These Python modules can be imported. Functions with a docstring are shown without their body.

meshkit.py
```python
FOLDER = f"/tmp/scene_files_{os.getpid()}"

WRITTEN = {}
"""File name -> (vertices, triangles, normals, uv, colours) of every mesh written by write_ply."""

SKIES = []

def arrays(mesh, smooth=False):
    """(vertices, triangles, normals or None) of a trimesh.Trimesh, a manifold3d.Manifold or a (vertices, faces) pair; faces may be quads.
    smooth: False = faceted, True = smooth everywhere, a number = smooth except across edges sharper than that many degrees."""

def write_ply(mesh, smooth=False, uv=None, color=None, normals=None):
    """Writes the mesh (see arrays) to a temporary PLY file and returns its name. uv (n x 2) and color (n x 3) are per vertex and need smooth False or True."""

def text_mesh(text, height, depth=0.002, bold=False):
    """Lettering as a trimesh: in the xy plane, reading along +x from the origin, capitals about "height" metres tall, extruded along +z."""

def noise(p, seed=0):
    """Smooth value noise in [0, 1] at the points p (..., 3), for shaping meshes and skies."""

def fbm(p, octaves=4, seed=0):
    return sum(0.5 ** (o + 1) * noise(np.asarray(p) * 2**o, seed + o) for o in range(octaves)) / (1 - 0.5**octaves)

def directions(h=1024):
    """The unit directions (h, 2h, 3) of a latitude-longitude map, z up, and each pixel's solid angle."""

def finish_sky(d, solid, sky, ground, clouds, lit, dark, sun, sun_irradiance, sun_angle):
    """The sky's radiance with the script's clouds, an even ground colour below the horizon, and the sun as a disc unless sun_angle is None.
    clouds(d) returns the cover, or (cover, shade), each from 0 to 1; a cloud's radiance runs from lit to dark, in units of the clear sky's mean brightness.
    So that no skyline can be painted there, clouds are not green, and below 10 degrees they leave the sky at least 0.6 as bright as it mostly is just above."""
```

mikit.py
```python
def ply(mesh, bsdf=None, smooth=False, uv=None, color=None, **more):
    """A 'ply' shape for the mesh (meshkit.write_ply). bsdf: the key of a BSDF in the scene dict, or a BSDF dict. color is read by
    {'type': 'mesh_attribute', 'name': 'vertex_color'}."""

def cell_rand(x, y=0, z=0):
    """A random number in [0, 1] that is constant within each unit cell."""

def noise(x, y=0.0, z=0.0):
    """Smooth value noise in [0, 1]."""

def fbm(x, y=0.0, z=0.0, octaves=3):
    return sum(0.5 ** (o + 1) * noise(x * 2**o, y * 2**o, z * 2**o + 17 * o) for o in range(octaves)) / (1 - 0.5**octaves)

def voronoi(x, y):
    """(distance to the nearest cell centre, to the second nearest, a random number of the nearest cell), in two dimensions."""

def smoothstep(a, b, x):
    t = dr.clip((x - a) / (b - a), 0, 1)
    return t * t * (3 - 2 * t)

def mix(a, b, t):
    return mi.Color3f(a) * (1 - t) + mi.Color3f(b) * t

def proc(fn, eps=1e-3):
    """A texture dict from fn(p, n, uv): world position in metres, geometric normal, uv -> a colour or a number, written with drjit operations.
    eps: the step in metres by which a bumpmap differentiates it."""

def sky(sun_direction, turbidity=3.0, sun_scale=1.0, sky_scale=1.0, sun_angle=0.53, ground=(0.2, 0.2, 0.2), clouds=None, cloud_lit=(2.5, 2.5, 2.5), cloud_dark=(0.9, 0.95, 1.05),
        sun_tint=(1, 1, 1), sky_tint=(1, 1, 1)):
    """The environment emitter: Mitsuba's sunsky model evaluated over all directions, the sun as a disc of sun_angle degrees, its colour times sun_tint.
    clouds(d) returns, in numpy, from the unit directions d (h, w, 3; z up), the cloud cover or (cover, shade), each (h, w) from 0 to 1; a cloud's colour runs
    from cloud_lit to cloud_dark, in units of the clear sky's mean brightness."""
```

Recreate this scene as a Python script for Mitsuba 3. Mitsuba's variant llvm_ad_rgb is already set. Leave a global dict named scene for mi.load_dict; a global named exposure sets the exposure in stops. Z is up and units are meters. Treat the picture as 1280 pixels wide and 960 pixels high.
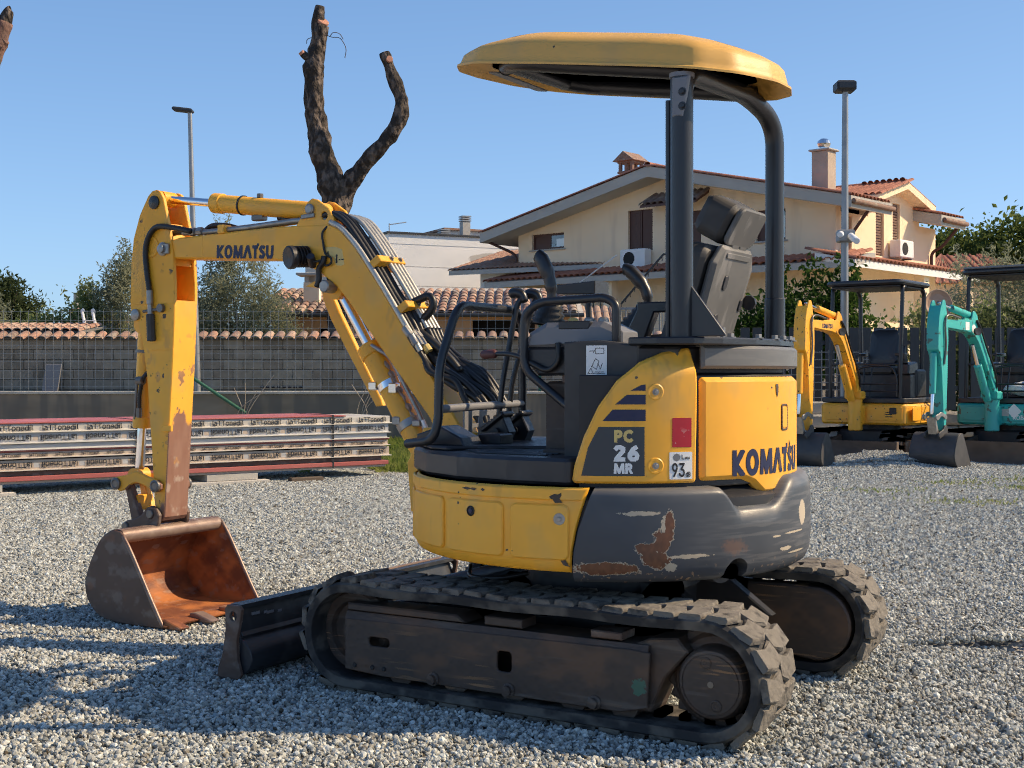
import math, random
import numpy as np
import trimesh
import mitsuba as mi
import drjit as dr
import mikit
import meshkit
from shapely.geometry import Polygon, LineString, Point, box as sbox
from shapely.ops import unary_union
from shapely import affinity

T = mi.ScalarTransform4f
PI = math.pi
scene, labels = {}, {}
exposure = 2.0

# ------------------------------------------------------------------ camera, sky
scene['camera'] = {
    'type': 'perspective', 'fov': 2 * math.degrees(math.atan(640 / 1619.0)), 'fov_axis': 'x',
    'principal_point_offset_x': 0.0, 'principal_point_offset_y': 15 / 960.0,
    'near_clip': 0.1, 'far_clip': 900.0,
    'to_world': T().look_at(origin=[0, 0, 1.25], target=[0, 1, 1.25], up=[0, 0, 1]),
}
SUN_EL, SUN_AZ = math.radians(39), math.radians(2)
scene['sky_light'] = mikit.sky((math.cos(SUN_EL) * math.cos(SUN_AZ), math.cos(SUN_EL) * math.sin(SUN_AZ), math.sin(SUN_EL)),
                               turbidity=3.0, ground=(0.30, 0.29, 0.27), sky_tint=(.90, 1.0, 1.12), sun_tint=(1.05, 1.0, .92))

# ------------------------------------------------------------------ mesh helpers
def join(ms):
    return trimesh.util.concatenate([m for m in ms if m is not None])

def fill_poly(poly):
    return trimesh.creation.triangulate_polygon(poly, engine='earcut')

def _inset(ring, c):
    p = np.asarray(ring, float)
    a = p - np.roll(p, 1, 0); b = np.roll(p, -1, 0) - p
    a /= np.linalg.norm(a, axis=1, keepdims=True) + 1e-12; b /= np.linalg.norm(b, axis=1, keepdims=True) + 1e-12
    na = np.stack([-a[:, 1], a[:, 0]], 1); nb = np.stack([-b[:, 1], b[:, 0]], 1)
    m = na + nb
    d = np.maximum((m * na).sum(1, keepdims=True), 0.35)
    return p + c * m / d

def bevel(poly, t, c=0.0, bottom=True):
    """prism of a polygon (shapely or points) in uv, from w=0 to w=t, edges chamfered by c."""
    if not isinstance(poly, Polygon):
        poly = Polygon(poly)
    poly = Polygon(poly.exterior, poly.interiors)
    from shapely.geometry.polygon import orient
    poly = orient(poly.simplify(1e-6), 1.0)
    rings = [np.array(poly.exterior.coords)[:-1]] + [np.array(r.coords)[:-1] for r in poly.interiors]
    levels = [(0, c if (c and bottom) else 0)]
    if c and bottom: levels.append((c, 0))
    if c: levels.append((t - c, 0))
    levels.append((t, c))
    vs, fs, n0 = [], [], 0
    lay = []
    for w, ins in levels:
        rr = [(_inset(r, ins) if ins else r) for r in rings]
        lay.append(rr)
    def cap(rr, w, up):
        nonlocal n0
        flat = np.vstack(rr)
        import mapbox_earcut as me
        ends = np.cumsum([len(r) for r in rr]).astype(np.uint32)
        f = me.triangulate_float64(flat, ends).reshape(-1, 3).astype(int)
        a, b, cc = flat[f[:, 0]], flat[f[:, 1]], flat[f[:, 2]]
        ar = (b[:, 0] - a[:, 0]) * (cc[:, 1] - a[:, 1]) - (b[:, 1] - a[:, 1]) * (cc[:, 0] - a[:, 0])
        f[ar < 0] = f[ar < 0][:, ::-1]
        if not up: f = f[:, ::-1]
        vs.append(np.column_stack([flat, np.full(len(flat), w)])); fs.append(f + n0); n0 += len(flat)
    cap(lay[0], levels[0][0], False)
    for k in range(len(levels) - 1):
        for r0, r1 in zip(lay[k], lay[k + 1]):
            n = len(r0); i = np.arange(n); j = (i + 1) % n
            vs.append(np.column_stack([r0, np.full(n, levels[k][0])])); vs.append(np.column_stack([r1, np.full(n, levels[k + 1][0])]))
            fs.append(np.vstack([np.stack([i, j, j + n], 1), np.stack([i, j + n, i + n], 1)]) + n0); n0 += 2 * n
    cap(lay[-1], levels[-1][0], True)
    m = trimesh.Trimesh(np.vstack(vs), np.vstack(fs), process=False)
    m.merge_vertices()
    return m

def rrect(w, h, r, n=5):
    r = min(r, w / 2 - 1e-4, h / 2 - 1e-4)
    pts = []
    for cx, cy, a0 in ((w / 2 - r, h / 2 - r, 0), (-w / 2 + r, h / 2 - r, 90), (-w / 2 + r, -h / 2 + r, 180), (w / 2 - r, -h / 2 + r, 270)):
        for k in range(n + 1):
            a = math.radians(a0 + 90 * k / n); pts.append((cx + r * math.cos(a), cy + r * math.sin(a)))
    return Polygon(pts)

def mapv(m, fn):
    m = m.copy(); m.vertices = fn(np.array(m.vertices)); return m

def side(m, x0=0.0, z0=0.0, y=0.0):      # uvw -> plane facing +y (u runs towards -x)
    return mapv(m, lambda v: np.column_stack([x0 - v[:, 0], y + v[:, 2], z0 + v[:, 1]]))

def rearm(m, y0=0.0, z0=0.0, x=0.0):     # uvw -> plane facing -x (u runs towards -y)
    return mapv(m, lambda v: np.column_stack([x - v[:, 2], y0 - v[:, 0], z0 + v[:, 1]]))

def front(m, x0=0.0, z0=0.0, y=0.0):     # uvw -> plane facing -y (u runs towards +x)
    return mapv(m, lambda v: np.column_stack([x0 + v[:, 0], y - v[:, 2], z0 + v[:, 1]]))

def plate(pts, y0, y1, c=0.004):         # polygon given in (x, z), thick from y0 to y1
    poly = pts if isinstance(pts, Polygon) else Polygon(pts)
    poly = affinity.scale(poly, -1, 1, origin=(0, 0))
    return side(bevel(poly, y1 - y0, c), 0, 0, y0)

def box(x0, x1, y0, y1, z0, z1, c=0.0):
    m = bevel([(x0, y0), (x1, y0), (x1, y1), (x0, y1)], z1 - z0, c)
    m.apply_translation([0, 0, z0]); return m

def frames(p, closed=False):
    p = np.asarray(p, float)
    t = (np.roll(p, -1, 0) - np.roll(p, 1, 0)) if closed else np.gradient(p, axis=0)
    t /= np.linalg.norm(t, axis=1, keepdims=True) + 1e-12
    a = np.zeros_like(p)
    s = np.array([0, 0, 1.0]) if abs(t[0][2]) < .9 else np.array([1.0, 0, 0])
    a[0] = np.cross(t[0], s); a[0] /= np.linalg.norm(a[0])
    for i in range(1, len(p)):
        v = a[i - 1] - t[i] * (a[i - 1] @ t[i]); a[i] = v / (np.linalg.norm(v) + 1e-12)
    return t, a, np.cross(t, a)

def tube(p, r, n=10, caps=True):
    p = np.asarray(p, float); t, a, b = frames(p)
    r = np.broadcast_to(np.asarray(r, float), (len(p),))
    ang = np.arange(n) * 2 * PI / n
    v = p[:, None] + r[:, None, None] * (np.cos(ang)[None, :, None] * a[:, None] + np.sin(ang)[None, :, None] * b[:, None])
    i, j = np.meshgrid(np.arange(len(p) - 1), np.arange(n), indexing='ij')
    q = np.stack([i * n + j, i * n + (j + 1) % n, (i + 1) * n + (j + 1) % n, (i + 1) * n + j], -1).reshape(-1, 4)
    f = [q[:, [0, 1, 2]], q[:, [0, 2, 3]]]; v = v.reshape(-1, 3)
    if caps:
        k = len(v); v = np.vstack([v, p[0], p[-1]]); j = np.arange(n); e = (len(p) - 1) * n
        f += [np.stack([np.full(n, k), (j + 1) % n, j], 1), np.stack([np.full(n, k + 1), e + j, e + (j + 1) % n], 1)]
    return trimesh.Trimesh(v, np.vstack(f), process=False)

def bend(pts, r=0.05, n=6):
    """polyline with its corners rounded"""
    p = [np.array(q, float) for q in pts]; out = [p[0]]
    for i in range(1, len(p) - 1):
        u, w = p[i - 1] - p[i], p[i + 1] - p[i]; lu, lw = np.linalg.norm(u), np.linalg.norm(w)
        d = min(r, lu * .48, lw * .48); a, b = p[i] + u / lu * d, p[i] + w / lw * d
        for k in range(n + 1):
            s = k / n; out.append((1 - s) ** 2 * a + 2 * s * (1 - s) * p[i] + s * s * b)
    out.append(p[-1]); return np.array(out)

def spline(pts, n=8):
    p = np.array(pts, float); p = np.vstack([2 * p[0] - p[1], p, 2 * p[-1] - p[-2]]); out = []
    for i in range(1, len(p) - 2):
        for k in range(n):
            s = k / n
            out.append(.5 * (2 * p[i] + (p[i + 1] - p[i - 1]) * s + (2 * p[i - 1] - 5 * p[i] + 4 * p[i + 1] - p[i + 2]) * s * s + (3 * p[i] - p[i - 1] - 3 * p[i + 1] + p[i + 2]) * s ** 3))
    out.append(p[-2]); return np.array(out)

def rod(p0, p1, r, n=14, r1=None, c=0.0):
    p0, p1 = np.array(p0, float), np.array(p1, float)
    r1 = r if r1 is None else r1
    if c:
        d = (p1 - p0) / np.linalg.norm(p1 - p0) * c
        return tube([p0, p0 + d * .999, p1 - d * .999, p1], [r - c, r, r1, r1 - c], n)
    return tube([p0, p1], [r, r1], n)

def lathe(prof, n=24, sweep=2 * PI):
    """profile (r, z) turned about z; listed from the bottom to the top on the outside"""
    prof = np.array(prof, float); m = len(prof); full = abs(sweep - 2 * PI) < 1e-6
    k = n if full else n + 1
    ang = np.arange(k) * sweep / n
    v = np.stack([prof[None, :, 0] * np.cos(ang)[:, None], prof[None, :, 0] * np.sin(ang)[:, None], np.broadcast_to(prof[None, :, 1], (k, m))], -1).reshape(-1, 3)
    i, j = np.meshgrid(np.arange(n), np.arange(m - 1), indexing='ij'); i2 = (i + 1) % k
    q = np.stack([i * m + j, i2 * m + j, i2 * m + j + 1, i * m + j + 1], -1).reshape(-1, 4)
    return trimesh.Trimesh(v, np.vstack([q[:, [0, 1, 2]], q[:, [0, 2, 3]]]), process=False)

def align(m, p, d):
    """moves a mesh whose axis is z so that its origin is at p and its axis along d"""
    d = np.array(d, float); d /= np.linalg.norm(d)
    R = trimesh.geometry.align_vectors([0, 0, 1], d); m = m.copy(); m.apply_transform(R); m.apply_translation(p); return m

def refine(m, e):
    v, f = trimesh.remesh.subdivide_to_size(m.vertices, m.faces, e, max_iter=14)
    m = trimesh.Trimesh(v, f, process=False); m.merge_vertices(); return m

def wrap(m, r, th0=0.0, e=0.05, flare=None, ru=None):
    """bends a flat piece (u along the arc in metres at radius r, v up, w outwards from r) round the z axis"""
    m = refine(m, e)
    def fn(v):
        th = th0 + v[:, 0] / (ru or r); rr = r + v[:, 2] + (flare(th, v[:, 1]) if flare else 0)
        return np.column_stack([rr * np.cos(th), rr * np.sin(th), v[:, 1]])
    return mapv(m, fn)

def arcpoly(pts, r):                      # (degrees, z) -> (u, v)
    return [(r * math.radians(a), z) for a, z in pts]

def roundpoly(pts, r=0.01):
    return Polygon(pts).buffer(-r, quad_segs=4).buffer(r, quad_segs=4)

HEAVY = {  # letters as strokes on a 1 high grid: (width, strokes)
    'K': (.86, [[(.13, 0), (.13, 1)], [(.72, 1.02), (.2, .42), (.74, -.02)]]),
    'O': (.98, None), 'M': (1.12, [[(.14, 0), (.2, 1)], [(.2, .98), (.56, .1), (.92, .98)], [(.92, 1), (.98, 0)]]),
    'A': (.98, [[(.1, 0), (.49, 1), (.88, 0)]]), 'T': (.7, [[(0, .87), (.62, .87)], [(.35, 0), (.35, .9)]]),
    'S': (.76, [[(.66, .8), (.5, .88), (.3, .88), (.16, .72), (.3, .56), (.48, .46), (.6, .3), (.48, .13), (.26, .12), (.08, .2)]]),
    'P': (.72, [[(.135, 0), (.135, 1)], [(.13, .865), (.42, .865), (.55, .8), (.585, .67), (.55, .54), (.42, .475), (.13, .475)]]),
    'C': (.86, [[(.80, .74), (.64, .865), (.44, .87), (.22, .75), (.14, .5), (.22, .25), (.44, .13), (.64, .135), (.80, .26)]]),
    'R': (.80, [[(.135, 0), (.135, 1)], [(.13, .865), (.42, .865), (.55, .8), (.585, .68), (.55, .56), (.42, .49), (.13, .49)], [(.36, .52), (.68, -.03)]]),
    '2': (.76, [[(.08, .70), (.2, .85), (.4, .87), (.57, .78), (.56, .62), (.18, .2), (.16, .13), (.70, .13)]]),
    '6': (.78, [[(.62, .90), (.36, .74), (.17, .44), (.17, .26), (.28, .14), (.44, .12), (.58, .2), (.62, .35), (.54, .49), (.40, .53), (.24, .46)]]),
    'U': (.86, [[(.14, 1), (.14, .34), (.26, .13), (.43, .12), (.6, .13), (.72, .34), (.72, 1)]])}

def heavy(text, h, depth=0.0015, dot=True):
    """the maker's heavy lettering"""
    x, shapes = 0, []
    for ch in text:
        w, st = HEAVY[ch]
        if ch == 'O':
            g = affinity.scale(Point(.46, .5).buffer(.5, quad_segs=10), .95, 1.04).difference(affinity.scale(Point(.46, .5).buffer(.23, quad_segs=8), .8, 1.15))
        else:
            g = unary_union([LineString(s).buffer(.135, cap_style='flat', join_style='mitre') for s in st]).intersection(sbox(-.1, 0, 2, 1))
        if ch == 'T' and dot: g = g.union(sbox(.52, .93, .72, 1.14).buffer(0))
        shapes.append(affinity.translate(g, x, 0)); x += w + .05
    out = []
    for g in shapes:
        for q in getattr(g, 'geoms', [g]):
            m = trimesh.creation.extrude_polygon(affinity.scale(q, h, h, origin=(0, 0)), depth, engine='earcut'); out.append(m)
    return join(out)

# ------------------------------------------------------------------ scene helpers
def obj(key, mesh, bsdf, smooth=False, tw=None, **kw):
    n, k = key, 1
    while n in scene:
        n = f'{key}_{k:03d}'; k += 1
    d = mikit.ply(mesh, bsdf, smooth, **kw)
    if tw is not None: d['to_world'] = tw
    scene[n] = d
    return n

def again(key, source, tw, bsdf=None):
    """a further copy of the shape 'source' under its own key"""
    n, k = key, 1
    while n in scene:
        n = f'{key}_{k:03d}'; k += 1
    d = dict(scene[source]); d['to_world'] = tw
    if bsdf: d['bsdf'] = {'type': 'ref', 'id': bsdf}
    scene[n] = d
    return n

def tag(key, label=None, cat=None, group=None, kind=None):
    labels[key] = {a: b for a, b in (('label', label), ('category', cat), ('group', group), ('kind', kind)) if b}

def struct(key, label=None):
    tag(key, label, None, None, 'structure')

# ------------------------------------------------------------------ materials
EX, EY, EA = .3975, 5.298, math.radians(149.3)          # where the near excavator stands and heads
ME = T().translate([EX, EY, 0]).rotate([0, 0, 1], 149.3)

def loc(p):
    x, y = p.x - EX, p.y - EY; c, s = math.cos(EA), math.sin(EA)
    return x * c + y * s, -x * s + y * c, p.z

fbm, noise, mix, sstep = mikit.fbm, mikit.noise, mikit.mix, mikit.smoothstep

def mat(name, color, rough=.5, metal=0.0, spec=.5, clear=0.0, bump=None, both=False, eps=1e-3, bscale=1.0):
    col = {'type': 'rgb', 'value': list(color)} if isinstance(color, tuple) else mikit.proc(color)
    d = {'type': 'principled', 'base_color': col, 'metallic': metal, 'specular': spec, 'clearcoat': clear}
    d['roughness'] = rough if isinstance(rough, float) else mikit.proc(rough)
    if bump: d = {'type': 'bumpmap', 'arbitrary': mikit.proc(bump, eps), 'scale': bscale, 'bsdf': d}
    if both: d = {'type': 'twosided', 'bsdf': d}
    scene[name] = d

Y0, Y1 = (.78, .36, .020), (.86, .42, .034)
def paint(x, y, z, chips=.79, seed=0):
    v = fbm(x * 2.3 + seed, y * 2.3, z * 2.3, 3); c = mix(Y0, Y1, sstep(.3, .7, v))
    c = mix(c, (.50, .34, .12), sstep(.52, .8, fbm(x * 9, y * 9 + 3, z * 5)) * .35); c = mix(c, (.30, .19, .07), sstep(.60, .75, fbm(x * 24, y * 24, z * 6, 3)) * sstep(.4, .7, fbm(x * 2, y * 2, z * 2 + 5)) * .35)
    k = sstep(chips, chips + .02, fbm(x * 38, y * 38, z * 26, 3)) * sstep(.48, .6, fbm(x * 5 + 9, y * 5, z * 5, 2))
    return mix(c, (.07, .045, .03), k)
def f_yellow(p, n, uv):
    return paint(*loc(p))
def f_arm(p, n, uv):
    x, y, z = loc(p); c = paint(x, y, z, .73)
    k = fbm(x * 14, y * 14, z * 9, 4)
    nx = n.x * math.cos(EA) + n.y * math.sin(EA)
    lim = dr.select(nx < -.4, 1.02, .60)
    m = sstep(.0, .10, (lim - z) + (k - .5) * .55)
    kr_ = k + dr.select(nx < -.4, .035, 0.0) + .3 * (fbm(x * 45, y * 45, z * 30, 2) - .5); chips = sstep(.645, .67, kr_) * sstep(1.6, 1.1, z) * dr.select(nx < -.4, 1.0, .45)
    rust = mix((.20, .085, .05), (.30, .17, .12), fbm(x * 30, y * 30, z * 6))
    rust = mix(rust, (.42, .34, .28), sstep(.62, .75, fbm(x * 22 + 5, y * 22, z * 13)) * .6)
    return mix(c, rust, dr.maximum(m, chips))
mat('m_yellow', f_yellow, .42, clear=.25)
mat('m_arm', f_arm, .5)
def f_cano(p, n, uv):
    x, y, z = loc(p); c = mix((.62, .34, .07), (.66, .38, .10), fbm(x * 3, y * 3, z * 3))
    c = mix(c, (.45, .30, .13), sstep(.5, .8, fbm(x * 7, y * 7, z * 3)) * .35)
    return mix(c, (.1, .06, .03), sstep(.83, .85, fbm(x * 26, y * 26, z * 26)))
mat('m_canopy', f_cano, .5)

def f_weight(p, n, uv):
    x, y, z = loc(p); th = dr.atan2(y, x); th = dr.select(th < 0, th + 2 * PI, th) * (180 / PI)
    a = .55 * fbm(th * .5, z * 42, 1.3, 4) + .45 * fbm(th * 1.9, z * 150, 2.3, 3); b = fbm(th * .12 + 3, z * 12, 7.1, 3); s = fbm(th * .10, z * 90, 4.0, 3)
    c = mix((.038, .046, .058), (.062, .069, .081), b)
    c = mix(c, (.13, .132, .135), sstep(.45, .75, s) * .5 * sstep(125., 165., th))
    c = mix(c, (.17, .165, .155), sstep(.79, .86, z + (b - .5) * .05) * .6)
    def blob(t0, z0, rt, rz, w=1.9):
        d = dr.sqrt(dr.square((th - t0) / rt) + dr.square((z - z0) / rz)); return d + (a - .5) * w
    ds = [blob(116, .565, 8, .022), blob(128, .60, 3.6, .035), blob(129.5, .655, 2.2, .045), blob(131.5, .71, 1.3, .055), blob(126, .635, 3.2, .022)]
    d = ds[0]
    for q in ds[1:]: d = dr.minimum(d, q)
    cream = [blob(124, .758, 5.5, .009), blob(132, .57, 1.6, .016), blob(136, .605, 7, .007, 2.4), blob(130.5, .70, 1.3, .06),
             blob(171, .60, 3., .008), blob(182, .72, 3, .05, .7), blob(166, .65, 2, .004, .6), blob(176, .655, 6, .004, .6), blob(178, .58, 6, .004, .6)]
    e = cream[0]
    for q in cream[1:]: e = dr.minimum(e, q)
    c = mix(c, (.42, .36, .27), sstep(1.0, .9, e))
    c = mix(c, (.36, .31, .24), sstep(1.12, 1.04, d))
    c = mix(c, mix((.085, .038, .022), (.17, .07, .035), fbm(th, z * 60, 2)), sstep(1.0, .93, d))
    c = mix(c, (.19, .10, .06), sstep(1.2, .5, blob(150, .63, 4, .03)) * .45)
    k = sstep(.72, .74, fbm(th * 1.1, z * 75, 9, 3)) * sstep(.6, .5, z)
    return mix(c, (.3, .2, .12), k)
mat('m_weight', f_weight, .42, spec=.45)
def f_black(p, n, uv):
    x, y, z = loc(p); c = mix((.017, .018, .022), (.03, .031, .035), fbm(x * 6, y * 6, z * 6))
    return mix(c, (.11, .105, .10), sstep(.55, .85, fbm(x * 11, y * 11, z * 4)) * .35)
mat('m_black', f_black, .42)
def f_seat(p, n, uv):
    x, y, z = loc(p); c = mix((.075, .075, .073), (.125, .123, .118), fbm(x * 9, y * 9, z * 6))
    return mix(c, (.26, .25, .24), sstep(.55, .75, fbm(x * 20, y * 20, z * 3)) * .5)
mat('m_seat', f_seat, .55)
mat('m_console', (.16, .165, .18), .5)
mat('m_rops', (.014, .0155, .02), .35, spec=.6)
mat('m_pad', lambda p, n, uv: mix((.028, .027, .028), (.06, .058, .055), fbm(p.x * 16, p.y * 16, p.z * 16)), .6)
def f_frame(p, n, uv):
    x, y, z = loc(p); c = mix((.034, .027, .024), (.080, .054, .040), .5 * fbm(x * 4, y * 4, z * 7, 4) + .5 * fbm(x * 60, y * 60, z * 60, 3))
    s = sstep(.60, .66, fbm(x * 6, y * 3, z * 95, 3)) * sstep(.40, .6, fbm(x * 2.6 + 4, y * 3, z * 4))
    c = mix(c, (.24, .13, .06), s * .9)
    c = mix(c, (.13, .070, .040), sstep(.48, .72, fbm(x * 7, y * 7, z * 9, 4)) * .65); c = mix(c, (.16, .14, .12), sstep(.62, .8, fbm(x * 3, y * 3, z * 30, 4)) * .35)
    d = dr.sqrt(dr.square((x + .47) / .028) + dr.square((z - .165) / .03)) + (fbm(x * 90, y, z * 90) - .5) * 1.6
    return mix(c, (.03, .28, .18), sstep(1., .9, d) * sstep(.6, .9, y))
mat('m_frame', f_frame, .6, bump=lambda p, n, uv: fbm(p.x * 80, p.y * 80, p.z * 80, 3) * .0025)
def f_rubber(p, n, uv):
    x, y, z = loc(p)
    k = fbm(x * 22, y * 22, z * 22, 4)
    dust = sstep(.30, .62, k + .12 * sstep(-.2, -.7, x))
    c = mix((.032, .030, .029), (.20, .18, .15), dust * .72)
    return c
def f_belt(p, n, uv):
    x, y, z = loc(p); k = fbm(x * 12, y * 12, z * 12, 4)
    return mix((.018, .018, .019), (.13, .115, .095), sstep(.40, .7, k) * .7)
mat('m_lug', f_rubber, .85, bump=lambda p, n, uv: fbm(p.x * 55, p.y * 55, p.z * 55, 3) * .009)
mat('m_belt', f_belt, .75)
def f_rust(p, n, uv):
    x, y, z = loc(p); k = fbm(x * 9, y * 9, z * 9, 4)
    c = mix((.16, .055, .026), (.42, .15, .045), sstep(.3, .7, k))
    return mix(c, (.30, .24, .20), sstep(.6, .75, fbm(x * 25, y * 14, z * 25)) * .35)
mat('m_rust', f_rust, .65, bump=lambda p, n, uv: fbm(p.x * 45, p.y * 45, p.z * 45, 3) * .003)
def f_bucket(p, n, uv):
    x, y, z = loc(p); k = fbm(x * 7, y * 7, z * 7, 4)
    c = mix((.062, .038, .030), (.125, .072, .050), k)
    c = mix(c, (.20, .165, .14), sstep(.5, .72, fbm(x * 16, y * 16, z * 16, 4)) * .5)
    return mix(c, (.20, .08, .04), sstep(.6, .75, fbm(x * 12 + 4, y * 12, z * 12, 3)) * .5)
mat('m_bucket', f_bucket, .55, bump=lambda p, n, uv: fbm(p.x * 45, p.y * 45, p.z * 45, 3) * .002)
def f_lip(p, n, uv):
    x, y, z = loc(p); return mix((.17, .10, .075), (.33, .25, .20), fbm(x * 14, y * 20, z * 20, 4))
mat('m_lip', f_lip, .45, metal=.3)
mat('m_chrome', (.80, .80, .82), .12, metal=1.0)
mat('m_steel', lambda p, n, uv: mix((.22, .21, .20), (.40, .39, .37), fbm(p.x * 30, p.y * 30, p.z * 30)), .4, metal=.7)
mat('m_pin', (.16, .15, .14), .4, metal=.6)
mat('m_hose', (.013, .013, .014), .42)
mat('m_navy', (.008, .012, .055), .4)
mat('m_decal', (.035, .042, .05), .4)
mat('m_white', (.72, .73, .72), .45)
mat('m_ink', (.015, .015, .017), .5)
mat('m_gold', (.62, .46, .16), .45)
def f_red(p, n, uv):
    x, y, z = loc(p)
    return mix((.40, .012, .025), (.6, .45, .42), sstep(.66, .68, fbm(x * 60, y * 60, z * 45)) * sstep(1.06, 1.0, z))
mat('m_red', f_red, .3)
mat('m_grip', (.10, .035, .035), .5)
mat('m_green', (.02, .16, .10), .4)
mat('m_pipe', lambda p, n, uv: mix((.42, .40, .35), (.60, .57, .50), fbm(p.x * 30, p.y * 30, p.z * 30)), .35, metal=.5)
# ------------------------------------------------------------------ shared machine shapes
def stadium(x0, x1, r, zc, n=14):
    a = np.linspace(PI / 2, 3 * PI / 2, n)
    left = np.column_stack([x0 + r * np.cos(a), zc + r * np.sin(a)])
    b = np.linspace(-PI / 2, PI / 2, n)
    right = np.column_stack([x1 + r * np.cos(b), zc + r * np.sin(b)])
    return np.vstack([left, right])

def belt_mesh(x0, x1, r, zc, y0, y1, th=.024, sag=0.0):
    """closed rubber band: (outer radius r) with rounded shoulders and drive blocks inside"""
    p = stadium(x0, x1, r, zc, 16)
    q = []
    for i in range(len(p)):                       # finer points along the straights
        a, b = p[i], p[(i + 1) % len(p)]; m = max(1, int(np.linalg.norm(b - a) / .05))
        q += [a + (b - a) * k / m for k in range(m)]
    q = np.array(q)
    if sag:
        w = np.clip((q[:, 0] - x0) / (x1 - x0), 0, 1); q[:, 1] -= np.where(q[:, 1] > zc, sag * np.sin(w * PI * 3) ** 2, 0)
    t = np.roll(q, -1, 0) - np.roll(q, 1, 0); t /= np.linalg.norm(t, axis=1, keepdims=True)
    nrm = np.column_stack([t[:, 1], -t[:, 0]])    # outward
    sec = [(y0 + .012, 0), (y0, -.010), (y0 + .004, -th), (y1 - .004, -th), (y1, -.010), (y1 - .012, 0)]
    n, m = len(q), len(sec)
    v = np.array([[q[i, 0] + nrm[i, 0] * o, y, q[i, 1] + nrm[i, 1] * o] for i in range(n) for y, o in sec])
    i, j = np.meshgrid(np.arange(n), np.arange(m), indexing='ij')
    f = np.stack([i * m + j, ((i + 1) % n) * m + j, ((i + 1) % n) * m + (j + 1) % m, i * m + (j + 1) % m], -1).reshape(-1, 4)
    me = trimesh.Trimesh(v, np.vstack([f[:, [0, 1, 2]], f[:, [0, 2, 3]]]), process=False)
    if me.volume < 0: me.invert()
    return me, q, t, nrm

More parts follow.
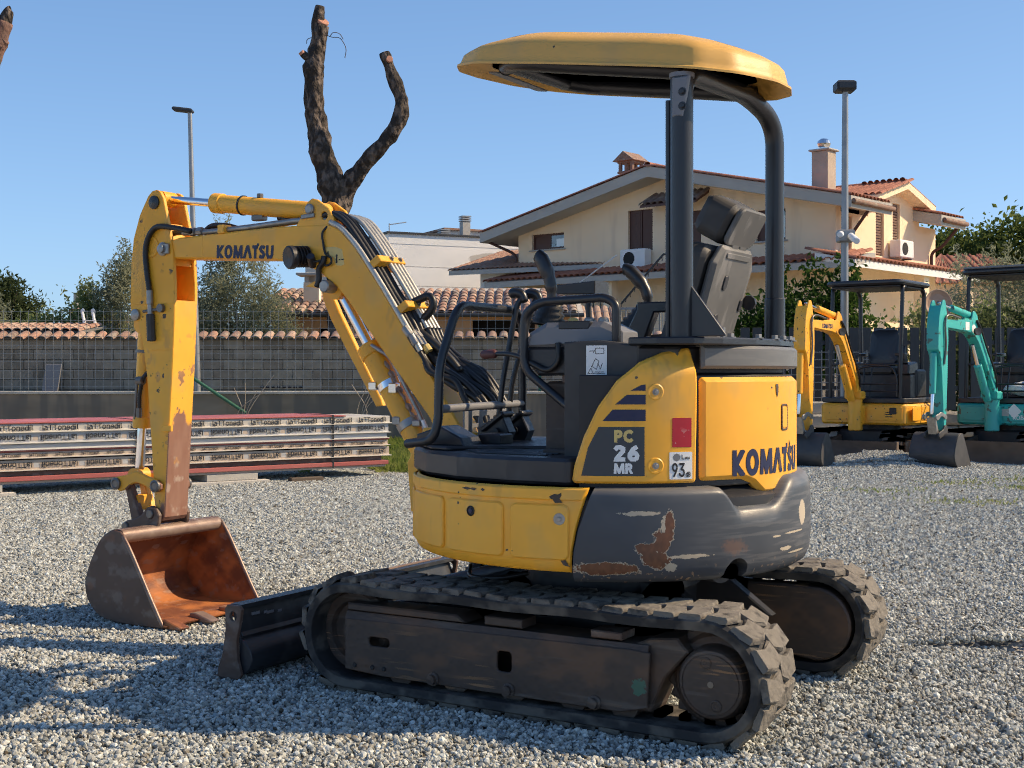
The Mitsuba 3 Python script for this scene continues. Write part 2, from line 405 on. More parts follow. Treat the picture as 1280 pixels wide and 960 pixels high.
def along(q, t, nrm, pitch):
    d = np.r_[0, np.cumsum(np.linalg.norm(np.roll(q, -1, 0) - q, axis=1))]
    k = int(round(d[-1] / pitch)); out = []
    for s in np.arange(k) * d[-1] / k:
        i = np.searchsorted(d, s, side='right') - 1; w = (s - d[i]) / max(d[i + 1] - d[i], 1e-9); j = (i + 1) % len(q)
        out.append(((1 - w) * q[i] + w * q[j], (1 - w) * t[i] + w * t[j], (1 - w) * nrm[i] + w * nrm[j]))
    return out

def lug_tw(p, t, nr, y):
    m = np.eye(4); t = t / np.linalg.norm(t); nr = nr / np.linalg.norm(nr)
    X = np.array([t[0], 0, t[1]]); Z = np.array([nr[0], 0, nr[1]]); m[:3, 0], m[:3, 1], m[:3, 2], m[:3, 3] = X, np.cross(Z, X), Z, [p[0], y, p[1]]
    return T(m)

def lug_mesh(wy, rnd, L=.083):
    """one tread block: tapered, chevron plan, worn top"""
    a, h = L / 2, .015
    plan = np.array([[-a - .010, -wy], [a - .012, -wy], [a + .014, -wy * .1], [a - .004, wy], [-a, wy], [-a + .012, 0]])
    top = plan * np.array([.86, .96]) + np.array([0, 0]); 
    v = np.vstack([np.column_stack([plan, np.full(6, -.010)]), np.column_stack([plan * .97, np.full(6, h * .45)]), np.column_stack([top, np.full(6, h)])])
    v += rnd.normal(0, .0017, v.shape)
    f = []
    for k in (0, 6):
        for i in range(6):
            j = (i + 1) % 6; f += [[k + i, k + j, k + 6 + j], [k + i, k + 6 + j, k + 6 + i]]
    f += [[12, 13, 14], [12, 14, 17], [14, 15, 17], [15, 16, 17]]
    return trimesh.Trimesh(v, f, process=False)

def frustum_ngon(n, r0, r1, h):
    return lathe([(0, 0), (r0, 0), (r1, h), (0, h)], n)

def bolt(r=.012, h=.010):
    m = lathe([(r * 1.5, 0), (r * 1.5, .003), (0, .003)], 14)
    b = lathe([(r, .003), (r, h), (r * .8, h + .002), (0, h + .002)], 6)
    return join([m, b])

def tracks(E, tw, x0, x1, r, zc, gauge, w, mats, pitch=.096, seed=3, sprock=True, sag=.006):
    """both crawler tracks of a machine: band, tread blocks, track frame, idler, sprocket, rollers"""
    lugm, beltm, framem = mats
    rnd = np.random.default_rng(seed)
    first = {}
    for sgn in (1, -1):
        ya, yb = sorted((sgn * gauge / 2 - w / 2, sgn * gauge / 2 + w / 2))
        me, q, t, nr = belt_mesh(x0, x1, r - .014, zc, ya, yb, th=.040, sag=sag)
        k = obj(E + '__track', me, beltm, 35, tw)
        for i, (p, tt, nn) in enumerate(along(q, t, nr, pitch)):
            for s2 in (0, 1):
                var = (s2, int(rnd.integers(4)))
                yy = (ya + w * .26) if s2 == 0 else (yb - w * .26)
                if s2: p2, t2, n2 = p + tt / np.linalg.norm(tt) * pitch * .5, tt, nn
                else: p2, t2, n2 = p, tt, nn
                m4 = tw @ lug_tw(p2, t2, n2, yy)
                if var not in first:
                    lm = lug_mesh(w * .238, rnd)
                    if s2: lm = mapv(lm, lambda v: v * [1, -1, 1]); lm.invert()
                    first[var] = obj(k + '__tread_block', lm, lugm, False, m4)
                else:
                    again(k + '__tread_block', first[var], m4)
        blocks = [mapv(box(-.018, .018, -.045, .045, -.064, -.038, .004), lambda v, p=p, tt=tt, nn=nn, yc=(ya + yb) / 2: p_place(v, p, tt, nn, yc)) for p, tt, nn in along(q, t, nr, pitch)]
        obj(k + '__guide_blocks', join(blocks), beltm, False, tw); tag(k + '__guide_blocks', kind='stuff')
    return q

def p_place(v, p, t, nr, y):
    t = t / np.linalg.norm(t); nr = nr / np.linalg.norm(nr)
    return np.column_stack([p[0] + v[:, 0] * t[0] + v[:, 2] * nr[0], y + v[:, 1], p[1] + v[:, 0] * t[1] + v[:, 2] * nr[1]])

def ywheel(prof, x, y, z, sgn, n=40):
    """a wheel turned about the cross axis; profile (r, out)"""
    m = lathe(prof, n); return align(m, [x, y, z], [0, sgn, 0])

# ------------------------------------------------------------------ the near excavator
E = 'excavator'
tag(E, 'large worn yellow excavator in the foreground with yellow canopy and rusty bucket', 'excavator')
def part(name, mesh, m, smooth=32, **kw):
    return obj(E + '__' + name, mesh, m, smooth, ME, **kw)

TX0, TX1, TR, TZ = -.715, .778, .222, .222
tracks(E, ME, TX0, TX1, TR, TZ, 1.20, .30, ('m_lug', 'm_belt', 'm_frame'))
for sgn in (1, -1):
    yo = .60 * sgn
    s_ = lambda a: yo + sgn * a
    def slab(pts, a, b, c=.006):
        return plate(pts, *sorted((s_(a), s_(b))), c)
    main = Polygon([(.80, .285), (.80, .085), (.62, .075), (-.40, .074), (-.50, .10), (-.51, .29), (-.44, .295)])
    for hx, hz, hw, hh in ((.635, .205, .10, .036), (.07, .195, .062, .075)):
        main = main.difference(affinity.translate(rrect(hw, hh, .016), hx, hz))
    fr = part('track_frame', join([slab(main, .105, .118, .003), slab([(.80, .288), (.80, .305), (-.49, .312), (-.49, .292)], -.07, .100, .004), slab([(.79, .28), (.79, .09), (-.44, .085), (-.47, .285)], -.09, -.075, .003)]), 'm_frame')
    ch = mapv(box(-.50, .80, -.006, .006, -.016, .016), lambda v: np.column_stack([v[:, 0], s_(.104) + v[:, 1] - sgn * v[:, 2] * .5, .296 + v[:, 2]]))
    obj(fr + '__fold', ch, 'm_frame', False, ME)
    obj(fr + '__step_plate', slab([(.79, .315), (.79, .345), (.28, .345), (.24, .318)], -.02, .115, .006), 'm_frame', 30, ME)
    obj(fr + '__bracket', slab([(.16, .32), (.16, .352), (.00, .352), (.00, .32)], 0, .11, .004), 'm_frame', 30, ME)
    obj(fr + '__bracket', slab([(-.28, .32), (-.28, .346), (-.40, .346), (-.40, .32)], 0, .112, .004), 'm_bucket', 30, ME)
    for bx in (.38, .05, -.30):
        obj(fr + '__roller_bolt', join([align(lathe([(.026, 0), (.026, .008), (.018, .012), (.018, .026), (0, .028)], 16), [bx, s_(.116), .095], [0, sgn, 0])]), 'm_frame', 30, ME)
    for bx in (.75, .665, .61):
        obj(fr + '__rivet', align(frustum_ngon(10, .010, .008, .006), [bx, s_(.117), .105], [0, sgn, 0]), 'm_ink', False, ME)
    for bx in (.55, .30, .05, -.2, -.40):
        obj(fr + '__track_roller', ywheel([(.0, -.09), (.055, -.09), (.055, -.03), (.035, -.03), (.035, .03), (.055, .03), (.055, .09), (0, .09)], bx, yo, .095, sgn, 20), 'm_frame', 30, ME)
    part('idler', ywheel([(0, -.055), (.155, -.055), (.165, -.04), (.165, .04), (.15, .055), (.12, .05), (.11, .03), (.05, .03), (.045, .07), (0, .07)], .80, yo, .222, sgn), 'm_frame')
    tooth = [((.175 + (.022 if k % 2 else 0)) * math.cos(a), (.175 + (.022 if k % 2 else 0)) * math.sin(a)) for k, a in enumerate(np.linspace(0, 2 * PI, 47)[:-1])]
    sp = part('sprocket', slab(affinity.translate(Polygon(tooth), -.725, .212), -.022, .02, .004), 'm_frame')
    if sgn > 0:
        hub = part('final_drive', ywheel([(.0, -.03), (.165, -.03), (.165, .02), (.150, .035), (.128, .04), (.122, .085), (.112, .098), (.104, .100), (.1035, .097), (.100, .097), (.099, .101), (0, .1015)], -.725, yo, .205, sgn, 48), 'm_frame')
        for a in (75, 255):
            px, pz = -.725 + .072 * math.cos(math.radians(a)), .205 + .072 * math.sin(math.radians(a))
            obj(hub + '__plug', align(lathe([(.021, 0), (.021, .004), (.016, .005), (.015, .003), (.008, .003), (.006, .001), (0, .001)], 18), [px, s_(.1005), pz], [0, sgn, 0]), 'm_frame', 30, ME)
        obj(hub + '__plug', align(lathe([(.011, 0), (.011, .003), (0, .003)], 12), [-.725, s_(.1005), .205], [0, sgn, 0]), 'm_pin', 30, ME)
    else:
        part('motor_cover', slab(Polygon([(-.10, .36), (-.30, .365), (-.62, .37)] + [(-.715 + .15 * math.cos(a), .215 + .15 * math.sin(a)) for a in np.linspace(PI * .48, PI * 1.5, 16)] + [(-.55, .09), (-.30, .16), (-.10, .18)]), -.155, -.06, .008), 'm_frame')
    part('drive_bracket', slab([(-.44, .31), (-.50, .335), (-.60, .345), (-.64, .30), (-.55, .20), (-.50, .08), (-.42, .08)], -.05, .09, .006), 'm_frame')

# car body between the tracks, slew ring
part('car_body', join([box(-.30, .34, -.40, .40, .20, .40, .02), plate([(-.62, .28), (-.40, .44), (-.2, .46), (.3, .46), (.62, .36), (.62, .28), (.3, .22), (-.4, .22)], .20, .26, .006),
                       plate([(-.62, .28), (-.40, .44), (-.2, .46), (.3, .46), (.62, .36), (.62, .28), (.3, .22), (-.4, .22)], -.26, -.20, .006)]), 'm_black')
for sgn in (1, -1):
    for xx in (.26, -.36):
        m = bevel([(0, 0), (.34, -.12), (.34, -.26), (0, -.14)], .14, .012)
        m = mapv(m, lambda v, xx=xx, sgn=sgn: np.column_stack([xx - .07 + v[:, 2], sgn * (.22 + v[:, 0]), .46 + v[:, 1]]))
        if sgn < 0: pass
        else: m.invert()
        part('leg', m, 'm_black')
part('slew_ring', lathe([(0, .40), (.36, .40), (.37, .41), (.37, .49), (.34, .50), (.30, .54), (0, .54)], 40), 'm_black')

# dozer blade
bl = [(1.245, .0), (1.215, .03), (1.20, .10), (1.195, .17), (1.205, .24), (1.225, .295), (1.24, .30), (1.225, .235), (1.215, .17), (1.22, .10), (1.235, .04), (1.262, .0)]
bx9 = lambda pts: [(x + .085, z) for x, z in pts]
b_ = part('dozer_blade', join([plate(bx9(bl), -.79, .79, .002), plate(bx9([(1.20, .165), (1.175, .15), (1.145, .12), (1.135, .085), (1.145, .05), (1.175, .02), (1.235, .004), (1.24, .03), (1.21, .08)]), -.785, .785, .003), plate(bx9([(1.195, .19), (1.185, .175), (1.195, .16), (1.205, .175)]), -.785, .785, .002), plate(bx9([(1.19, .285), (1.25, .285), (1.25, .302), (1.19, .302)]), -.79, .79, .003)]), 'm_black')
for yy in (.79, -.805):
    ring = Polygon([(1.305, .0), (1.19, .0), (1.175, .02), (1.195, .08), (1.20, .16), (1.18, .24), (1.172, .285), (1.185, .30), (1.25, .30), (1.262, .285), (1.26, .2), (1.275, .1), (1.30, .04)]).difference(Point(1.218, .255).buffer(.020))
    obj(b_ + '__end_plate', plate(affinity.translate(ring, .085, 0), yy, yy + .018, .002), 'm_bucket', 30, ME)
obj(b_ + '__worn_edge', plate(bx9([(1.236, .302), (1.25, .302), (1.25, .308), (1.236, .308)]), -.74, .2, .001), 'm_lip', False, ME)
for yy in (.30, -.36):
    part('blade_arm', join([plate([(1.28, .19), (1.28, .07), (1.12, .08), (.42, .26), (.36, .33), (.42, .40), (.52, .36)], yy, yy + .06, .006)]), 'm_black')
part('blade_cylinder', join([rod((.42, 0, .42), (.85, 0, .30), .042, 18), rod((.85, 0, .30), (1.27, 0, .20), .022, 14)]), 'm_black')
part('swivel_hose', tube(spline([(.48, .30, .46), (.40, .42, .44), (.25, .46, .45), (.15, .40, .47)]), .010, 8), 'm_hose', True)

_r = np.random.default_rng(6)
for _k, (_y, _w) in enumerate(((.70, .05), (.64, .02), (.61, .045), (.55, .025))):
    obj(b_ + '__paint_mark', mapv(trimesh.creation.box((.001, _w, .012)), lambda v: v + [1.2775, _y, .255 - .004 * _k]), 'm_console', False, ME)
# ---- upper structure
deck = lathe([(0, .545), (.70, .545), (.74, .56), (.765, .60), (.765, .80), (.70, .835), (0, .835)], 72)
part('deck', deck, 'm_black')
part('skirt', wrap(bevel(arcpoly([(-30, .565), (106.6, .545), (107.0, .62), (107.9, .69), (109.3, .76), (111.4, .845), (-30, .845)], .78), .016, .006), .775, 0, .06, lambda th, z: -.02 * np.clip((.60 - z) / .05, 0, 1) ** 2 - .012 * np.clip((z - .83) / .02, 0, 1), .78), 'm_yellow', 40)
for a0, a1, name, lab in ((67.5, 88, 'skirt_door', 'yellow side flap with a round key lock'), (90.2, 106.2, 'skirt_panel', None), (42, 65.5, 'skirt_panel', None), (10, 40, 'skirt_panel', None)):
    w_ = math.radians(a1 - a0) * .79
    pl = affinity.translate(rrect(w_, .195, .022), math.radians((a0 + a1) / 2) * .79, .688)
    k = part(name, wrap(bevel(pl, .011, .005, False), .790, 0, .04), 'm_yellow', 40)
    if lab: tag(k, lab)
part('skirt_band', wrap(bevel(arcpoly([(-30, .802), (109.6, .800), (111.0, .842), (-30, .842)], .79), .009, .004, False), .790, 0, .05), 'm_yellow', 40)
def on_arc(m, r, th, z):
    a = math.radians(th); return align(m, [r * math.cos(a), r * math.sin(a), z], [math.cos(a), math.sin(a), 0])
k = part('key_lock', on_arc(lathe([(0, 0), (.019, 0), (.019, .004), (.016, .006), (.0145, .002), (0, .002)], 24), .800, 77.6, .745), 'm_ink')
obj(k + '__barrel', on_arc(lathe([(0, 0), (.009, 0), (.009, .004), (0, .005)], 16), .801, 77.6, .745), 'm_navy', 30, ME)
part('skirt_bolt', on_arc(join([lathe([(.022, 0), (.020, .002), (0, .002)], 20), bolt(.009, .008)]), .800, 103.8, .735), 'm_steel')
for _t, _w in ((74.2, .05), (77.2, .034), (81.0, .02)):
    part('worn_patch', wrap(trimesh.creation.extrude_polygon(Polygon([(0, 0), (_w * .4, .005), (_w, .001), (_w * .6, -.006), (_w * .2, -.003)]), .0008, engine='earcut'), .7995, math.radians(_t), .03).apply_translation([0, 0, .826]), 'm_frame', False)
part('worn_patch', wrap(trimesh.creation.extrude_polygon(Polygon([(0, 0), (.018, .008), (.03, .006), (.042, .012), (.043, .002), (.036, -.008), (.046, -.022), (.02, -.024), (.012, -.012), (.0, -.008)]), .0008, engine='earcut'), .7995, math.radians(101.3), .03).apply_translation([0, 0, .815]), 'm_frame', False)
part('worn_patch', wrap(trimesh.creation.extrude_polygon(Polygon([(0, 0), (.024, .006), (.03, -.014), (.042, -.032), (.05, -.036), (.022, -.03), (.012, -.014)]), .0008, engine='earcut'), .7925, math.radians(103.2), .03).apply_translation([0, 0, .603]), 'm_frame', False)

# counterweight: a swept closed section round the rear, boolean hole for the exhaust
def weight_mesh():
    ths = np.radians(np.linspace(109.2, 252, 96)); rings = []
    for th in ths:
        d = math.degrees(th)
        top = .842 - .075 * (sstep_np(146, 153, d)) + .095 * sstep_np(165, 178, d)
        lip = .02 + .02 * sstep_np(146, 153, d)
        out = .803
        rings.append([(.60, .545), (out - .085, .513), (out - .05, .512), (out - .022, .53), (out - .006, .565), (out, .62), (out, .70), (out - .003, top - lip * 1.3), (out - .012, top - lip * .45), (out - .032, top), (out - .075, top + .002), (.60, top + .006)])
    sec = len(rings[0]); warp = lambda t, z: t + math.radians((-2.0 + 5.3 * max(0, (z - .54) / .3) ** 2) * (1 - sstep_np(109.2, 130, math.degrees(t))))
    v = np.array([[r * math.cos(warp(t, z)), r * math.sin(warp(t, z)), z] for t, ring in zip(ths, rings) for r, z in ring])
    n = len(ths); f = []
    for i in range(n - 1):
        for j in range(sec):
            a, b = i * sec + j, i * sec + (j + 1) % sec; f += [[a, a + sec, b + sec], [a, b + sec, b]]
    for j in range(1, sec - 1):
        f.append([0, j, j + 1]); e = (n - 1) * sec; f.append([e, e + j + 1, e + j])
    m = trimesh.Trimesh(v, f, process=False)
    if m.volume < 0: m.invert()
    return m
def sstep_np(a, b, x):
    t = np.clip((x - a) / (b - a), 0, 1); return t * t * (3 - 2 * t)
wm = weight_mesh()
import manifold3d as m3
def to_man(m): return m3.Manifold(m3.Mesh(np.asarray(m.vertices, np.float32), np.asarray(m.faces, np.uint32)))
def from_man(m):
    g = m.to_mesh(); return trimesh.Trimesh(g.vert_properties[:, :3], g.tri_verts, process=False)
try:
    hx = math.radians(151.5); c = np.array([math.cos(hx), math.sin(hx), 0])
    balls = m3.Manifold.batch_hull([m3.Manifold.sphere(.052, 32).scale((1, 1, 1)).translate(tuple(c * r + np.array([0, 0, z]))) for r, z in ((.72, .535), (.86, .535), (.72, .47), (.86, .47))])
    ww = to_man(wm) - balls
    if ww.num_tri() > 100: wm = from_man(ww)
except Exception as ex:
    print('counterweight cut:', ex)
part('counterweight', wm, 'm_weight', 40)
k = part('exhaust_pipe', align(lathe([(.0, -.12), (.024, -.12), (.024, .0), (.028, .0), (.030, -.12)], 22), c * .765 + np.array([0, 0, .535]), c), 'm_ink')
part('exhaust_box', align(lathe([(0, -.20), (.06, -.2), (.06, -.06), (0, -.06)], 20), c * .765 + np.array([0, 0, .545]), c), 'm_black')

# engine hood: core, side cover with decals, rear door, dark band
def sector(r, a0, a1): return Polygon([(r * math.cos(a), r * math.sin(a)) for a in np.radians(np.linspace(a0, a1, 60))])
part('hood_core', join([bevel(sector(.728, 108, 250), .40, .004).apply_translation([0, 0, .84]), bevel(sector(.695, 125, 246), .105, .01).apply_translation([0, 0, 1.238])]), 'm_ink')
R = .745
sc = Polygon(arcpoly([(106.3, .858), (107.0, .92), (109.5, 1.02), (113.5, 1.13), (118.5, 1.22), (125, 1.285), (132, 1.32), (140.6, 1.338), (140.6, 1.27), (140.9, 1.2), (140.4, .858)], R)).buffer(-.014).buffer(.014)
side_flare = lambda th, z: -.045 * sstep_np(1.24, 1.335, z)
k = part('side_cover', wrap(bevel(sc, .028, .008, False), R - .016, 0, .03, side_flare, R), 'm_yellow', 40)
rd = Polygon(arcpoly([(142.3, .862), (142.3, 1.232), (222, 1.232), (222, .80), (166, .80), (161, .845), (157, .862)], R)).buffer(-.016).buffer(.016)
kd = part('rear_door', wrap(bevel(rd, .034, .018, False), R - .030, 0, .035, None, R), 'm_yellow', 24)
tag(kd, 'sunlit yellow rear engine door with blue lettering')
part('band', wrap(bevel(arcpoly([(142.5, 1.262), (222, 1.262), (222, 1.345), (142.5, 1.345)], R), .03, .011), R - .024, 0, .03, None, R), 'm_weight', 30)
for z in (1.18, .92):
    kk = obj(k + '__bolt_recess', on_arc(lathe([(.030, .0), (.026, .0035), (.020, .0030), (.018, .0015), (0, .0015)], 28), R + .0115, 128.8, z), 'm_yellow', 30, ME)
    obj(k + '__bolt', on_arc(bolt(.008, .008), R + .013, 128.8, z), 'm_steel', 30, ME)
RD = R + .0125
def decal(poly, m, key, r=RD, t=.0012):
    return obj(key, wrap(trimesh.creation.extrude_polygon(Polygon(poly) if not isinstance(poly, Polygon) else poly, t, engine='earcut'), r, 0, .02, None, R), m, 30, ME)
decal(arcpoly([(109.0, .885), (110.8, .985), (113.6, 1.057), (125.8, 1.057), (125.8, .885)], R), 'm_decal', k + '__model_plate')
decal(arcpoly([(114.7, 1.078), (117.3, 1.118), (126.1, 1.118), (126.1, 1.078)], R), 'm_navy', k + '__stripe')
decal(arcpoly([(118.0, 1.136), (121.1, 1.170), (126.1, 1.170), (126.1, 1.136)], R), 'm_navy', k + '__stripe')
decal(arcpoly([(122.0, 1.184), (124.9, 1.204), (126.1, 1.206), (126.1, 1.184)], R), 'm_navy', k + '__stripe')
decal(Polygon(arcpoly([(133.4, .985), (138.9, .985), (138.9, 1.088), (133.4, 1.088)], R)).buffer(-.003).buffer(.003), 'm_red', k + '__reflector')
decal(Polygon(arcpoly([(132.6, .872), (139.1, .872), (139.1, .968), (132.6, .968)], R)).buffer(-.004).buffer(.004), 'm_white', k + '__noise_sticker')
def text_arc(key, m, text, h, th, z, r, w):
    tm = heavy(text, h, .0009) if text in ('PC', '26', 'MR') else meshkit.text_mesh(text, h, .0009, True); b = tm.bounds
    tm.vertices = (tm.vertices - [b[0][0], b[0][1], 0]) * [w / (b[1][0] - b[0][0]), h / (b[1][1] - b[0][1]), 1]
    return obj(key, wrap(tm, r, math.radians(th), .02).apply_translation([0, 0, z]), m, False, ME)
text_arc(k + '__lettering', 'm_gold', 'PC', .044, 117.7, 1.003, RD + .0012, .068)
text_arc(k + '__lettering', 'm_white', '26', .058, 117.5, .936, RD + .0012, .092)
text_arc(k + '__lettering', 'm_white', 'MR', .037, 117.6, .893, RD + .0012, .068)
text_arc(k + '__lettering', 'm_ink', '93', .050, 133.3, .880, RD + .0024, .048)
text_arc(k + '__lettering', 'm_ink', 'dB', .018, 137.2, .880, RD + .0024, .018)
text_arc(k + '__lettering', 'm_ink', 'L', .017, 136.0, .942, RD + .0024, .010)
text_arc(k + '__lettering', 'm_ink', 'WA', .009, 136.9, .942, RD + .0024, .020)
decal(affinity.translate(Point(0, 0).buffer(.014, quad_segs=2), R * math.radians(134.6), .949), 'm_console', k + '__noise_symbol', RD + .0012, .0008)
hm = heavy('KOMATSU', .094); hm.vertices[:, 0] *= .80
obj(kd + '__lettering', wrap(hm, R + .0045, math.radians(152.6), .012).apply_translation([0, 0, .874]), 'm_navy', False, ME)
for a0, z0, pts in ((172, 1.205, [(0, 0), (.02, .0), (.022, -.025), (.012, -.05), (.004, -.03)]), (182, .93, [(0, 0), (.008, .0), (.012, .05), (.004, .06)]), (174, .885, [(0, 0), (.01, .01), (.012, .055), (.004, .05)])):
    obj(kd + '__paint_chip', wrap(trimesh.creation.extrude_polygon(Polygon(pts), .0008, engine='earcut'), R + .0058, math.radians(a0), .02).apply_translation([0, 0, z0]), 'm_frame', False, ME)
hf = rrect(.06, .10, .012)
kk = obj(kd + '__handle_frame', wrap(bevel(affinity.translate(hf.difference(affinity.scale(hf, .8, .86)), R * math.radians(179), 1.08), .004, .001), R + .004, 0, .02), 'm_frame', 30, ME)
obj(kd + '__handle', wrap(bevel(affinity.translate(affinity.scale(hf, .75, .8), R * math.radians(179), 1.08), .004, .0012), R + .003, 0, .02), 'm_yellow', 30, ME)

# platform with nose, floor mat ribs
flo = Polygon([(.80, -.30), (.80, .10), (.72, .36), (.52, .56), (.30, .68), (.05, .735), (-.20, .73), (-.25, .60), (-.20, -.5), (.5, -.55)])
k = part('floor', join([bevel(flo.buffer(-.03).buffer(.03), .095, .012).apply_translation([0, 0, .848])]), 'm_black', 30)
ribs = []
for i in range(9):
    y0 = .22 + i * .048
    xm = .46 - max(0, (y0 - .42)) * 1.1
    ribs.append(box(-.05, xm, y0, y0 + .018, .9425, .9480, .002))
obj(k + '__mat_rib', join(ribs), 'm_black', False, ME); tag(k + '__mat_rib', kind='stuff')
obj(k + '__raised_ledge', bevel(Polygon([(.80, -.30), (.80, .09), (.71, .34), (.52, .53), (.42, .56), (.36, .44), (.20, .34), (-.02, .28), (-.02, -.4)]).buffer(-.02).buffer(.02), .016, .006).apply_translation([0, 0, .943]), 'm_black', 30, ME)
part('front_cover', join([align(lathe([(0, -.07), (.10, -.07), (.12, -.05), (.12, .05), (.10, .07), (0, .07)], 24, PI), [0, 0, 0], [0, 1, 0]).apply_translation([.68, .20, .86])]), 'm_black')

# seat stand, pedestal, side panel
part('side_panel', join([bevel([(-.08, .44), (-.12, .55), (-.30, .56), (-.52, .50), (-.52, .38), (-.08, .40)], .42, .01).apply_translation([0, 0, .92]),
                         plate([(-.10, .86), (-.10, 1.36), (-.24, 1.365), (-.40, 1.345), (-.40, .86)], .46, .575, .006)]), 'm_pad', 30)
part('pedestal', join([box(-.06, .055, .28, .43, .925, 1.215, .01), box(-.12, .03, .40, .50, .925, .96, .006)]), 'm_frame')
part('seat_box', box(-.45, -.10, -.42, .40, .925, 1.20, .02), 'm_black')
st = plate(Polygon([(.105, .0), (.105, .0)] + [(0, 0)] * 2) if False else rrect(.085, .125, .003), 0, .001, 0)
def on_panel(poly, m, key, x, z, y, t=.001):
    return obj(key, side(trimesh.creation.extrude_polygon(poly, t, engine='earcut'), x, z, y), m, False, ME)
SPK = E + '__side_panel'
on_panel(rrect(.084, .112, .003), 'm_white', SPK + '__instruction_sticker', -.235, 1.290, .5755)
lines = [LineString(a).buffer(.0011) for a in ([(-.028, .036), (-.008, .036)], [(-.004, .026), (.03, .026), (.03, .046), (-.004, .046), (-.004, .026)], [(-.012, .030), (-.004, .042)], [(-.02, -.022), (-.004, .008), (.010, .0), (.0, -.03), (-.018, -.02)], [(.006, -.008), (.016, -.03), (.024, -.008)], [(-.034, -.044), (-.022, -.026), (-.014, -.044)], [(-.035, -.045), (.034, -.045)], [(-.01, -.040), (.03, -.040)])]
for g in lines: on_panel(g, 'm_ink', SPK + '__sticker_drawing', -.235, 1.290, .5766, .0007)
# left control console with its top, guard bar, control levers
def shell(pts, y0, y1, c): return plate(Polygon(pts).buffer(-.008, quad_segs=3).buffer(.008, quad_segs=3), y0, y1, c)
kc = part('left_console', shell([(.13, 1.345), (.115, 1.40), (.04, 1.438), (-.20, 1.438), (-.28, 1.40), (-.28, 1.345)], .30, .47, .02), 'm_console', 30)
obj(kc + '__lower_case', shell([(.125, 1.345), (.125, 1.29), (.075, 1.235), (-.06, 1.238), (-.08, 1.26), (-.26, 1.26), (-.26, 1.345)], .31, .462, .01), 'm_black', 30, ME)
obj(kc + '__switch_tray', shell([(-.02, 1.41), (-.02, 1.441), (-.16, 1.441), (-.15, 1.41)], .40, .473, .004), 'm_black', 30, ME)
for i, sx in enumerate((-.03, -.10, -.16)):
    obj(kc + '__switch', align(lathe([(0, 0), (.022, 0), (.020, .016), (.012, .022), (0, .023)], 18), [sx, .37, 1.436], [0, 0, 1]), 'm_steel' if i else 'm_gold', 30, ME)
part('console_bracket', box(-.20, -.02, .32, .44, 1.205, 1.262, .006), 'm_bucket')
def lever(x, y, lean, key, top=1.70):
    rings = [(.075 - .012 * (k % 2)) * (1 - .045 * k) for k in range(9)]
    bel = tube([(x - .008 * k * lean, y, 1.43 + .011 * k) for k in range(9)], rings, 20)
    k0 = part(key, tube(spline([(x - .06 * lean, y, 1.51), (x - .075 * lean, y, 1.56), (x - .065 * lean + .01, y, 1.62), (x - .02 * lean + .035, y, 1.69), (x - .0 * lean + .05, y, top)], 5), [.018] * 6 + [.024] * 5 + [.030] * 5 + [.027] * 4 + [.014], 14), 'm_rops', True)
    obj(k0 + '__bellows', bel, 'm_hose', True, ME)
lever(.085, .36, .2, 'control_lever', 1.705); lever(.06, -.36, .9, 'control_lever', 1.70)
part('guard_bar', tube(bend([(-.265, .475, 1.34), (-.265, .475, 1.50), (-.22, .478, 1.525), (.06, .478, 1.515), (.125, .478, 1.47), (.125, .478, 1.26), (-.03, .475, 1.145), (-.11, .50, 1.10)], .05), .0165, 12), 'm_rops', True)
kr = part('right_console', shell([(.13, 1.30), (.10, 1.40), (-.20, 1.42), (-.30, 1.36), (-.30, 1.24), (.1, 1.24)], -.47, -.30, .02), 'm_black', 30)
part('display', join([plate([(.47, 1.632), (.47, 1.640), (.25, 1.655), (.25, 1.595), (.44, 1.600)], -.50, -.36, .004), rod((.32, -.43, 1.60), (.30, -.42, 1.30), .014)]), 'm_black')
part('antenna', rod((.375, -.43, 1.645), (.175, -.43, 1.77), .003, 6), 'm_white', True)
part('arm_rest', join([plate([(-.02, 1.515), (-.02, 1.545), (-.26, 1.545), (-.26, 1.505), (-.10, 1.500), (-.06, 1.40), (-.10, 1.34), (.0, 1.34), (.02, 1.44)], -.28, -.22, .006)]), 'm_rops')
kl = part('safety_lever', tube(bend([(.06, .30, 1.25), (.20, .26, 1.29), (.33, .23, 1.325), (.46, .21, 1.325)], .05), .010, 10), 'm_rops', True)
obj(kl + '__grip', tube([(.405, .218, 1.325), (.415, .217, 1.325), (.475, .208, 1.322), (.488, .206, 1.322)], [.010, .019, .019, .010], 12), 'm_grip', True, ME)
part('harness_loop', tube(bend([(-.02, .475, 1.36), (-.03, .478, 1.29), (.02, .478, 1.25), (.10, .472, 1.285)], .03), .011, 8), 'm_hose', True)
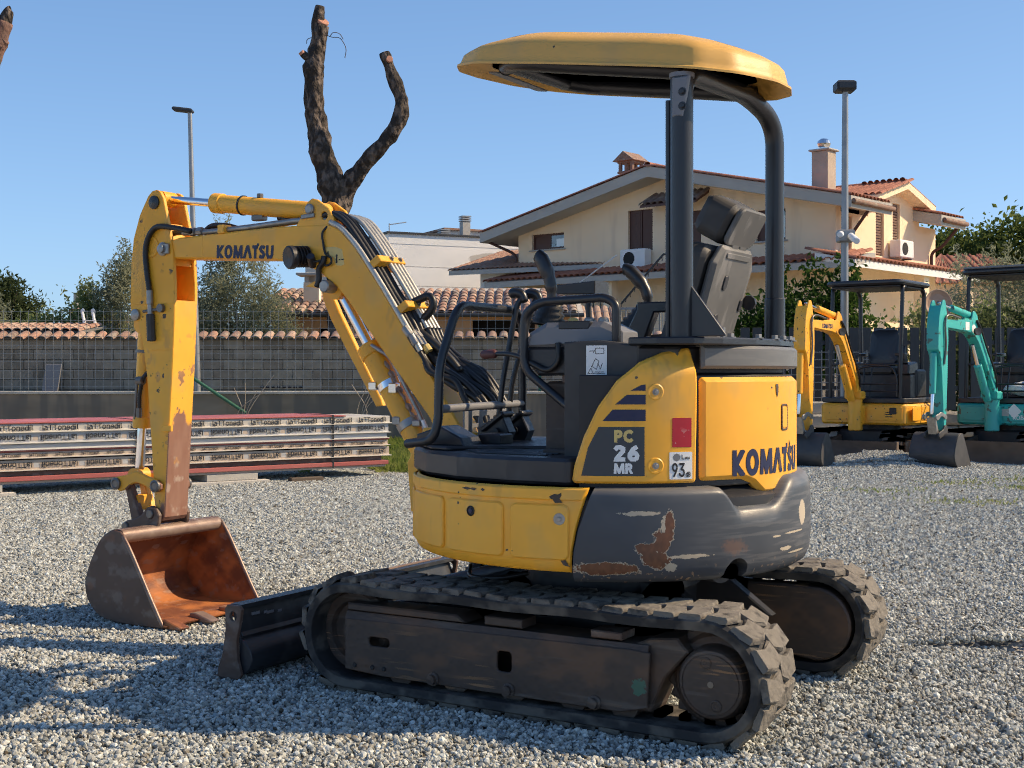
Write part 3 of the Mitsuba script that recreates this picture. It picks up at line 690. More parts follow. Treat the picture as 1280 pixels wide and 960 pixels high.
# front guard bar, travel levers and pedals
FX = .46
kb = part('front_bar', tube(bend([(FX + .16, .55, .965), (FX + .02, .575, .985), (FX, .565, 1.06), (FX, .56, 1.27), (FX - .01, .47, 1.47), (FX - .01, .42, 1.515), (FX - .01, -.02, 1.515), (FX - .01, -.07, 1.46), (FX, -.085, 1.25), (FX, -.085, .965)], .055), .0185, 12), 'm_rops', True)
obj(kb + '__cross_tube', rod((FX, .56, 1.105), (FX, -.085, 1.115), .0165, 14), 'm_console', True, ME)
for yy, xt in ((.06, .39), (-.02, .36)):
    k = part('travel_lever', tube(bend([(.47, yy + .05, 1.0), (.45, yy + .04, 1.2), (xt + .02, yy - .01, 1.53), (xt, yy - .02, 1.565)], .03), .0125, 10), 'm_rops', True)
    obj(k + '__knob', tube(spline([(xt + .055, yy - .01, 1.575), (xt + .03, yy - .015, 1.585), (xt, yy - .02, 1.575), (xt - .015, yy - .02, 1.545)], 4), [.012, .019, .022, .022, .022, .022, .022, .022, .021, .019, .018, .017, .014], 12), 'm_rops', True, ME)
for yy in (.10, -.06):
    p = bevel(rrect(.135, .10, .012), .016, .004)
    R3 = trimesh.transformations.rotation_matrix(math.radians(35), [0, 1, 0]); p.apply_transform(R3); p.apply_translation([.47, yy, 1.035])
    k = part('pedal', p, 'm_rops')
    rib = join([box(-.06 + .018 * i, -.052 + .018 * i, -.045, .045, .016, .021, .001) for i in range(7)]); rib.apply_transform(R3); rib.apply_translation([.47, yy, 1.035])
    obj(k + '__tread_ribs', rib, 'm_rops', False, ME)
    part('pedal_stand', join([plate([(.56, .955), (.55, 1.01), (.50, 1.045), (.43, 1.06), (.40, 1.0), (.42, .955)], yy - .03, yy + .03, .004), rod((.46, yy - .05, 1.0), (.46, yy + .05, 1.0), .018)]), 'm_rops')
kf = part('foot_rest', join([plate([(.64, .955), (.63, 1.0), (.52, 1.035), (.42, .99), (.40, .955)], .33, .47, .006), box(.34, .44, .20, .30, .955, 1.0, .006)]), 'm_rops')
part('pedal_lock', join([plate([(.22, 1.02), (.22, 1.03), (.02, 1.055), (.02, 1.04)], -.12, .10, .003), box(.05, .2, -.08, .06, .955, 1.02, .006)]), 'm_rops')
gr = sbox(-.30, 0, .10, .13)
for i in range(4):
    for j in range(2): gr = gr.difference(affinity.translate(rrect(.055, .032, .012), -.245 + .085 * i, .04 + .05 * j))
part('slotted_guard', mapv(bevel(gr, .008, .002), lambda v: np.column_stack([.60 + v[:, 2], v[:, 0] + .06, .955 + v[:, 1]])), 'm_console')

# seat
def pad(w, h, t, r=.05, e=.05):
    m = refine(bevel(rrect(w, h, r, 6), t, .018), e); v = np.array(m.vertices)
    k = np.clip(1 - np.maximum(np.abs(v[:, 0]) / (w / 2), np.abs(v[:, 1]) / (h / 2)) ** 3, 0, 1)
    v[:, 2] += np.where(v[:, 2] > t * .5, k * t * .30, 0); m.vertices = v; return m
def lean(m, a, p, yaw=0.0):
    """a pad whose outside faces +z is stood up to face forward, leant back by a degrees"""
    v = np.array(m.vertices); v = np.column_stack([v[:, 2], v[:, 0], v[:, 1]])
    R3 = trimesh.transformations.rotation_matrix(-math.radians(a), [0, 1, 0])[:3, :3]
    m = m.copy(); m.vertices = v @ R3.T + np.array(p); return m
ks = part('seat', box(-.42, .07, -.27, .23, 1.20, 1.33, .03), 'm_pad', 30)
obj(ks + '__back_cushion', lean(pad(.44, .52, .085), 17, (-.435, -.02, 1.48)), 'm_pad', 35, ME)
bk = refine(bevel(Polygon([(-.15, .27), (.15, .27), (.20, .20), (.19, -.10), (.14, -.27), (-.14, -.27), (-.19, -.10), (-.20, .20)]).buffer(-.02).buffer(.02), .035, .014), .07)
bk.vertices[:, 2] *= -1; bk.invert()
obj(ks + '__back_shell', lean(bk, 17, (-.445, -.02, 1.48)), 'm_seat', 30, ME)
for u, v_, w, h in ((0, .235, .24, .022), (.06, .13, .035, .06), (.06, -.03, .04, .07), (-.16, .05, .03, .05), (0, -.20, .16, .014)):
    b2 = bevel(rrect(w, h, min(w, h) * .45), .006, .002); b2.vertices[:, 2] = -.035 - b2.vertices[:, 2]; b2.vertices[:, :2] += [u, v_]; b2.invert()
    obj(ks + '__back_rib', lean(b2, 17, (-.445, -.02, 1.48)), 'm_black' if h < .02 or w < .05 else 'm_seat', 30, ME)
obj(ks + '__headrest', lean(pad(.28, .165, .115, .05, .03), 30, (-.555, -.02, 1.808)), 'm_pad', 40, ME)
hb = bevel(rrect(.27, .155, .035), .022, .006); hb.vertices[:, 2] *= -1; hb.invert()
obj(ks + '__headrest_shell', lean(hb, 30, (-.568, -.02, 1.810)), 'm_seat', 30, ME)
for yy in (-.05, .03):
    obj(ks + '__headrest_post', join([lean(box(-.035, .035, -.03, .04, -.02, .0, .003), 20, (-.525, yy - .02, 1.722))]), 'm_steel' if False else 'm_seat', 30, ME)
obj(ks + '__recline_knob', align(lathe([(0, 0), (.03, 0), (.032, .01), (.026, .03), (0, .032)], 9), [-.51, -.235, 1.53], [0, -1, 0]), 'm_rops', False, ME)

# roll-over frame and canopy
P1, P2 = (-.535, .50), (-.53, -.495)
kp = part('roll_bar', rod((P1[0], P1[1], 1.37), (P1[0], P1[1], 2.295), .0405, 22), 'm_rops', 30)
obj(kp + '__cross_tube', tube(bend([(P1[0] + .01, P1[1] - .02, 2.25), (P1[0] + .02, P1[1] - .10, 2.335), (P2[0] + .05, P2[1] + .20, 2.385), (P2[0], P2[1], 2.30), (P2[0], P2[1], 1.37)], .13, 9), .039, 20), 'm_rops', True, ME)
obj(kp + '__post_cap', join([rod((P1[0], P1[1], 2.293), (P1[0], P1[1], 2.308), .045, 20), plate([(P1[0] + .02, 2.15), (P1[0] + .02, 2.29), (P1[0] - .045, 2.29), (P1[0] - .02, 2.15)], P1[1] + .02, P1[1] + .042, .005)]), 'm_console', 30, ME)
for z in (2.235, 2.185): obj(kp + '__bolt', align(bolt(.010), [P1[0] - .02, P1[1] + .041, z], [0, 1, 0]), 'm_rops', 30, ME)
obj(kp + '__belt_strip', rod((P1[0] + .055, P1[1] - .01, 1.36), (P1[0] + .055, P1[1] - .01, 2.22), .011, 10), 'm_rops', True, ME)
obj(kp + '__gusset', plate([(P1[0] - .035, 1.375), (P1[0] - .035, 1.56), (P1[0] - .165, 1.385), (P1[0] - .165, 1.375)], P1[1] - .006, P1[1] + .006, .002), 'm_rops', 30, ME)
obj(kp + '__weld_foot', rod((P2[0], P2[1], 1.372), (P2[0], P2[1], 1.56), .043, 20, c=.004), 'm_rops', 30, ME)
rp = Polygon([(-.36, .58), (-.36, .36), (-.52, .30), (-.46, -.55), (-.575, -.545), (-.645, -.40), (-.705, -.2), (-.725, 0), (-.71, .22), (-.66, .42), (-.60, .545), (-.48, .59)]).buffer(-.012).buffer(.012)
obj(kp + '__base_plate', bevel(rp, .028, .005).apply_translation([0, 0, 1.346]), 'm_rops', 30, ME)
for bx, by in ((-.655, .335), (-.70, .17), (-.71, .02), (-.705, -.09), (-.70, -.18), (-.66, -.33)):
    obj(kp + '__bolt', align(bolt(.013, .014), [bx, by, 1.374], [0, 0, 1]), 'm_steel', 30, ME)
obj(kp + '__bolt', rod((-.64, .375, 1.374), (-.64, .375, 1.41), .009, 10), 'm_steel', 30, ME)
for yy in (.30, -.34):
    obj(kp + '__roof_tube', tube(bend([(P1[0] + .03, yy, 2.375 - .05 * yy), (-.2, yy, 2.425 - .05 * yy), (.25, yy + (.04 if yy > 0 else -.0), 2.492 - .05 * yy), (.36, yy - .08 * np.sign(yy), 2.51 - .05 * yy)], .15), .034, 14), 'm_rops', True, ME)
obj(kp + '__roof_tube', rod((.34, .24, 2.50), (.34, -.25, 2.52), .032, 14), 'm_rops', True, ME)
obj(kp + '__roof_plate', mapv(bevel(rrect(.06, .42, .02), .006, .001), lambda v: np.column_stack([.44 + v[:, 0], v[:, 1] - .02, 2.488 + v[:, 2] + .15 * v[:, 0]])), 'm_console', 30, ME)
# canopy: a shell with a turned-down rim
cp = Polygon([(.60, .06), (.575, .24), (.47, .42), (.33, .52), (.0, .56), (-.42, .565), (-.60, .545), (-.73, .44), (-.80, .25), (-.785, .05), (-.71, -.18), (-.58, -.36), (-.40, -.435), (-.1, -.445), (.30, -.43), (.46, -.36), (.57, -.2)])
cp = cp.buffer(-.15, quad_segs=14).buffer(.15, quad_segs=14)
ext = LineString(list(cp.exterior.coords)); NP = 220
base = np.array([ext.interpolate(i / NP, normalized=True).coords[0] for i in range(NP)])
if Polygon(base).exterior.is_ccw is False: base = base[::-1]
cen = np.array([-.10, .02])
def cplane(x, y): return 2.433 + .145 * x - .055 * y
def crings(levels):
    out = []
    for s, dz, off in levels:
        q = _inset(base, off) if off else base
        q = cen + (q - cen) * s; fh = np.where(dz > .01, .36 + .64 * sstep_np(.66, .05, q[:, 0]), 1.0) * (1 - .22 * (dz > .01) * sstep_np(-.45, -.86, q[:, 0]))
        out.append(np.column_stack([q, cplane(q[:, 0], q[:, 1]) + dz * fh]))
    return out
def loft(rings, close=True):
    v = np.vstack(rings); n = NP; f = []
    for k in range(len(rings) - 1):
        i = np.arange(n); j = (i + 1) % n
        f += [np.stack([k * n + i, k * n + j, (k + 1) * n + j], 1), np.stack([k * n + i, (k + 1) * n + j, (k + 1) * n + i], 1)]
    if close:
        v = np.vstack([v, rings[-1].mean(0)]); i = np.arange(n); j = (i + 1) % n; f.append(np.stack([(len(rings) - 1) * n + i, (len(rings) - 1) * n + j, np.full(n, len(v) - 1)], 1))
    return trimesh.Trimesh(v, np.vstack(f), process=False)
outer = [(1, -.006, 0), (1, .002, 0), (1, .008, .012), (1, .03, .016), (1, .075, .026), (1, .098, .045), (1, .112, .075), (.80, .135, .03), (.62, .150, .03), (.4, .160, .0), (.2, .165, 0)]
inner = [(1, -.006, .002), (1, .02, .03), (1, .06, .05), (.82, .085, .05), (.5, .10, 0), (.2, .105, 0)]
o = loft(crings(outer)); i_ = loft(crings(inner)); i_.invert()
kcn = part('canopy', join([o, i_, loft(crings([inner[0], outer[0]]), False)]), 'm_canopy', 40)
tag(kcn, 'faded yellow sun canopy with turned-down rim')
obj(kcn + '__lining', loft(crings([(.86, .040, .05), (.84, .045, .05), (.2, .05, 0)])), 'm_black', 30, ME)
_l = scene[kcn + '__lining']
# ---- boom, arm, bucket (attachment plane at y about -0.16)
YB = -.16
part('swing_post', join([rod((.80, YB, .50), (.80, YB, .98), .105, 24, c=.01), plate([(.72, .62), (1.0, .62), (1.02, .80), (.95, 1.0), (.84, 1.0), (.74, .92)], YB - .12, YB - .08, .006), plate([(.72, .62), (1.02, .62), (1.04, .84), (.95, 1.0), (.84, 1.0), (.74, .92)], YB + .08, YB + .12, .006)]), 'm_yellow')
part('swing_bracket', box(.42, .78, YB - .12, YB + .12, .56, .80, .02), 'm_yellow')
kx = part('post_pin', rod((.90, YB - .15, .94), (.90, YB + .15, .94), .028, 16), 'm_steel')
bpoly = [(2.585, 1.925), (2.50, 1.940), (2.29, 1.945), (1.87, 1.958), (1.53, 1.955), (1.46, 1.925), (1.37, 1.84), (1.25, 1.685), (1.11, 1.49), (1.0, 1.33), (.90, 1.18), (.79, 1.02), (.77, .94), (.80, .885), (.88, .895), (.945, 1.04), (1.16, 1.29), (1.41, 1.585), (1.48, 1.655), (1.56, 1.712), (1.66, 1.765), (1.87, 1.80), (2.30, 1.822), (2.54, 1.835), (2.60, 1.86)]
bpoly = Polygon(bpoly).buffer(-.02, quad_segs=4).buffer(.02, quad_segs=4)
kb = part('boom', plate(bpoly, YB - .075, YB + .075, .007), 'm_yellow', 28)
inn = bpoly.buffer(-.028)
hmb = heavy('KOMATSU', .066); hmb.vertices[:, 0] *= .86
vr = trimesh.transformations.rotation_matrix(math.radians(-3.0), [0, 0, 1]); hmb.apply_transform(vr)
obj(kb + '__lettering', side(hmb, 2.24, 1.822, YB + .0752), 'm_navy', False, ME)
obj(kb + '__end_weld', plate([(2.335, 1.826), (2.335, 1.942), (2.341, 1.942), (2.341, 1.826)], YB + .07, YB + .0765, .001), 'm_yellow', False, ME)
sg = Polygon([(1.385, 1.838), (1.315, 1.838), (1.27, 1.822), (1.255, 1.742), (1.28, 1.735), (1.31, 1.742), (1.325, 1.78), (1.39, 1.80)])
sg = affinity.translate(sg, .17, .01)
obj(kb + '__warning_sticker', plate(affinity.scale(sg, .92, .9), YB + .0745, YB + .0762, .0003), 'm_gold', False, ME)
fig = unary_union([Point(1.476, 1.80).buffer(.006), sbox(1.471, 1.765, 1.481, 1.795), sbox(1.455, 1.778, 1.464, 1.783), sbox(1.435, 1.778, 1.448, 1.783), LineString([(1.535, 1.80), (1.528, 1.822), (1.520, 1.80)]).buffer(.0025)])
for g in fig.geoms: obj(kb + '__sticker_figure', plate(g, YB + .0755, YB + .0768, .0002), 'm_ink', False, ME)
# work lamp on the boom flank, with its cable
lamp = align(lathe([(0, -.01), (.03, -.01), (.032, .015), (.048, .03), (.056, .04), (.056, .062), (.050, .068), (0, .060)], 28), [1.665, YB + .115, 1.80], [.35, .9, -.1])
kl = part('work_lamp', lamp, 'm_black')
for k in range(5):
    obj(kl + '__cooling_fin', align(lathe([(.030, .0), (.052, .0), (.052, .005), (.030, .005)], 20), [1.665 - .006 * k + .02, YB + .115 - .016 * k + .02, 1.80 + .001 * k], [.35, .9, -.1]), 'm_ink', 30, ME)
obj(kl + '__arm', join([rod((1.66, YB + .07, 1.79), (1.60, YB + .10, 1.775), .014, 10), rod((1.62, YB + .075, 1.76), (1.60, YB + .12, 1.80), .02, 12)]), 'm_black', 30, ME)
part('cable', tube(spline([(1.535, YB + .07, 1.945), (1.555, YB + .085, 1.91), (1.55, YB + .085, 1.86), (1.535, YB + .085, 1.81), (1.50, YB + .09, 1.79), (1.50, YB + .09, 1.765), (1.53, YB + .09, 1.755), (1.56, YB + .09, 1.78), (1.57, YB + .09, 1.72), (1.575, YB + .09, 1.665)], 6), .0055, 7), 'm_hose', True)
part('cable', tube(spline([(1.54, YB + .09, 1.80), (1.545, YB + .092, 1.77), (1.57, YB + .092, 1.74), (1.572, YB + .09, 1.69), (1.585, YB + .09, 1.655)], 6), .014, 8), 'm_hose', True)
part('cable', tube(spline([(1.62, YB + .11, 1.78), (1.58, YB + .10, 1.775), (1.54, YB + .09, 1.785)], 5), .006, 7), 'm_hose', True)
kp_ = part('cylinder_pin', rod((1.525, YB - .10, 1.655), (1.525, YB + .115, 1.655), .030, 18, c=.005), 'm_steel')
# arm
ap = [(2.655, 2.195), (2.685, 2.19), (2.715, 2.165), (2.775, 2.07), (2.82, 1.95), (2.838, 1.82), (2.845, 1.59), (2.835, 1.54), (2.79, 1.50), (2.76, 1.43), (2.725, 1.23), (2.69, .85), (2.665, .53), (2.645, .487), (2.615, .48), (2.595, .50), (2.565, .95), (2.54, 1.30), (2.528, 1.52), (2.525, 1.70), (2.535, 1.86), (2.565, 2.0), (2.605, 2.15), (2.628, 2.185)]
notch = Polygon([(2.50, 1.70), (2.50, 1.95), (2.58, 2.0), (2.615, 1.965), (2.615, 1.845), (2.56, 1.72)])
apn = Polygon(ap)
solid = apn.intersection(sbox(2, 0, 3, 1.62))
ka = part('arm', join([plate(solid, YB - .082, YB + .082, .004), plate(apn.intersection(sbox(2, 1.6, 3, 3)), YB + .062, YB + .084, .003), plate(apn.intersection(sbox(2, 1.6, 3, 3)), YB - .084, YB - .062, .003),
                       plate(apn.difference(apn.buffer(-.02)).intersection(sbox(2.70, 1.5, 3, 2.12)), YB - .07, YB + .07, .002),
                       plate(Polygon([(2.545, 1.80), (2.60, 2.02), (2.615, 2.02), (2.56, 1.80)]), YB - .07, YB + .07, .002)]), 'm_arm', 28)
obj(ka + '__hose_ring', side(bevel(Point(0, 0).buffer(.055).difference(Point(0, 0).buffer(.038)), .006, .002), 2.69, 1.90, YB + .083), 'm_arm', 30, ME)
obj(ka + '__boss', join([align(lathe([(0, 0), (.035, 0), (.035, .012), (.022, .016), (.022, .028), (0, .03)], 20), [2.60, YB + .083, 1.885], [0, 1, 0]), plate([(2.555, 1.86), (2.555, 1.91), (2.60, 1.915), (2.60, 1.855)], YB + .084, YB + .10, .004)]), 'm_steel', 30, ME)
obj(ka + '__boss', align(lathe([(0, 0), (.03, 0), (.03, .012), (.02, .016), (0, .018)], 20), [2.80, YB + .083, 1.55], [0, 1, 0]), 'm_steel', 30, ME)
obj(ka + '__boss', align(lathe([(0, 0), (.035, 0), (.035, .01), (.02, .014), (0, .016)], 20), [2.665, YB + .083, 2.13], [0, 1, 0]), 'm_rops', 30, ME)
obj(ka + '__lug_plate', plate([(2.60, .94), (2.60, .97), (2.535, .975), (2.535, .945)], YB + .08, YB + .098, .003), 'm_yellow', 30, ME)
for zz in (1.36,):
    obj(ka + '__weld', plate([(2.70, zz), (2.70, zz + .006), (2.53, zz + .01), (2.53, zz + .004)], YB + .0835, YB + .0855, .0005), 'm_arm', False, ME)
# arm hose on the flank
h_ = part('arm_hose', tube(spline([(2.40, YB + .095, 1.965), (2.52, YB + .10, 1.99), (2.63, YB + .10, 2.0), (2.69, YB + .10, 1.955), (2.715, YB + .10, 1.88), (2.705, YB + .10, 1.77), (2.685, YB + .10, 1.665)], 8), .0145, 12), 'm_hose', True)
obj(h_ + '__fitting', join([rod((2.685, YB + .10, 1.675), (2.682, YB + .10, 1.60), .017, 12, c=.003), rod((2.683, YB + .10, 1.60), (2.68, YB + .10, 1.55), .013, 10)]), 'm_steel', 30, ME)
obj(h_ + '__end_plug', join([rod((2.68, YB + .10, 1.55), (2.672, YB + .10, 1.41), .022, 8, c=.003)]), 'm_pad', False, ME)
obj(h_ + '__clamp', join([rod((2.735, YB + .095, 1.565), (2.615, YB + .095, 1.575), .008, 8), align(lathe([(0, 0), (.022, 0), (.022, .02), (0, .02)], 14), [2.61, YB + .085, 1.58], [0, 1, 0])]), 'm_pin', 30, ME)
part('arm_hose', tube(spline([(2.42, YB + .03, 1.965), (2.56, YB + .04, 1.97), (2.65, YB + .05, 1.93), (2.68, YB + .07, 1.86), (2.67, YB + .06, 1.76)], 8), .0145, 12), 'm_hose', True)
# cylinders
def cylinder(key, p0, p1, q, rb, rr, eye=.045):
    """barrel from p0 (eye end) to p1, chrome rod on to q (eye end)"""
    p0, p1, q = map(np.array, (p0, p1, q)); d = (p1 - p0) / np.linalg.norm(p1 - p0)
    k = part(key, join([rod(p0, p1, rb, 26, c=.006), rod(p1 - d * .05, p1 + d * .012, rb + .006, 26, c=.004), align(lathe([(0, -.05), (eye, -.05), (eye, .05), (0, .05)], 20), p0, [0, 1, 0])]), 'm_yellow', 30)
    obj(k + '__rod', rod(p1, q, rr, 20), 'm_chrome', True, ME)
    obj(k + '__rod_eye', align(lathe([(0, -.045), (eye * .9, -.045), (eye * .9, .045), (0, .045)], 20), q, [0, 1, 0]), 'm_yellow', 30, ME)
    return k
k = cylinder('arm_cylinder', (1.635, YB, 2.025), (2.315, YB, 2.112), (2.665, YB, 2.155), .0455, .0205)
obj(k + '__clamp', align(lathe([(.0455, -.004), (.051, -.004), (.051, .004), (.0455, .004)], 24), [2.13, YB, 2.0885], [.68, 0, .087]), 'm_ink', 30, ME)
obj(k + '__port', box(1.99, 2.06, YB - .02, YB + .02, 2.005, 2.035, .004), 'm_pin', 30, ME); obj(k + '__nipple', rod((2.02, YB, 2.12), (2.02, YB, 2.14), .016, 8), 'm_pin', 30, ME)
obj(k + '__port_hose', tube([(1.90, YB, 2.012), (1.80, YB, 1.993), (1.70, YB, 1.985)], .013, 8), 'm_hose', True, ME)
bk_ = [(1.735, 1.945), (1.685, 2.015), (1.66, 2.065), (1.63, 2.082), (1.60, 2.075), (1.53, 2.03), (1.50, 1.985), (1.49, 1.93), (1.6, 1.93)]
bkp = Polygon(bk_).difference(Point(1.555, 1.995).buffer(.019))
for yy in (YB + .052, YB - .072):
    k = part('cylinder_bracket', plate(bkp, yy, yy + .02, .003), 'm_yellow')
    if yy > YB: obj(k + '__pin_head', join([align(lathe([(0, 0), (.026, 0), (.026, .012), (.018, .018), (0, .018)], 20), [1.638, yy + .02, 2.03], [0, 1, 0]), plate([(1.69, 1.985), (1.69, 2.005), (1.61, 2.01), (1.61, 1.99)], yy + .02, yy + .032, .003)]), 'm_steel', 30, ME)
part('bracket_tube', rod((1.53, YB - .07, 1.975), (1.53, YB + .07, 1.975), .014, 12), 'm_yellow', True)
k = cylinder('boom_cylinder', (1.02, YB, .865), (1.335, YB, 1.365), (1.515, YB, 1.64), .056, .026, .05)
obj(k + '__clamp', join([align(lathe([(.0565, -.016), (.061, -.016), (.061, .016), (.0565, .016)], 26), [1.222, YB, 1.186], [.315, 0, .50]), box(1.265, 1.305, YB + .02, YB + .055, 1.165, 1.205, .005), box(1.15, 1.19, YB + .02, YB + .055, 1.15, 1.20, .005)]), 'm_chrome', 30, ME)
obj(k + '__clamp', join([align(lathe([(.0565, -.018), (.061, -.018), (.061, .018), (.0565, .018)], 26), [1.108, YB, 1.005], [.315, 0, .50]), box(1.125, 1.165, YB + .02, YB + .06, 1.005, 1.045, .005), box(1.02, 1.06, YB + .02, YB + .05, 1.0, 1.03, .005)]), 'm_steel', 30, ME)
obj(k + '__steel_line', tube(bend([(1.30, YB + .04, 1.375), (1.20, YB + .03, 1.325), (1.03, YB + .03, 1.055), (.985, YB + .03, .94)], .04), .011, 10), 'm_steel', True, ME)
obj(k + '__steel_line', tube(bend([(1.00, YB + .05, 1.03), (.975, YB + .05, .985), (.96, YB + .05, .92), (.95, YB + .03, .88)], .04), .010, 10), 'm_white', True, ME)
_gp = np.array([(1.228 - .0086 * i + .004 * math.sin(i * 1.9), YB + .030, 1.302 - .0138 * i) for i in range(20)])
obj(k + '__grease_crust', tube(_gp, [.004] + [.009 + .005 * math.sin(i * 2.3) + .004 * math.sin(i * 5.1) for i in range(18)] + [.003], 7), 'm_lip', False, ME)
part('cylinder_guard', join([plate([(1.69, 1.645), (1.64, 1.655), (1.58, 1.54), (1.33, 1.12), (1.32, 1.09), (1.36, 1.085), (1.63, 1.50), (1.68, 1.60)], YB - .105, YB - .075, .004), plate([(1.67, 1.66), (1.60, 1.69), (1.52, 1.67), (1.53, 1.65), (1.62, 1.655)], YB - .08, YB + .075, .003)]), 'm_yellow')
k = cylinder('bucket_cylinder', (2.81, YB, 1.50), (2.845, YB, .965), (2.865, YB, .70), .0435, .024, .045)
obj(k + '__clamp', align(lathe([(.0435, -.008), (.05, -.008), (.05, .008), (.0435, .008)], 24), [2.822, YB, 1.36], [.035, 0, -.535]), 'm_pin', 30, ME)
obj(k + '__rod_line', rod((2.835, YB + .045, 1.20), (2.85, YB + .045, 1.00), .008, 8), 'm_pin', True, ME)
part('cylinder_hose', tube(spline([(2.70, YB + .0, 1.40), (2.735, YB + .03, 1.28), (2.775, YB + .055, 1.22), (2.80, YB + .058, 1.14), (2.805, YB + .058, 1.05)], 6), .011, 8), 'm_hose', True)
obj(E + '__cylinder_hose__fitting', join([rod((2.775, YB + .058, 1.205), (2.815, YB + .058, 1.205), .022, 12), rod((2.805, YB + .058, 1.06), (2.806, YB + .058, 1.01), .014, 8)]), 'm_pin', 30, ME)
# links
hl = Polygon([(2.95, .67), (2.945, .69), (2.91, .70), (2.86, .708), (2.80, .728), (2.765, .728), (2.69, .705), (2.63, .692), (2.60, .67), (2.602, .645), (2.63, .628), (2.66, .634), (2.72, .662), (2.78, .675), (2.82, .66), (2.86, .632), (2.90, .622), (2.94, .638)]).buffer(-.006).buffer(.006)
for yy in (YB + .085, YB - .107):
    k = part('swing_link', plate(hl, yy, yy + .022, .004), 'm_arm')
    for px_, pz_ in ((2.92, .661), (2.633, .661)):
        obj(k + '__bushing', align(lathe([(0, -.003), (.030, -.003), (.032, .0), (.032, .012), (.022, .016), (.018, .012), (0, .012)], 22), [px_, yy + (.022 if yy > YB else 0), pz_], [0, 1 if yy > YB else -1, 0]), 'm_pin', 30, ME)
part('link_pin', join([rod((2.92, YB - .11, .661), (2.92, YB + .11, .661), .02, 14), rod((2.633, YB - .115, .661), (2.633, YB + .115, .661), .022, 14)]), 'm_steel')
part('bucket_link', plate([(2.905, .66), (2.865, .66), (2.775, .46), (2.80, .425), (2.845, .44)], YB + .03, YB + .07, .005), 'm_bucket')
part('bucket_link', plate([(2.905, .66), (2.865, .66), (2.775, .46), (2.80, .425), (2.845, .44)], YB - .07, YB - .03, .005), 'm_yellow')
part('bucket_link', box(2.82, 2.88, YB - .05, YB + .05, .52, .60, .006), 'm_yellow')
# bucket
YA, YZ = .185, -.505
curve = spline([(2.625, .445), (2.68, .445), (2.745, .41), (2.80, .335), (2.85, .235), (2.865, .165), (2.845, .095), (2.78, .035), (2.68, .010), (2.50, .004), (2.33, .006)], 5)
outerL = LineString(curve)
shellp = outerL.buffer(.009, cap_style='flat')
opening = spline([(2.33, .006), (2.36, .05), (2.43, .16), (2.50, .275), (2.56, .37), (2.605, .43)], 4)
sidepoly = Polygon(list(curve) + list(opening)[1:]).buffer(0)
kbk = part('bucket', plate(shellp, YZ, YA, .001), 'm_rust', 30)
tag(kbk, 'rusty bucket shell, bright orange inside')
for yy, nm in ((YA, 'near'), (YZ - .014, 'far')):
    obj(kbk + '__side_plate', plate(sidepoly.buffer(.008), yy, yy + .014, .003), 'm_bucket', 28, ME)
    lipm = tube([(x, yy + .007, z) for x, z in opening], .010, 8); obj(kbk + '__side_edge', lipm, 'm_lip', True, ME)
obj(kbk + '__inner_side', plate(sidepoly.buffer(-.004), YZ + .001, YZ + .004, .001), 'm_rust', 28, ME)
obj(kbk + '__inner_side', plate(sidepoly.buffer(-.004), YA - .004, YA - .001, .001), 'm_rust', 28, ME)
obj(kbk + '__outer_skin', plate(LineString(curve[8:]).buffer(.003, cap_style='flat').intersection(sbox(2.2, -.1, 3, 1)) if False else LineString([(x + .010 * np.sign(x - 2.5) * 0 + 0, z) for x, z in curve]).parallel_offset(.0115, 'left').buffer(.002, cap_style='flat'), YZ + .002, YA - .002, .0005), 'm_bucket', 30, ME)
obj(kbk + '__top_lip', tube([(2.640, YZ, .425), (2.640, YA, .425)], .036, 18), 'm_lip', True, ME)
obj(kbk + '__cutting_edge', plate([(2.42, -.002), (2.30, .004), (2.295, .012), (2.42, .022)], YZ - .012, YA + .012, .002), 'm_rust', 30, ME)
tooth = Polygon([(2.37, .034), (2.33, .040), (2.25, .018), (2.215, .006), (2.225, -.004), (2.37, -.006)])
for i in range(4):
    yc = YA - .03 - i * (YA - YZ - .06) / 3
    obj(kbk + '__tooth', plate(tooth, yc - .032, yc + .032, .005), 'm_lip' if i in (1, 3) else 'm_rust', 30, ME)
ear = Polygon([(2.885, .40), (2.87, .435), (2.84, .452), (2.78, .465), (2.735, .485), (2.695, .525), (2.66, .538), (2.625, .525), (2.605, .49), (2.61, .45), (2.635, .40), (2.72, .40), (2.78, .385), (2.85, .36)]).buffer(-.01).buffer(.01)
ear = affinity.translate(ear, .0, .02)
for yy in (YB + .088, YB - .114):
    k = obj(kbk + '__ear', plate(ear, yy, yy + .026, .005), 'm_bucket', 28, ME)
part('bucket_pin', rod((2.665, YB - .125, .515), (2.665, YB + .125, .515), .024, 16, c=.004), 'm_pin')
part('bucket_pin', rod((2.845, YB - .125, .442), (2.845, YB + .125, .442), .022, 16, c=.004), 'm_pin')
part('boom_pipe', tube(bend([(1.52, YB + .068, 1.962), (1.455, YB + .068, 1.935), (1.36, YB + .068, 1.842), (1.24, YB + .068, 1.685), (1.10, YB + .068, 1.49), (1.0, YB + .068, 1.345)], .06), .0145, 10), 'm_pipe', True)
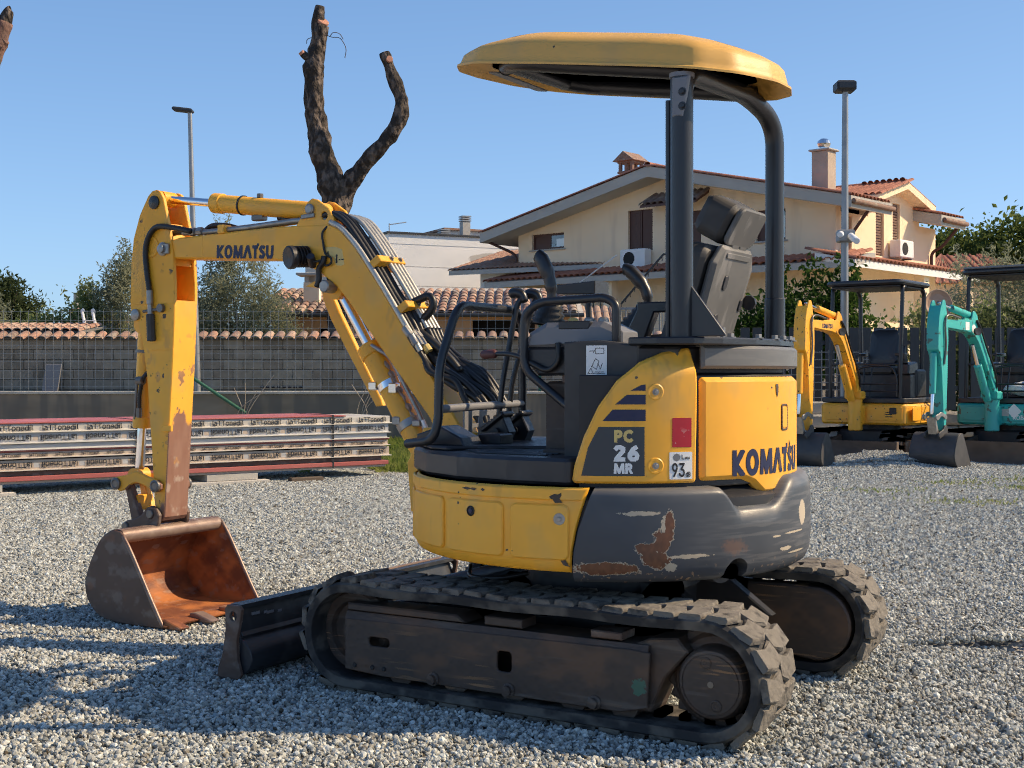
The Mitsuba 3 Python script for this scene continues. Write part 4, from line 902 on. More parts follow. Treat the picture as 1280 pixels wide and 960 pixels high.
# ---- hydraulic lines over the boom
for i, yy in enumerate((YB - .015, YB - .045, YB - .075, YB - .105)):
    part('pressure_pipe', tube(bend([(1.49, yy, 2.0), (1.41, yy, 1.975), (1.315, yy, 1.87), (1.165, yy, 1.665), (1.015, yy, 1.445)], .08), .0115, 10), 'm_pipe', True)
    part('boom_hose', tube(spline([(1.02, yy, 1.45), (.975, yy, 1.375), (.92 - .02 * i, yy, 1.29), (.82 - .02 * i, yy - .01, 1.21 + .01 * i), (.72 - .02 * i, yy - .02, 1.10), (.66 - .02 * i, yy - .03, .97)], 6), .0155, 9), 'm_hose', True)
for t in ((1.275, 1.735), (1.12, 1.52)):
    k = part('pipe_clamp', join([box(-.018, .018, YB - .125, YB + .075, -.02, .058, .003)]), 'm_yellow')
    scene[k]['to_world'] = ME @ T().translate([t[0], 0, t[1] + .012]).rotate([0, 1, 0], -55)
    for yy in (YB - .02, YB - .09):
        obj(k + '__bolt', align(bolt(.009, .009), [t[0] - .047, yy, t[1] + .046], [-.82, 0, .57]), 'm_pin', 30, ME)
part('boom_pipe', tube(bend([(2.50, YB + .045, 1.965), (2.30, YB + .045, 1.962), (2.0, YB + .048, 1.972), (1.75, YB + .05, 1.985), (1.55, YB + .05, 1.978), (1.48, YB + .055, 1.935)], .05), .014, 10), 'm_steel', True)
part('boom_pipe', tube(bend([(2.42, YB - .03, 1.97), (2.30, YB - .03, 1.968), (2.0, YB - .03, 1.98), (1.72, YB - .03, 1.995)], .05), .014, 10), 'm_pin', True)
obj(E + '__boom_pipe__clip', box(2.19, 2.23, YB + .02, YB + .08, 1.945, 1.99, .004), 'm_yellow', False, ME)
for xx in (2.41, 2.36): obj(E + '__boom_pipe__fitting', rod((xx + .035, YB + .05, 1.968), (xx, YB + .05, 1.967), .022, 8, c=.003), 'm_steel', False, ME)
part('boom_hose', tube(spline([(2.42, YB - .02, 1.97), (2.36, YB - .02, 2.0), (2.26, YB - .02, 1.995), (2.18, YB - .02, 1.975)], 6), .015, 10), 'm_hose', True)
rh = np.random.default_rng(5)
for i in range(3):                                # hoses that lie over the knee of the boom
    yy = YB + .052 - i * .028; o = .004 * (i % 3)
    part('boom_hose', tube(spline([(1.62, yy, 1.975), (1.54, yy, 2.005 + o * .5), (1.45, yy, 1.965 + o), (1.35 - o * .3, yy, 1.85 + o), (1.25 - o * .3, yy, 1.715 + o), (1.17 - o * .3, yy, 1.60 + o), (1.10 - .012 * i, yy + .004 * i, 1.50 + o), (1.02, yy, 1.38 + o)], 6), .0155, 9), 'm_hose', True)
part('boom_hose', tube(spline([(1.20, YB - .02, 1.56), (1.10, YB - .02, 1.575), (1.02, YB - .03, 1.60), (1.0, YB - .03, 1.55), (1.06, YB - .02, 1.49), (1.16, YB, 1.47)], 6), .019, 10), 'm_hose', True)
part('boom_hose', tube(spline([(1.30, YB + .02, 1.64), (1.22, YB + .03, 1.55), (1.10, YB + .02, 1.47), (1.0, YB + .0, 1.40), (.90, YB - .02, 1.31), (.85, YB - .03, 1.25)], 6), .021, 10), 'm_hose', True)
for i in range(8):                                # hose bundle drooping to the platform
    yy = YB + .075 - i * .024; o = i * .011
    x0, z0 = 1.055 - .010 * (i % 4), 1.415 - .012 * (i // 4)
    j = rh.normal(0, .013, (6, 3))
    part('boom_hose', tube(spline([(x0, yy, z0), (1.0 - o * .2 + j[0, 0], yy + j[0, 1], 1.31 + o * .4 + j[0, 2]), (.92 - o * .5 + j[1, 0], yy + j[1, 1], 1.245 + o * .7 + j[1, 2]), (.83 - o * .8 + j[2, 0], yy - .01 + j[2, 1], 1.20 + o * .55 + j[2, 2]), (.74 - o * .9 + j[3, 0], yy - .02 + j[3, 1], 1.12 + o * .3), (.69 - o * .9, yy - .03, 1.02), (.68 - o * .9, yy - .03, .93)], 6), .0155, 9), 'm_hose', True)
    k = part('hose_fitting', join([rod((1.085 - .012 * (i % 4), yy, 1.455 - .006 * i), (1.05 - .012 * (i % 4), yy, 1.415 - .006 * i), .0185, 8, c=.003), rod((1.05 - .012 * (i % 4), yy, 1.415 - .006 * i), (1.02 - .012 * (i % 4), yy, 1.375 - .006 * i), .0165, 6)]), 'm_steel', False)
    if i in (2, 4): obj(k + '__cap', rod((1.025 - .012 * (i % 4), yy, 1.38 - .006 * i), (1.005 - .012 * (i % 4), yy, 1.355 - .006 * i), .020, 10), 'm_green' if i == 4 else 'm_gold', 30, ME)
# ------------------------------------------------------------------ ground and gravel
def hgt(x, y):
    x, y = np.asarray(x, float), np.asarray(y, float)
    q = np.stack([x * .55, y * .55, x * 0], -1)
    h = (meshkit.fbm(q, 3, 4) - .5) * .05
    s = y - 4.55 - .10 * (x - 1.2) + .10 * np.sin(x * 2.2)          # old crawler ruts to the right of the machine
    w = sstep_np(1.25, 1.7, x)
    for c, a, wd in ((0.0, -.05, .13), (.26, .045, .12), (-.42, -.05, .13), (-.17, .04, .12), (1.15, -.045, .16), (1.45, .03, .16)):
        h = h + w * a * np.exp(-((s - c) / wd) ** 2)
    keep = np.exp(-(np.maximum(np.hypot((x - .4) / 1.5, (y - 5.3) / 1.3) - 1, 0) / .25) ** 2)
    b = np.exp(-(np.maximum(np.hypot(x + 1.6, y - 6.7) - .7, 0) / .25) ** 2)
    h = h * (1 - np.maximum(keep, b)) - .012 * b
    return h + .16 * np.exp(-((x - 5.0) / .8) ** 2 - ((y - 17.4) / .5) ** 2) + .06 * np.exp(-((x - 4.4) / 1.6) ** 2 - ((y - 15.6) / .6) ** 2)

def f_ground(p, n, uv):
    f1, f2, w = mikit.voronoi(p.x * 42, p.y * 42)
    g = mix((.10, .10, .105), (.60, .585, .56), w)
    g = g * (sstep(.0, .12, f2 - f1) * .6 + .4)
    far = mix((.27, .265, .25), (.35, .34, .32), fbm(p.x * 1.5, p.y * 1.5, 0, 4))
    g = mix(g, far, sstep(9., 16., p.y))
    soil = mix((.32, .29, .235), (.20, .20, .11), sstep(.4, .6, fbm(p.x * 1.1, p.y * 1.1, 3, 4)))
    return mix(g, soil, sstep(20., 22., p.y + (fbm(p.x, p.y, 5) - .5) * 2))
mat('m_ground', f_ground, .9)
gx = np.unique(np.r_[np.linspace(-160, -14, 12), np.linspace(-14, 14, 187), np.linspace(14, 160, 12)])
gy = np.unique(np.r_[np.linspace(-12, 2, 6), np.linspace(2, 22, 134), np.linspace(22, 420, 20)])
X, Y = np.meshgrid(gx, gy, indexing='ij'); Zg = hgt(X, Y) - .030
nx, ny = X.shape; i, j = np.meshgrid(np.arange(nx - 1), np.arange(ny - 1), indexing='ij')
q = np.stack([i * ny + j, (i + 1) * ny + j, (i + 1) * ny + j + 1, i * ny + j + 1], -1).reshape(-1, 4)
obj('ground', (np.stack([X, Y, Zg], -1).reshape(-1, 3), q), 'm_ground', True); struct('ground')

scene['m_stone'] = {'type': 'principled', 'base_color': {'type': 'mesh_attribute', 'name': 'vertex_color'}, 'roughness': .75, 'specular': .4}
ICO = trimesh.creation.icosahedron()
OCT = trimesh.Trimesh([(1, 0, 0), (-1, 0, 0), (0, 1, 0), (0, -1, 0), (0, 0, 1), (0, 0, -1)], [[0, 2, 4], [2, 1, 4], [1, 3, 4], [3, 0, 4], [2, 0, 5], [1, 2, 5], [3, 1, 5], [0, 3, 5]], process=False)
def stones(rnd, n, size, tile, depth=.016, base=ICO):
    nv = len(base.vertices); v = base.vertices[None] * rnd.uniform(.72, 1.2, (n, nv, 1))
    s = np.clip(rnd.lognormal(math.log(size), .33, n), size * .45, size * 2.1)
    v = v * (s[:, None, None] * np.stack([np.ones(n), rnd.uniform(.62, .95, n), rnd.uniform(.42, .8, n)], -1)[:, None])
    R = trimesh.transformations.random_rotation_matrix
    qq = rnd.normal(size=(n, 4)); qq[:, 1:3] *= .55; qq /= np.linalg.norm(qq, axis=1, keepdims=True)
    w, x, y, z = qq.T
    M = np.stack([1 - 2 * (y * y + z * z), 2 * (x * y - z * w), 2 * (x * z + y * w), 2 * (x * y + z * w), 1 - 2 * (x * x + z * z), 2 * (y * z - x * w), 2 * (x * z - y * w), 2 * (y * z + x * w), 1 - 2 * (x * x + y * y)], -1).reshape(n, 3, 3)
    v = np.einsum('nij,nkj->nki', M, v)
    pos = np.column_stack([rnd.uniform(-tile / 2, tile / 2, n), rnd.uniform(-tile / 2, tile / 2, n), rnd.uniform(-depth, .002, n)])
    v = v + pos[:, None]
    f = base.faces[None] + nv * np.arange(n)[:, None, None]
    g = np.clip(rnd.normal(.375, .14, n), .06, .76); warm = rnd.normal(.004, .012, n)
    c = np.stack([g * .955 + warm, g, g * .945 - warm * 1.1], -1)
    return v.reshape(-1, 3), f.reshape(-1, 3), np.repeat(np.clip(c, .03, .8), nv, axis=0)
TILE = .5
rs = np.random.default_rng(11)
NV = 3
for k in range(2 * NV):
    vv, ff, cc = stones(rs, 2950, .0086, TILE + .04, .022) if k < NV else stones(rs, 2450, .0108, TILE + .04, .021, OCT)
    scene[f'stone_tile_{"abcdef"[k]}'] = {'type': 'shapegroup', 'stones': mikit.ply((vv, ff), 'm_stone', False, color=cc)}
kk = 0
for ix in range(-34, 35):
    for iy in range(4, 42):
        cx, cy = ix * TILE, (iy + .5) * TILE
        if abs(cx) > .405 * cy + .6 or cy < 3.2 or cy > 18.4: continue
        if cy > 17.2 and -3.4 < cx < -.3: continue
        h0 = float(hgt(cx, cy)); e = .15
        sx = float(hgt(cx + e, cy) - hgt(cx - e, cy)) / (2 * e); sy = float(hgt(cx, cy + e) - hgt(cx, cy - e)) / (2 * e)
        m = np.eye(4); r = int(rs.integers(4)) * PI / 2
        m[:3, :3] = np.array([[math.cos(r), -math.sin(r), 0], [math.sin(r), math.cos(r), 0], [0, 0, 1]])
        m = np.array([[1, 0, 0, cx], [0, 1, 0, cy], [sx, sy, 1, h0 + rs.uniform(-.002, .002)], [0, 0, 0, 1.0]]) @ m
        kk += 1
        scene[f'gravel__{kk:03d}'] = {'type': 'instance', 'shapegroup': {'type': 'ref', 'id': f'stone_tile_{"abcdef"[int(rs.integers(NV)) + NV * (cy > 8.0)]}'}, 'to_world': T(m)}
tag('gravel', 'grey crushed stone gravel covering the whole yard', 'gravel', None, 'stuff')

# ------------------------------------------------------------------ leaves
def leafmat(name, a, b, trans=1.1):
    scene[name] = {'type': 'principledthin', 'base_color': mikit.proc(lambda p, n, uv: mix(a, b, sstep(.3, .7, fbm(p.x * 1.7, p.y * 1.7, p.z * 1.7, 2)) * .55 + .45 * mikit.cell_rand(p.x * 9, p.y * 9, p.z * 9))),
                   'roughness': .55, 'diff_trans': trans, 'spec_trans': 0.0}
leafmat('m_oak', (.07, .105, .03), (.15, .19, .06))
leafmat('m_dark', (.045, .065, .03), (.09, .115, .05))
leafmat('m_olive', (.20, .22, .14), (.38, .40, .28))
leafmat('m_shrub', (.17, .22, .08), (.36, .38, .17))
leafmat('m_citrus', (.022, .05, .012), (.075, .13, .03))
leafmat('m_grass', (.15, .22, .04), (.32, .33, .11))
mat('m_bark', lambda p, n, uv: mix((.028, .022, .018), (.14, .11, .09), sstep(.42, .7, fbm(p.x * 11, p.y * 11, p.z * 5, 4))), .9, bump=lambda p, n, uv: fbm(p.x * 13, p.y * 13, p.z * 6, 4) * .14, eps=.01)
mat('m_cut', (.42, .20, .13), .7)
mat('m_twig', (.10, .075, .055), .85)

def leaves(rnd, pts, size, aspect=.5, up=.3):
    n = len(pts)
    d = rnd.normal(size=(n, 3)); d[:, 2] += up; d /= np.linalg.norm(d, axis=1, keepdims=True)
    s = np.cross(d, rnd.normal(size=(n, 3))); s /= np.linalg.norm(s, axis=1, keepdims=True) + 1e-9
    L = size * rnd.uniform(.6, 1.35, (n, 1)); W = L * aspect * .5
    nr = np.cross(d, s) * L * .12
    v = np.stack([pts, pts + d * L * .5 + s * W + nr, pts + d * L, pts + d * L * .5 - s * W + nr], 1).reshape(-1, 3)
    k = 4 * np.arange(n)[:, None]
    return trimesh.Trimesh(v, np.vstack([k + [0, 1, 2], k + [0, 2, 3]]), process=False)

def crown_pts(rnd, blobs, clumps, per, spread):
    """clumps spread through ellipsoids (cx, cy, cz, rx, ry, rz), thinner towards the inside"""
    vol = np.array([b[3] * b[4] * b[5] for b in blobs]) ** .7; vol /= vol.sum(); out, cl = [], []
    for b in blobs if False else [blobs[i] for i in rnd.choice(len(blobs), clumps, p=vol)]:
        d = rnd.normal(size=3); d /= np.linalg.norm(d); r = rnd.uniform(.25, 1.08) ** .55
        c = np.array(b[:3]) + d * r * np.array(b[3:]); cl.append(c)
        k = int(per * rnd.uniform(.4, 1.5))
        out.append(c + rnd.normal(size=(k, 3)) * spread * rnd.uniform(.6, 1.25) * [1, 1, .8])
    return np.vstack(out), np.array(cl)

def tree(name, label, cat, base, blobs, m, clumps, per, size, spread, seed, aspect=.5, trunk_r=.14, group=None, limbs=9, sprigs=0):
    rnd = np.random.default_rng(seed)
    pts, cl = crown_pts(rnd, blobs, clumps, per, spread)
    b = np.array(base, float); top = np.array(blobs[0][:3])
    ms = [tube(spline([b, b + (top - b) * .4 + rnd.normal(0, .06, 3), top], 4), np.linspace(trunk_r, trunk_r * .35, 9), 8)]
    for c in cl[rnd.choice(len(cl), min(limbs, len(cl)), replace=False)]:
        s = b + (top - b) * rnd.uniform(.35, .9); ms.append(tube(spline([s, (s + c) / 2 + [0, 0, -.08], c], 4), np.linspace(trunk_r * .4, trunk_r * .08, 9), 5))
    if sprigs:
        tops = cl[np.argsort(-cl[:, 2])[:sprigs]]
        for c in tops:
            e = c + [rnd.normal(0, .12), rnd.normal(0, .12), rnd.uniform(.3, .7)]
            pts = np.vstack([pts, c + (e - c) * rnd.uniform(0, 1, (per, 1)) + rnd.normal(size=(per, 3)) * .035])
    n = name; k = 1
    while n in labels: n = f'{name}_{k:03d}'; k += 1
    obj(n + '__trunk', join(ms), 'm_twig', True); obj(n + '__crown', leaves(rnd, pts, size, aspect), m)
    tag(n, label, cat, group)

tree('oak_tree', 'tall green oak behind the red metal roof, nearest the right edge of the photo', 'tree', (25.6, 64, 0), [(25.6, 64, 6.0, 3.0, 2.6, 3.0), (23.4, 64, 5.2, 2.2, 2, 2.2), (27.2, 63, 4.8, 2.0, 2, 3)], 'm_oak', 620, 40, .28, .42, 21, .6, .3)
tree('oak_tree', 'green oak just right of the cream house roof, half hidden by the eave', 'tree', (21.7, 66, 0), [(21.9, 66, 5.4, 2.2, 2.2, 3.0), (23.2, 67, 6.4, 1.8, 2, 2.0)], 'm_oak', 420, 40, .28, .42, 22, .6, .28)
tree('olive_bush', 'silvery green olive bush behind the teal excavator canopy', 'bush', (11.3, 31, 0), [(11.5, 31, 2.6, 1.4, 1.2, 1.25), (10.7, 31, 2.2, .9, .9, 1.0), (12.6, 31, 2.3, 1.2, 1, 1.4)], 'm_olive', 330, 42, .12, .17, 23, .28, .1, sprigs=40)
tree('hedge', 'dark clipped hedge behind the teal excavator seat', 'hedge', (10.2, 25, 0), [(9.6, 25, 1.3, 1.0, .5, 1.3), (10.9, 25, 1.35, 1.2, .5, 1.3), (8.9, 25.2, .9, .5, .4, .9)], 'm_dark', 420, 40, .09, .14, 24, .6, .06)
tree('yellow_green_bush', 'yellow green bush between the picket fence and the cream house', 'bush', (8.9, 27, 0), [(8.7, 27, 1.7, .9, .5, .9), (9.7, 26.6, 2.0, .6, .5, .6)], 'm_shrub', 130, 40, .10, .14, 25, .55, .05)
tree('citrus_tree', 'dark leafy citrus tree in front of the cream house porch', 'tree', (5.9, 26.5, 0), [(6.0, 26.5, 2.15, 1.05, .8, .95), (5.3, 26.6, 1.9, .7, .6, .75), (6.8, 26.4, 2.2, .6, .6, .9)], 'm_citrus', 330, 34, .12, .17, 26, .55, .07, sprigs=14)
tree('olive_tree', 'dense grey green olive tree behind the block wall, under the excavator boom', 'tree', (-6.3, 30, 0), [(-6.35, 30, 2.6, 1.05, .9, 1.15), (-5.6, 29.8, 2.2, .65, .7, .85), (-7.0, 30, 2.5, .5, .6, 1.0), (-6.7, 30, 3.7, .3, .3, .7)], 'm_olive', 480, 44, .10, .15, 27, .30, .1, sprigs=40)
tree('tall_shrub', 'tall airy grey green shrub left of the excavator arm', 'bush', (-9.35, 30.5, 0), [(-9.4, 30.5, 2.5, .55, .5, .9), (-9.2, 30.5, 3.2, .35, .4, .7)], 'm_olive', 130, 40, .10, .14, 28, .32, .06, sprigs=30)
tree('garden_shrub', 'mid green leafy shrub behind the white pipe rails', 'bush', (-10.7, 31, 0), [(-10.9, 31, 1.85, 1.0, .7, .75), (-10.0, 31, 2.15, .7, .6, .85), (-11.8, 31.4, 1.6, .5, .5, .5)], 'm_shrub', 330, 40, .11, .16, 29, .5, .07, sprigs=20)
tree('garden_shrub', 'low yellow green plant behind the red tiled wall coping, beside the red board', 'bush', (-12.9, 30.5, 0), [(-12.9, 30.5, 1.7, .5, .4, .6), (-12.2, 30.3, 1.6, .3, .3, .5)], 'm_shrub', 90, 40, .11, .13, 30, .5, .05)
tree('olive_bush', 'pale olive bush at the left edge of the photo', 'bush', (-13.7, 34, 0), [(-13.9, 34, 2.0, .9, .7, 1.1), (-13.2, 33, 1.7, .6, .6, .8)], 'm_olive', 190, 40, .11, .16, 31, .3, .07, sprigs=24)
tree('dark_conifer', 'dark broad conifer against the sky at the far left', 'tree', (-23.6, 60, 0), [(-23.6, 60, 4.1, 1.7, 1.5, 1.5), (-24.6, 60, 4.4, 1.2, 1.2, 1.6), (-22.6, 60, 3.1, 1.3, 1.2, 1.1)], 'm_dark', 260, 46, .22, .26, 32, .4, .2)
tree('distant_hedge', 'low distant line of bushes left of the excavator arm', 'bush', (-24, 90, 0), [(-24, 90, 2.0, 4, 1.5, 1.6), (-30, 90, 2.2, 4, 1.5, 2.2), (-19, 92, 2.0, 4, 1.5, 1.8)], 'm_shrub', 200, 40, .25, .4, 33, .5, .1)

# pollarded tree
mat('m_barkred', lambda p, n, uv: mix((.07, .045, .035), (.24, .13, .10), fbm(p.x * 7, p.y * 7, p.z * 4, 4)), .85, bump=lambda p, n, uv: fbm(p.x * 14, p.y * 14, p.z * 7, 4) * .05)
def px2w(x, y, Z): return np.array([(x - 640) / 1619 * Z, Z, 1.25 - (y - 465) / 1619 * Z])
def gnarl(pts, rad, seed, n=20):
    p = spline(pts, 12); r = np.interp(np.linspace(0, 1, len(p)), np.linspace(0, 1, len(rad)), rad)
    m = tube(p, r, n); v = np.array(m.vertices); c = meshkit.fbm(v * 2.6, 3, seed) - .5
    d = v - p[np.argmin(((v[:, None] - p[None]) ** 2).sum(-1), 1)]; m.vertices = v + d * c[:, None] * .9 + d * ((meshkit.noise(v * [9, 9, 4], seed) - .5) * .22)[:, None]; return m
TW = np.array
tp = [TW(q) for q in ((-3.72, 29, 0), (-3.80, 29, 3.2), (-3.90, 29, 4.6), (-4.05, 29, 5.4), (-4.28, 29, 6.3), (-4.43, 29, 7.3), (-4.40, 29, 8.3), (-4.26, 29.0, 9.0))]
obj('pollarded_tree__trunk', join([gnarl(tp, [.36, .34, .29, .27, .25, .22, .20, .17], 3), gnarl([TW((-4.33, 29, 8.4)), TW((-4.35, 29, 9.1)), TW((-4.30, 29, 9.44))], [.13, .13, .10], 5)]), 'm_bark', True)
obj('pollarded_tree__limb', gnarl([TW((-3.92, 29, 4.75)), TW((-3.70, 29, 5.35)), TW((-3.2, 28.8, 5.95)), TW((-2.65, 28.7, 6.55)), TW((-2.43, 28.7, 7.15)), TW((-2.62, 28.7, 7.75)), TW((-2.83, 28.7, 8.32))], [.26, .23, .185, .17, .15, .14, .115], 7), 'm_bark', True)
obj('pollarded_tree__stub', gnarl([TW((-4.38, 29, 8.15)), TW((-4.58, 28.9, 8.27)), TW((-4.68, 28.9, 8.36))], [.11, .10, .09], 9, 10), 'm_bark', True)
obj('pollarded_tree__stub', gnarl([TW((-2.46, 28.7, 7.0)), TW((-2.35, 28.7, 7.12))], [.15, .07], 12, 10), 'm_bark', True)
for c, d, r in (((-2.70, 28.58, 8.16), (.3, -1, .2), .075), ((-4.22, 28.95, 9.10), (.5, -.6, .8), .14), ((-3.86, 28.72, 4.40), (.25, -1, .0), .11), ((-4.70, 28.85, 8.38), (-.6, -.3, .7), .07)):
    obj('pollarded_tree__pruning_cut', align(lathe([(r, -.05), (r, .0), (r * .9, .01), (0, .012)], 14), c, d), 'm_cut', 30)
obj('pollarded_tree__twig', join([tube(spline([TW(q) for q in a], 5), .009, 5) for a in (((-4.25, 29, 8.85), (-4.05, 29, 8.75), (-3.85, 29, 8.72), (-3.72, 29, 8.5), (-3.74, 29, 8.28)), ((-4.08, 29, 8.76), (-4.0, 29, 8.85), (-3.86, 29, 8.82), (-3.78, 29, 8.7)), ((-4.45, 29, 8.75), (-4.58, 29, 8.7), (-4.6, 29, 8.6)))]), 'm_twig', True)
tag('pollarded_tree', 'bare pollarded tree trunk with two cut limbs rising behind the excavator boom', 'tree')
sb = px2w(0, 40, 27)
obj('pollarded_tree_001__trunk', gnarl([TW((-11.6, 27, 0)), TW((-11.5, 27, 4)), TW((-11.35, 27, 6.6)), TW((-10.85, 27, 7.75)), TW((-10.58, 27, 8.55))], [.33, .3, .25, .2, .17], 14), 'm_barkred', True)
obj('pollarded_tree_001__stub', gnarl([TW((-10.72, 27, 8.0)), TW((-10.53, 26.95, 8.15))], [.12, .09], 15, 10), 'm_barkred', True)
obj('pollarded_tree_001__stub', gnarl([TW((-10.65, 27, 8.4)), TW((-10.50, 27, 8.75)), TW((-10.45, 27, 8.8))], [.15, .11, .08], 16, 10), 'm_bark', True)
tag('pollarded_tree_001', 'cut tree trunk of which only the stubbed tip shows at the upper left edge', 'tree')
# ------------------------------------------------------------------ walls, fences, houses
mat('m_concrete', lambda p, n, uv: mix(mix((.13, .108, .08), (.25, .21, .16), fbm(p.x * 1.6, p.y * 1.6, p.z * 5, 4)), (.10, .095, .085), sstep(.42, .62, fbm(p.x * 5, p.y, p.z * .5, 3)) * .75), .85)
mat('m_coping', lambda p, n, uv: mix((.30, .29, .26), (.48, .46, .42), fbm(p.x * 3, p.y * 3, p.z * 9, 4)), .85)
for k, g in enumerate(((.25, .205, .155), (.28, .235, .18), (.215, .18, .135), (.30, .255, .195))):
    mat(f'm_block_{"abcd"[k]}', lambda p, n, uv, g=g: mi.Color3f(g) * (.72 + .5 * fbm(p.x * 6, p.y * 6, p.z * 6, 4)), .9)
mat('m_mortar', (.13, .125, .115), .9)
for k, g in enumerate(((.30, .17, .12), (.23, .14, .105), (.35, .24, .18), (.19, .13, .105))):
    mat(f'm_tile_{"abcd"[k]}', lambda p, n, uv, g=g: mix(mi.Color3f(g) * (.7 + .6 * fbm(p.x * 5, p.y * 5, p.z * 5, 3)), (.30, .27, .22), sstep(.5, .75, fbm(p.x * 8, p.y * 8 + 4, p.z * 8, 3)) * .55), .85)
mat('m_rooftile', lambda p, n, uv: mix((.22, .085, .055), (.42, .17, .105), mikit.cell_rand(p.x * 3.1 + p.y * 1.3, p.z * 6, p.y * 2) * .6 + .4 * fbm(p.x * 4, p.y * 4, p.z * 4)), .8)
mat('m_cream', lambda p, n, uv: mix(mix((.82, .63, .43), (.88, .71, .50), fbm(p.x * .7, p.y * .7, p.z * 1.1, 4)), (.60, .46, .33), sstep(.52, .75, fbm(p.x * 2.6, p.y * 2.6, p.z * .35, 4)) * .45), .9)
mat('m_fascia', lambda p, n, uv: mix((.36, .34, .31), (.46, .44, .40), fbm(p.x, p.y, p.z * 2, 3)), .85)
mat('m_kiln', lambda p, n, uv: mix((.30, .25, .20), (.54, .44, .35), fbm(p.x * 2, p.y * 2, p.z * 1.5, 4)), .9)
mat('m_brown', (.075, .028, .02), .5)
mat('m_orange', lambda p, n, uv: mix((.42, .23, .12), (.52, .31, .17), fbm(p.x, p.y, p.z * 2, 4)), .9)
mat('m_plaster', lambda p, n, uv: mix(mix((.66, .66, .655), (.80, .79, .77), fbm(p.x * .8, p.y * .8, p.z * 1.6, 5)), (.36, .33, .29), sstep(1.05, .85, dr.sqrt(dr.square((p.x + 1.05) / .62) + dr.square((p.z - 5.75) / .26)) + (fbm(p.x * 3, p.y, p.z * 3) - .5) * .9) * .75), .9)
mat('m_plain_white', (.72, .72, .71), .7)
mat('m_zinc', lambda p, n, uv: mix((.22, .23, .235), (.38, .39, .40), fbm(p.x * 5, p.y * 5, p.z * 5, 3)), .45, metal=.6)
mat('m_wire', (.30, .31, .31), .5, metal=.5)
mat('m_darkpaint', (.03, .034, .04), .5)
mat('m_greenpost', (.02, .10, .06), .5)
mat('m_void', (.012, .012, .013), .8)
mat('m_rock', lambda p, n, uv: mix((.14, .13, .11), (.36, .33, .28), fbm(p.x * 4, p.y * 4, p.z * 4, 4)), .9)
scene['m_glass'] = {'type': 'thindielectric', 'int_ior': 1.5}

def barrel(L=.42, w=.20, t=.014, taper=.82):
    v, n = [], 7
    for k, (y, s) in enumerate(((0, 1), (L, taper))):
        for rr in (w / 2 * s, w / 2 * s - t):
            for a in np.linspace(0, PI, n): v.append((rr * math.cos(a), y, rr * math.sin(a) * .75 + (.03 * y)))
    f = []
    for i in range(n - 1):
        f += [[i, i + 1, 2 * n + i + 1, 2 * n + i], [n + i + 1, n + i, 3 * n + i, 3 * n + i + 1], [i + 1, i, n + i, n + i + 1]]
    f = np.array(f)[:, ::-1]; return trimesh.Trimesh(np.array(v), np.vstack([f[:, [0, 1, 2]], f[:, [0, 2, 3]]]), process=False)
BAR = barrel()

# low concrete wall with mesh fence
obj('low_wall__body', box(-30, 3.3, 23.2, 23.4, -.1, .855), 'm_concrete'); obj('low_wall__coping', box(-30, 3.3, 23.15, 23.45, .855, .90, .008), 'm_coping')
tag('low_wall', 'low grey concrete wall with pale coping behind the stacked panels', 'wall')
ws = []
for x in np.arange(-18.0, 3.3, .15): ws.append(box(x, x + .0055, 23.297, 23.303, .90, 2.36))
for z in np.arange(.98, 2.4, .15): ws.append(box(-18.0, 3.3, 23.293, 23.2965, z, z + .0055))
obj('mesh_fence__wire_mesh', join(ws), 'm_wire'); tag('mesh_fence__wire_mesh', kind='stuff')
for x in (-6.5, -1.9, .5, 2.9):
    obj('mesh_fence__post', box(x - .025, x + .025, 23.31, 23.36, .88, 2.42, .004), 'm_greenpost')
obj('mesh_fence__brace', rod((-6.42, 23.1, 1.62), (-4.75, 23.1, .52), .03, 8), 'm_greenpost', True)
obj('mesh_fence__brace', rod((-6.55, 23.1, 1.62), (-6.56, 23.1, .2), .03, 8), 'm_greenpost', True)
tag('mesh_fence', 'square wire mesh fence with green posts standing on the low concrete wall', 'fence')

# neighbour's block wall
wx0, wx1, wz1 = -16.6, 3.1, 1.90
obj('block_wall__core', box(wx0, wx1, 26.03, 26.2, 0, wz1), 'm_mortar')
rb = np.random.default_rng(8); first = {}
nblk = 0
for r in range(6):
    z = wz1 - .2 * (r + 1)
    for c in range(-1, 50):
        x = wx0 + .4 * c + (.2 if r % 2 else 0)
        if x < wx0 or x + .4 > wx1: continue
        m = f'm_block_{"abcd"[int(rb.integers(4))]}'
        if 'b' not in first:
            first['b'] = obj('block_wall__block', box(0, .388, 0, .05, 0, .188, .006), m, False, T().translate([x + .006, 26.0, z + .006]))
        else: again('block_wall__block', first['b'], T().translate([x + .006, 26.0 + rb.uniform(-.004, .004), z + .006]), m)
for x in np.arange(wx0, wx1, .225):
    m = f'm_tile_{"abcd"[int(rb.integers(4))]}'; tw = T().translate([x, 25.86, wz1 + .0]).rotate([1, 0, 0], 16).rotate([0, 0, 1], rb.uniform(-2, 2))
    if 't' not in first: first['t'] = obj('block_wall__coping_tile', BAR, m, 40, tw)
    else: again('block_wall__coping_tile', first['t'], tw, m)
obj('block_wall__coping_bed', box(wx0, wx1, 25.93, 26.3, wz1, wz1 + .03), 'm_mortar')
for i in range(8): obj('block_wall__vent_slot', box(-5.05 + .11 * i, -4.98 + .11 * i, 25.99, 26.03, .93, .97), 'm_void')
tag('block_wall', 'grey concrete block wall with a terracotta tile coping behind the mesh fence', 'wall')
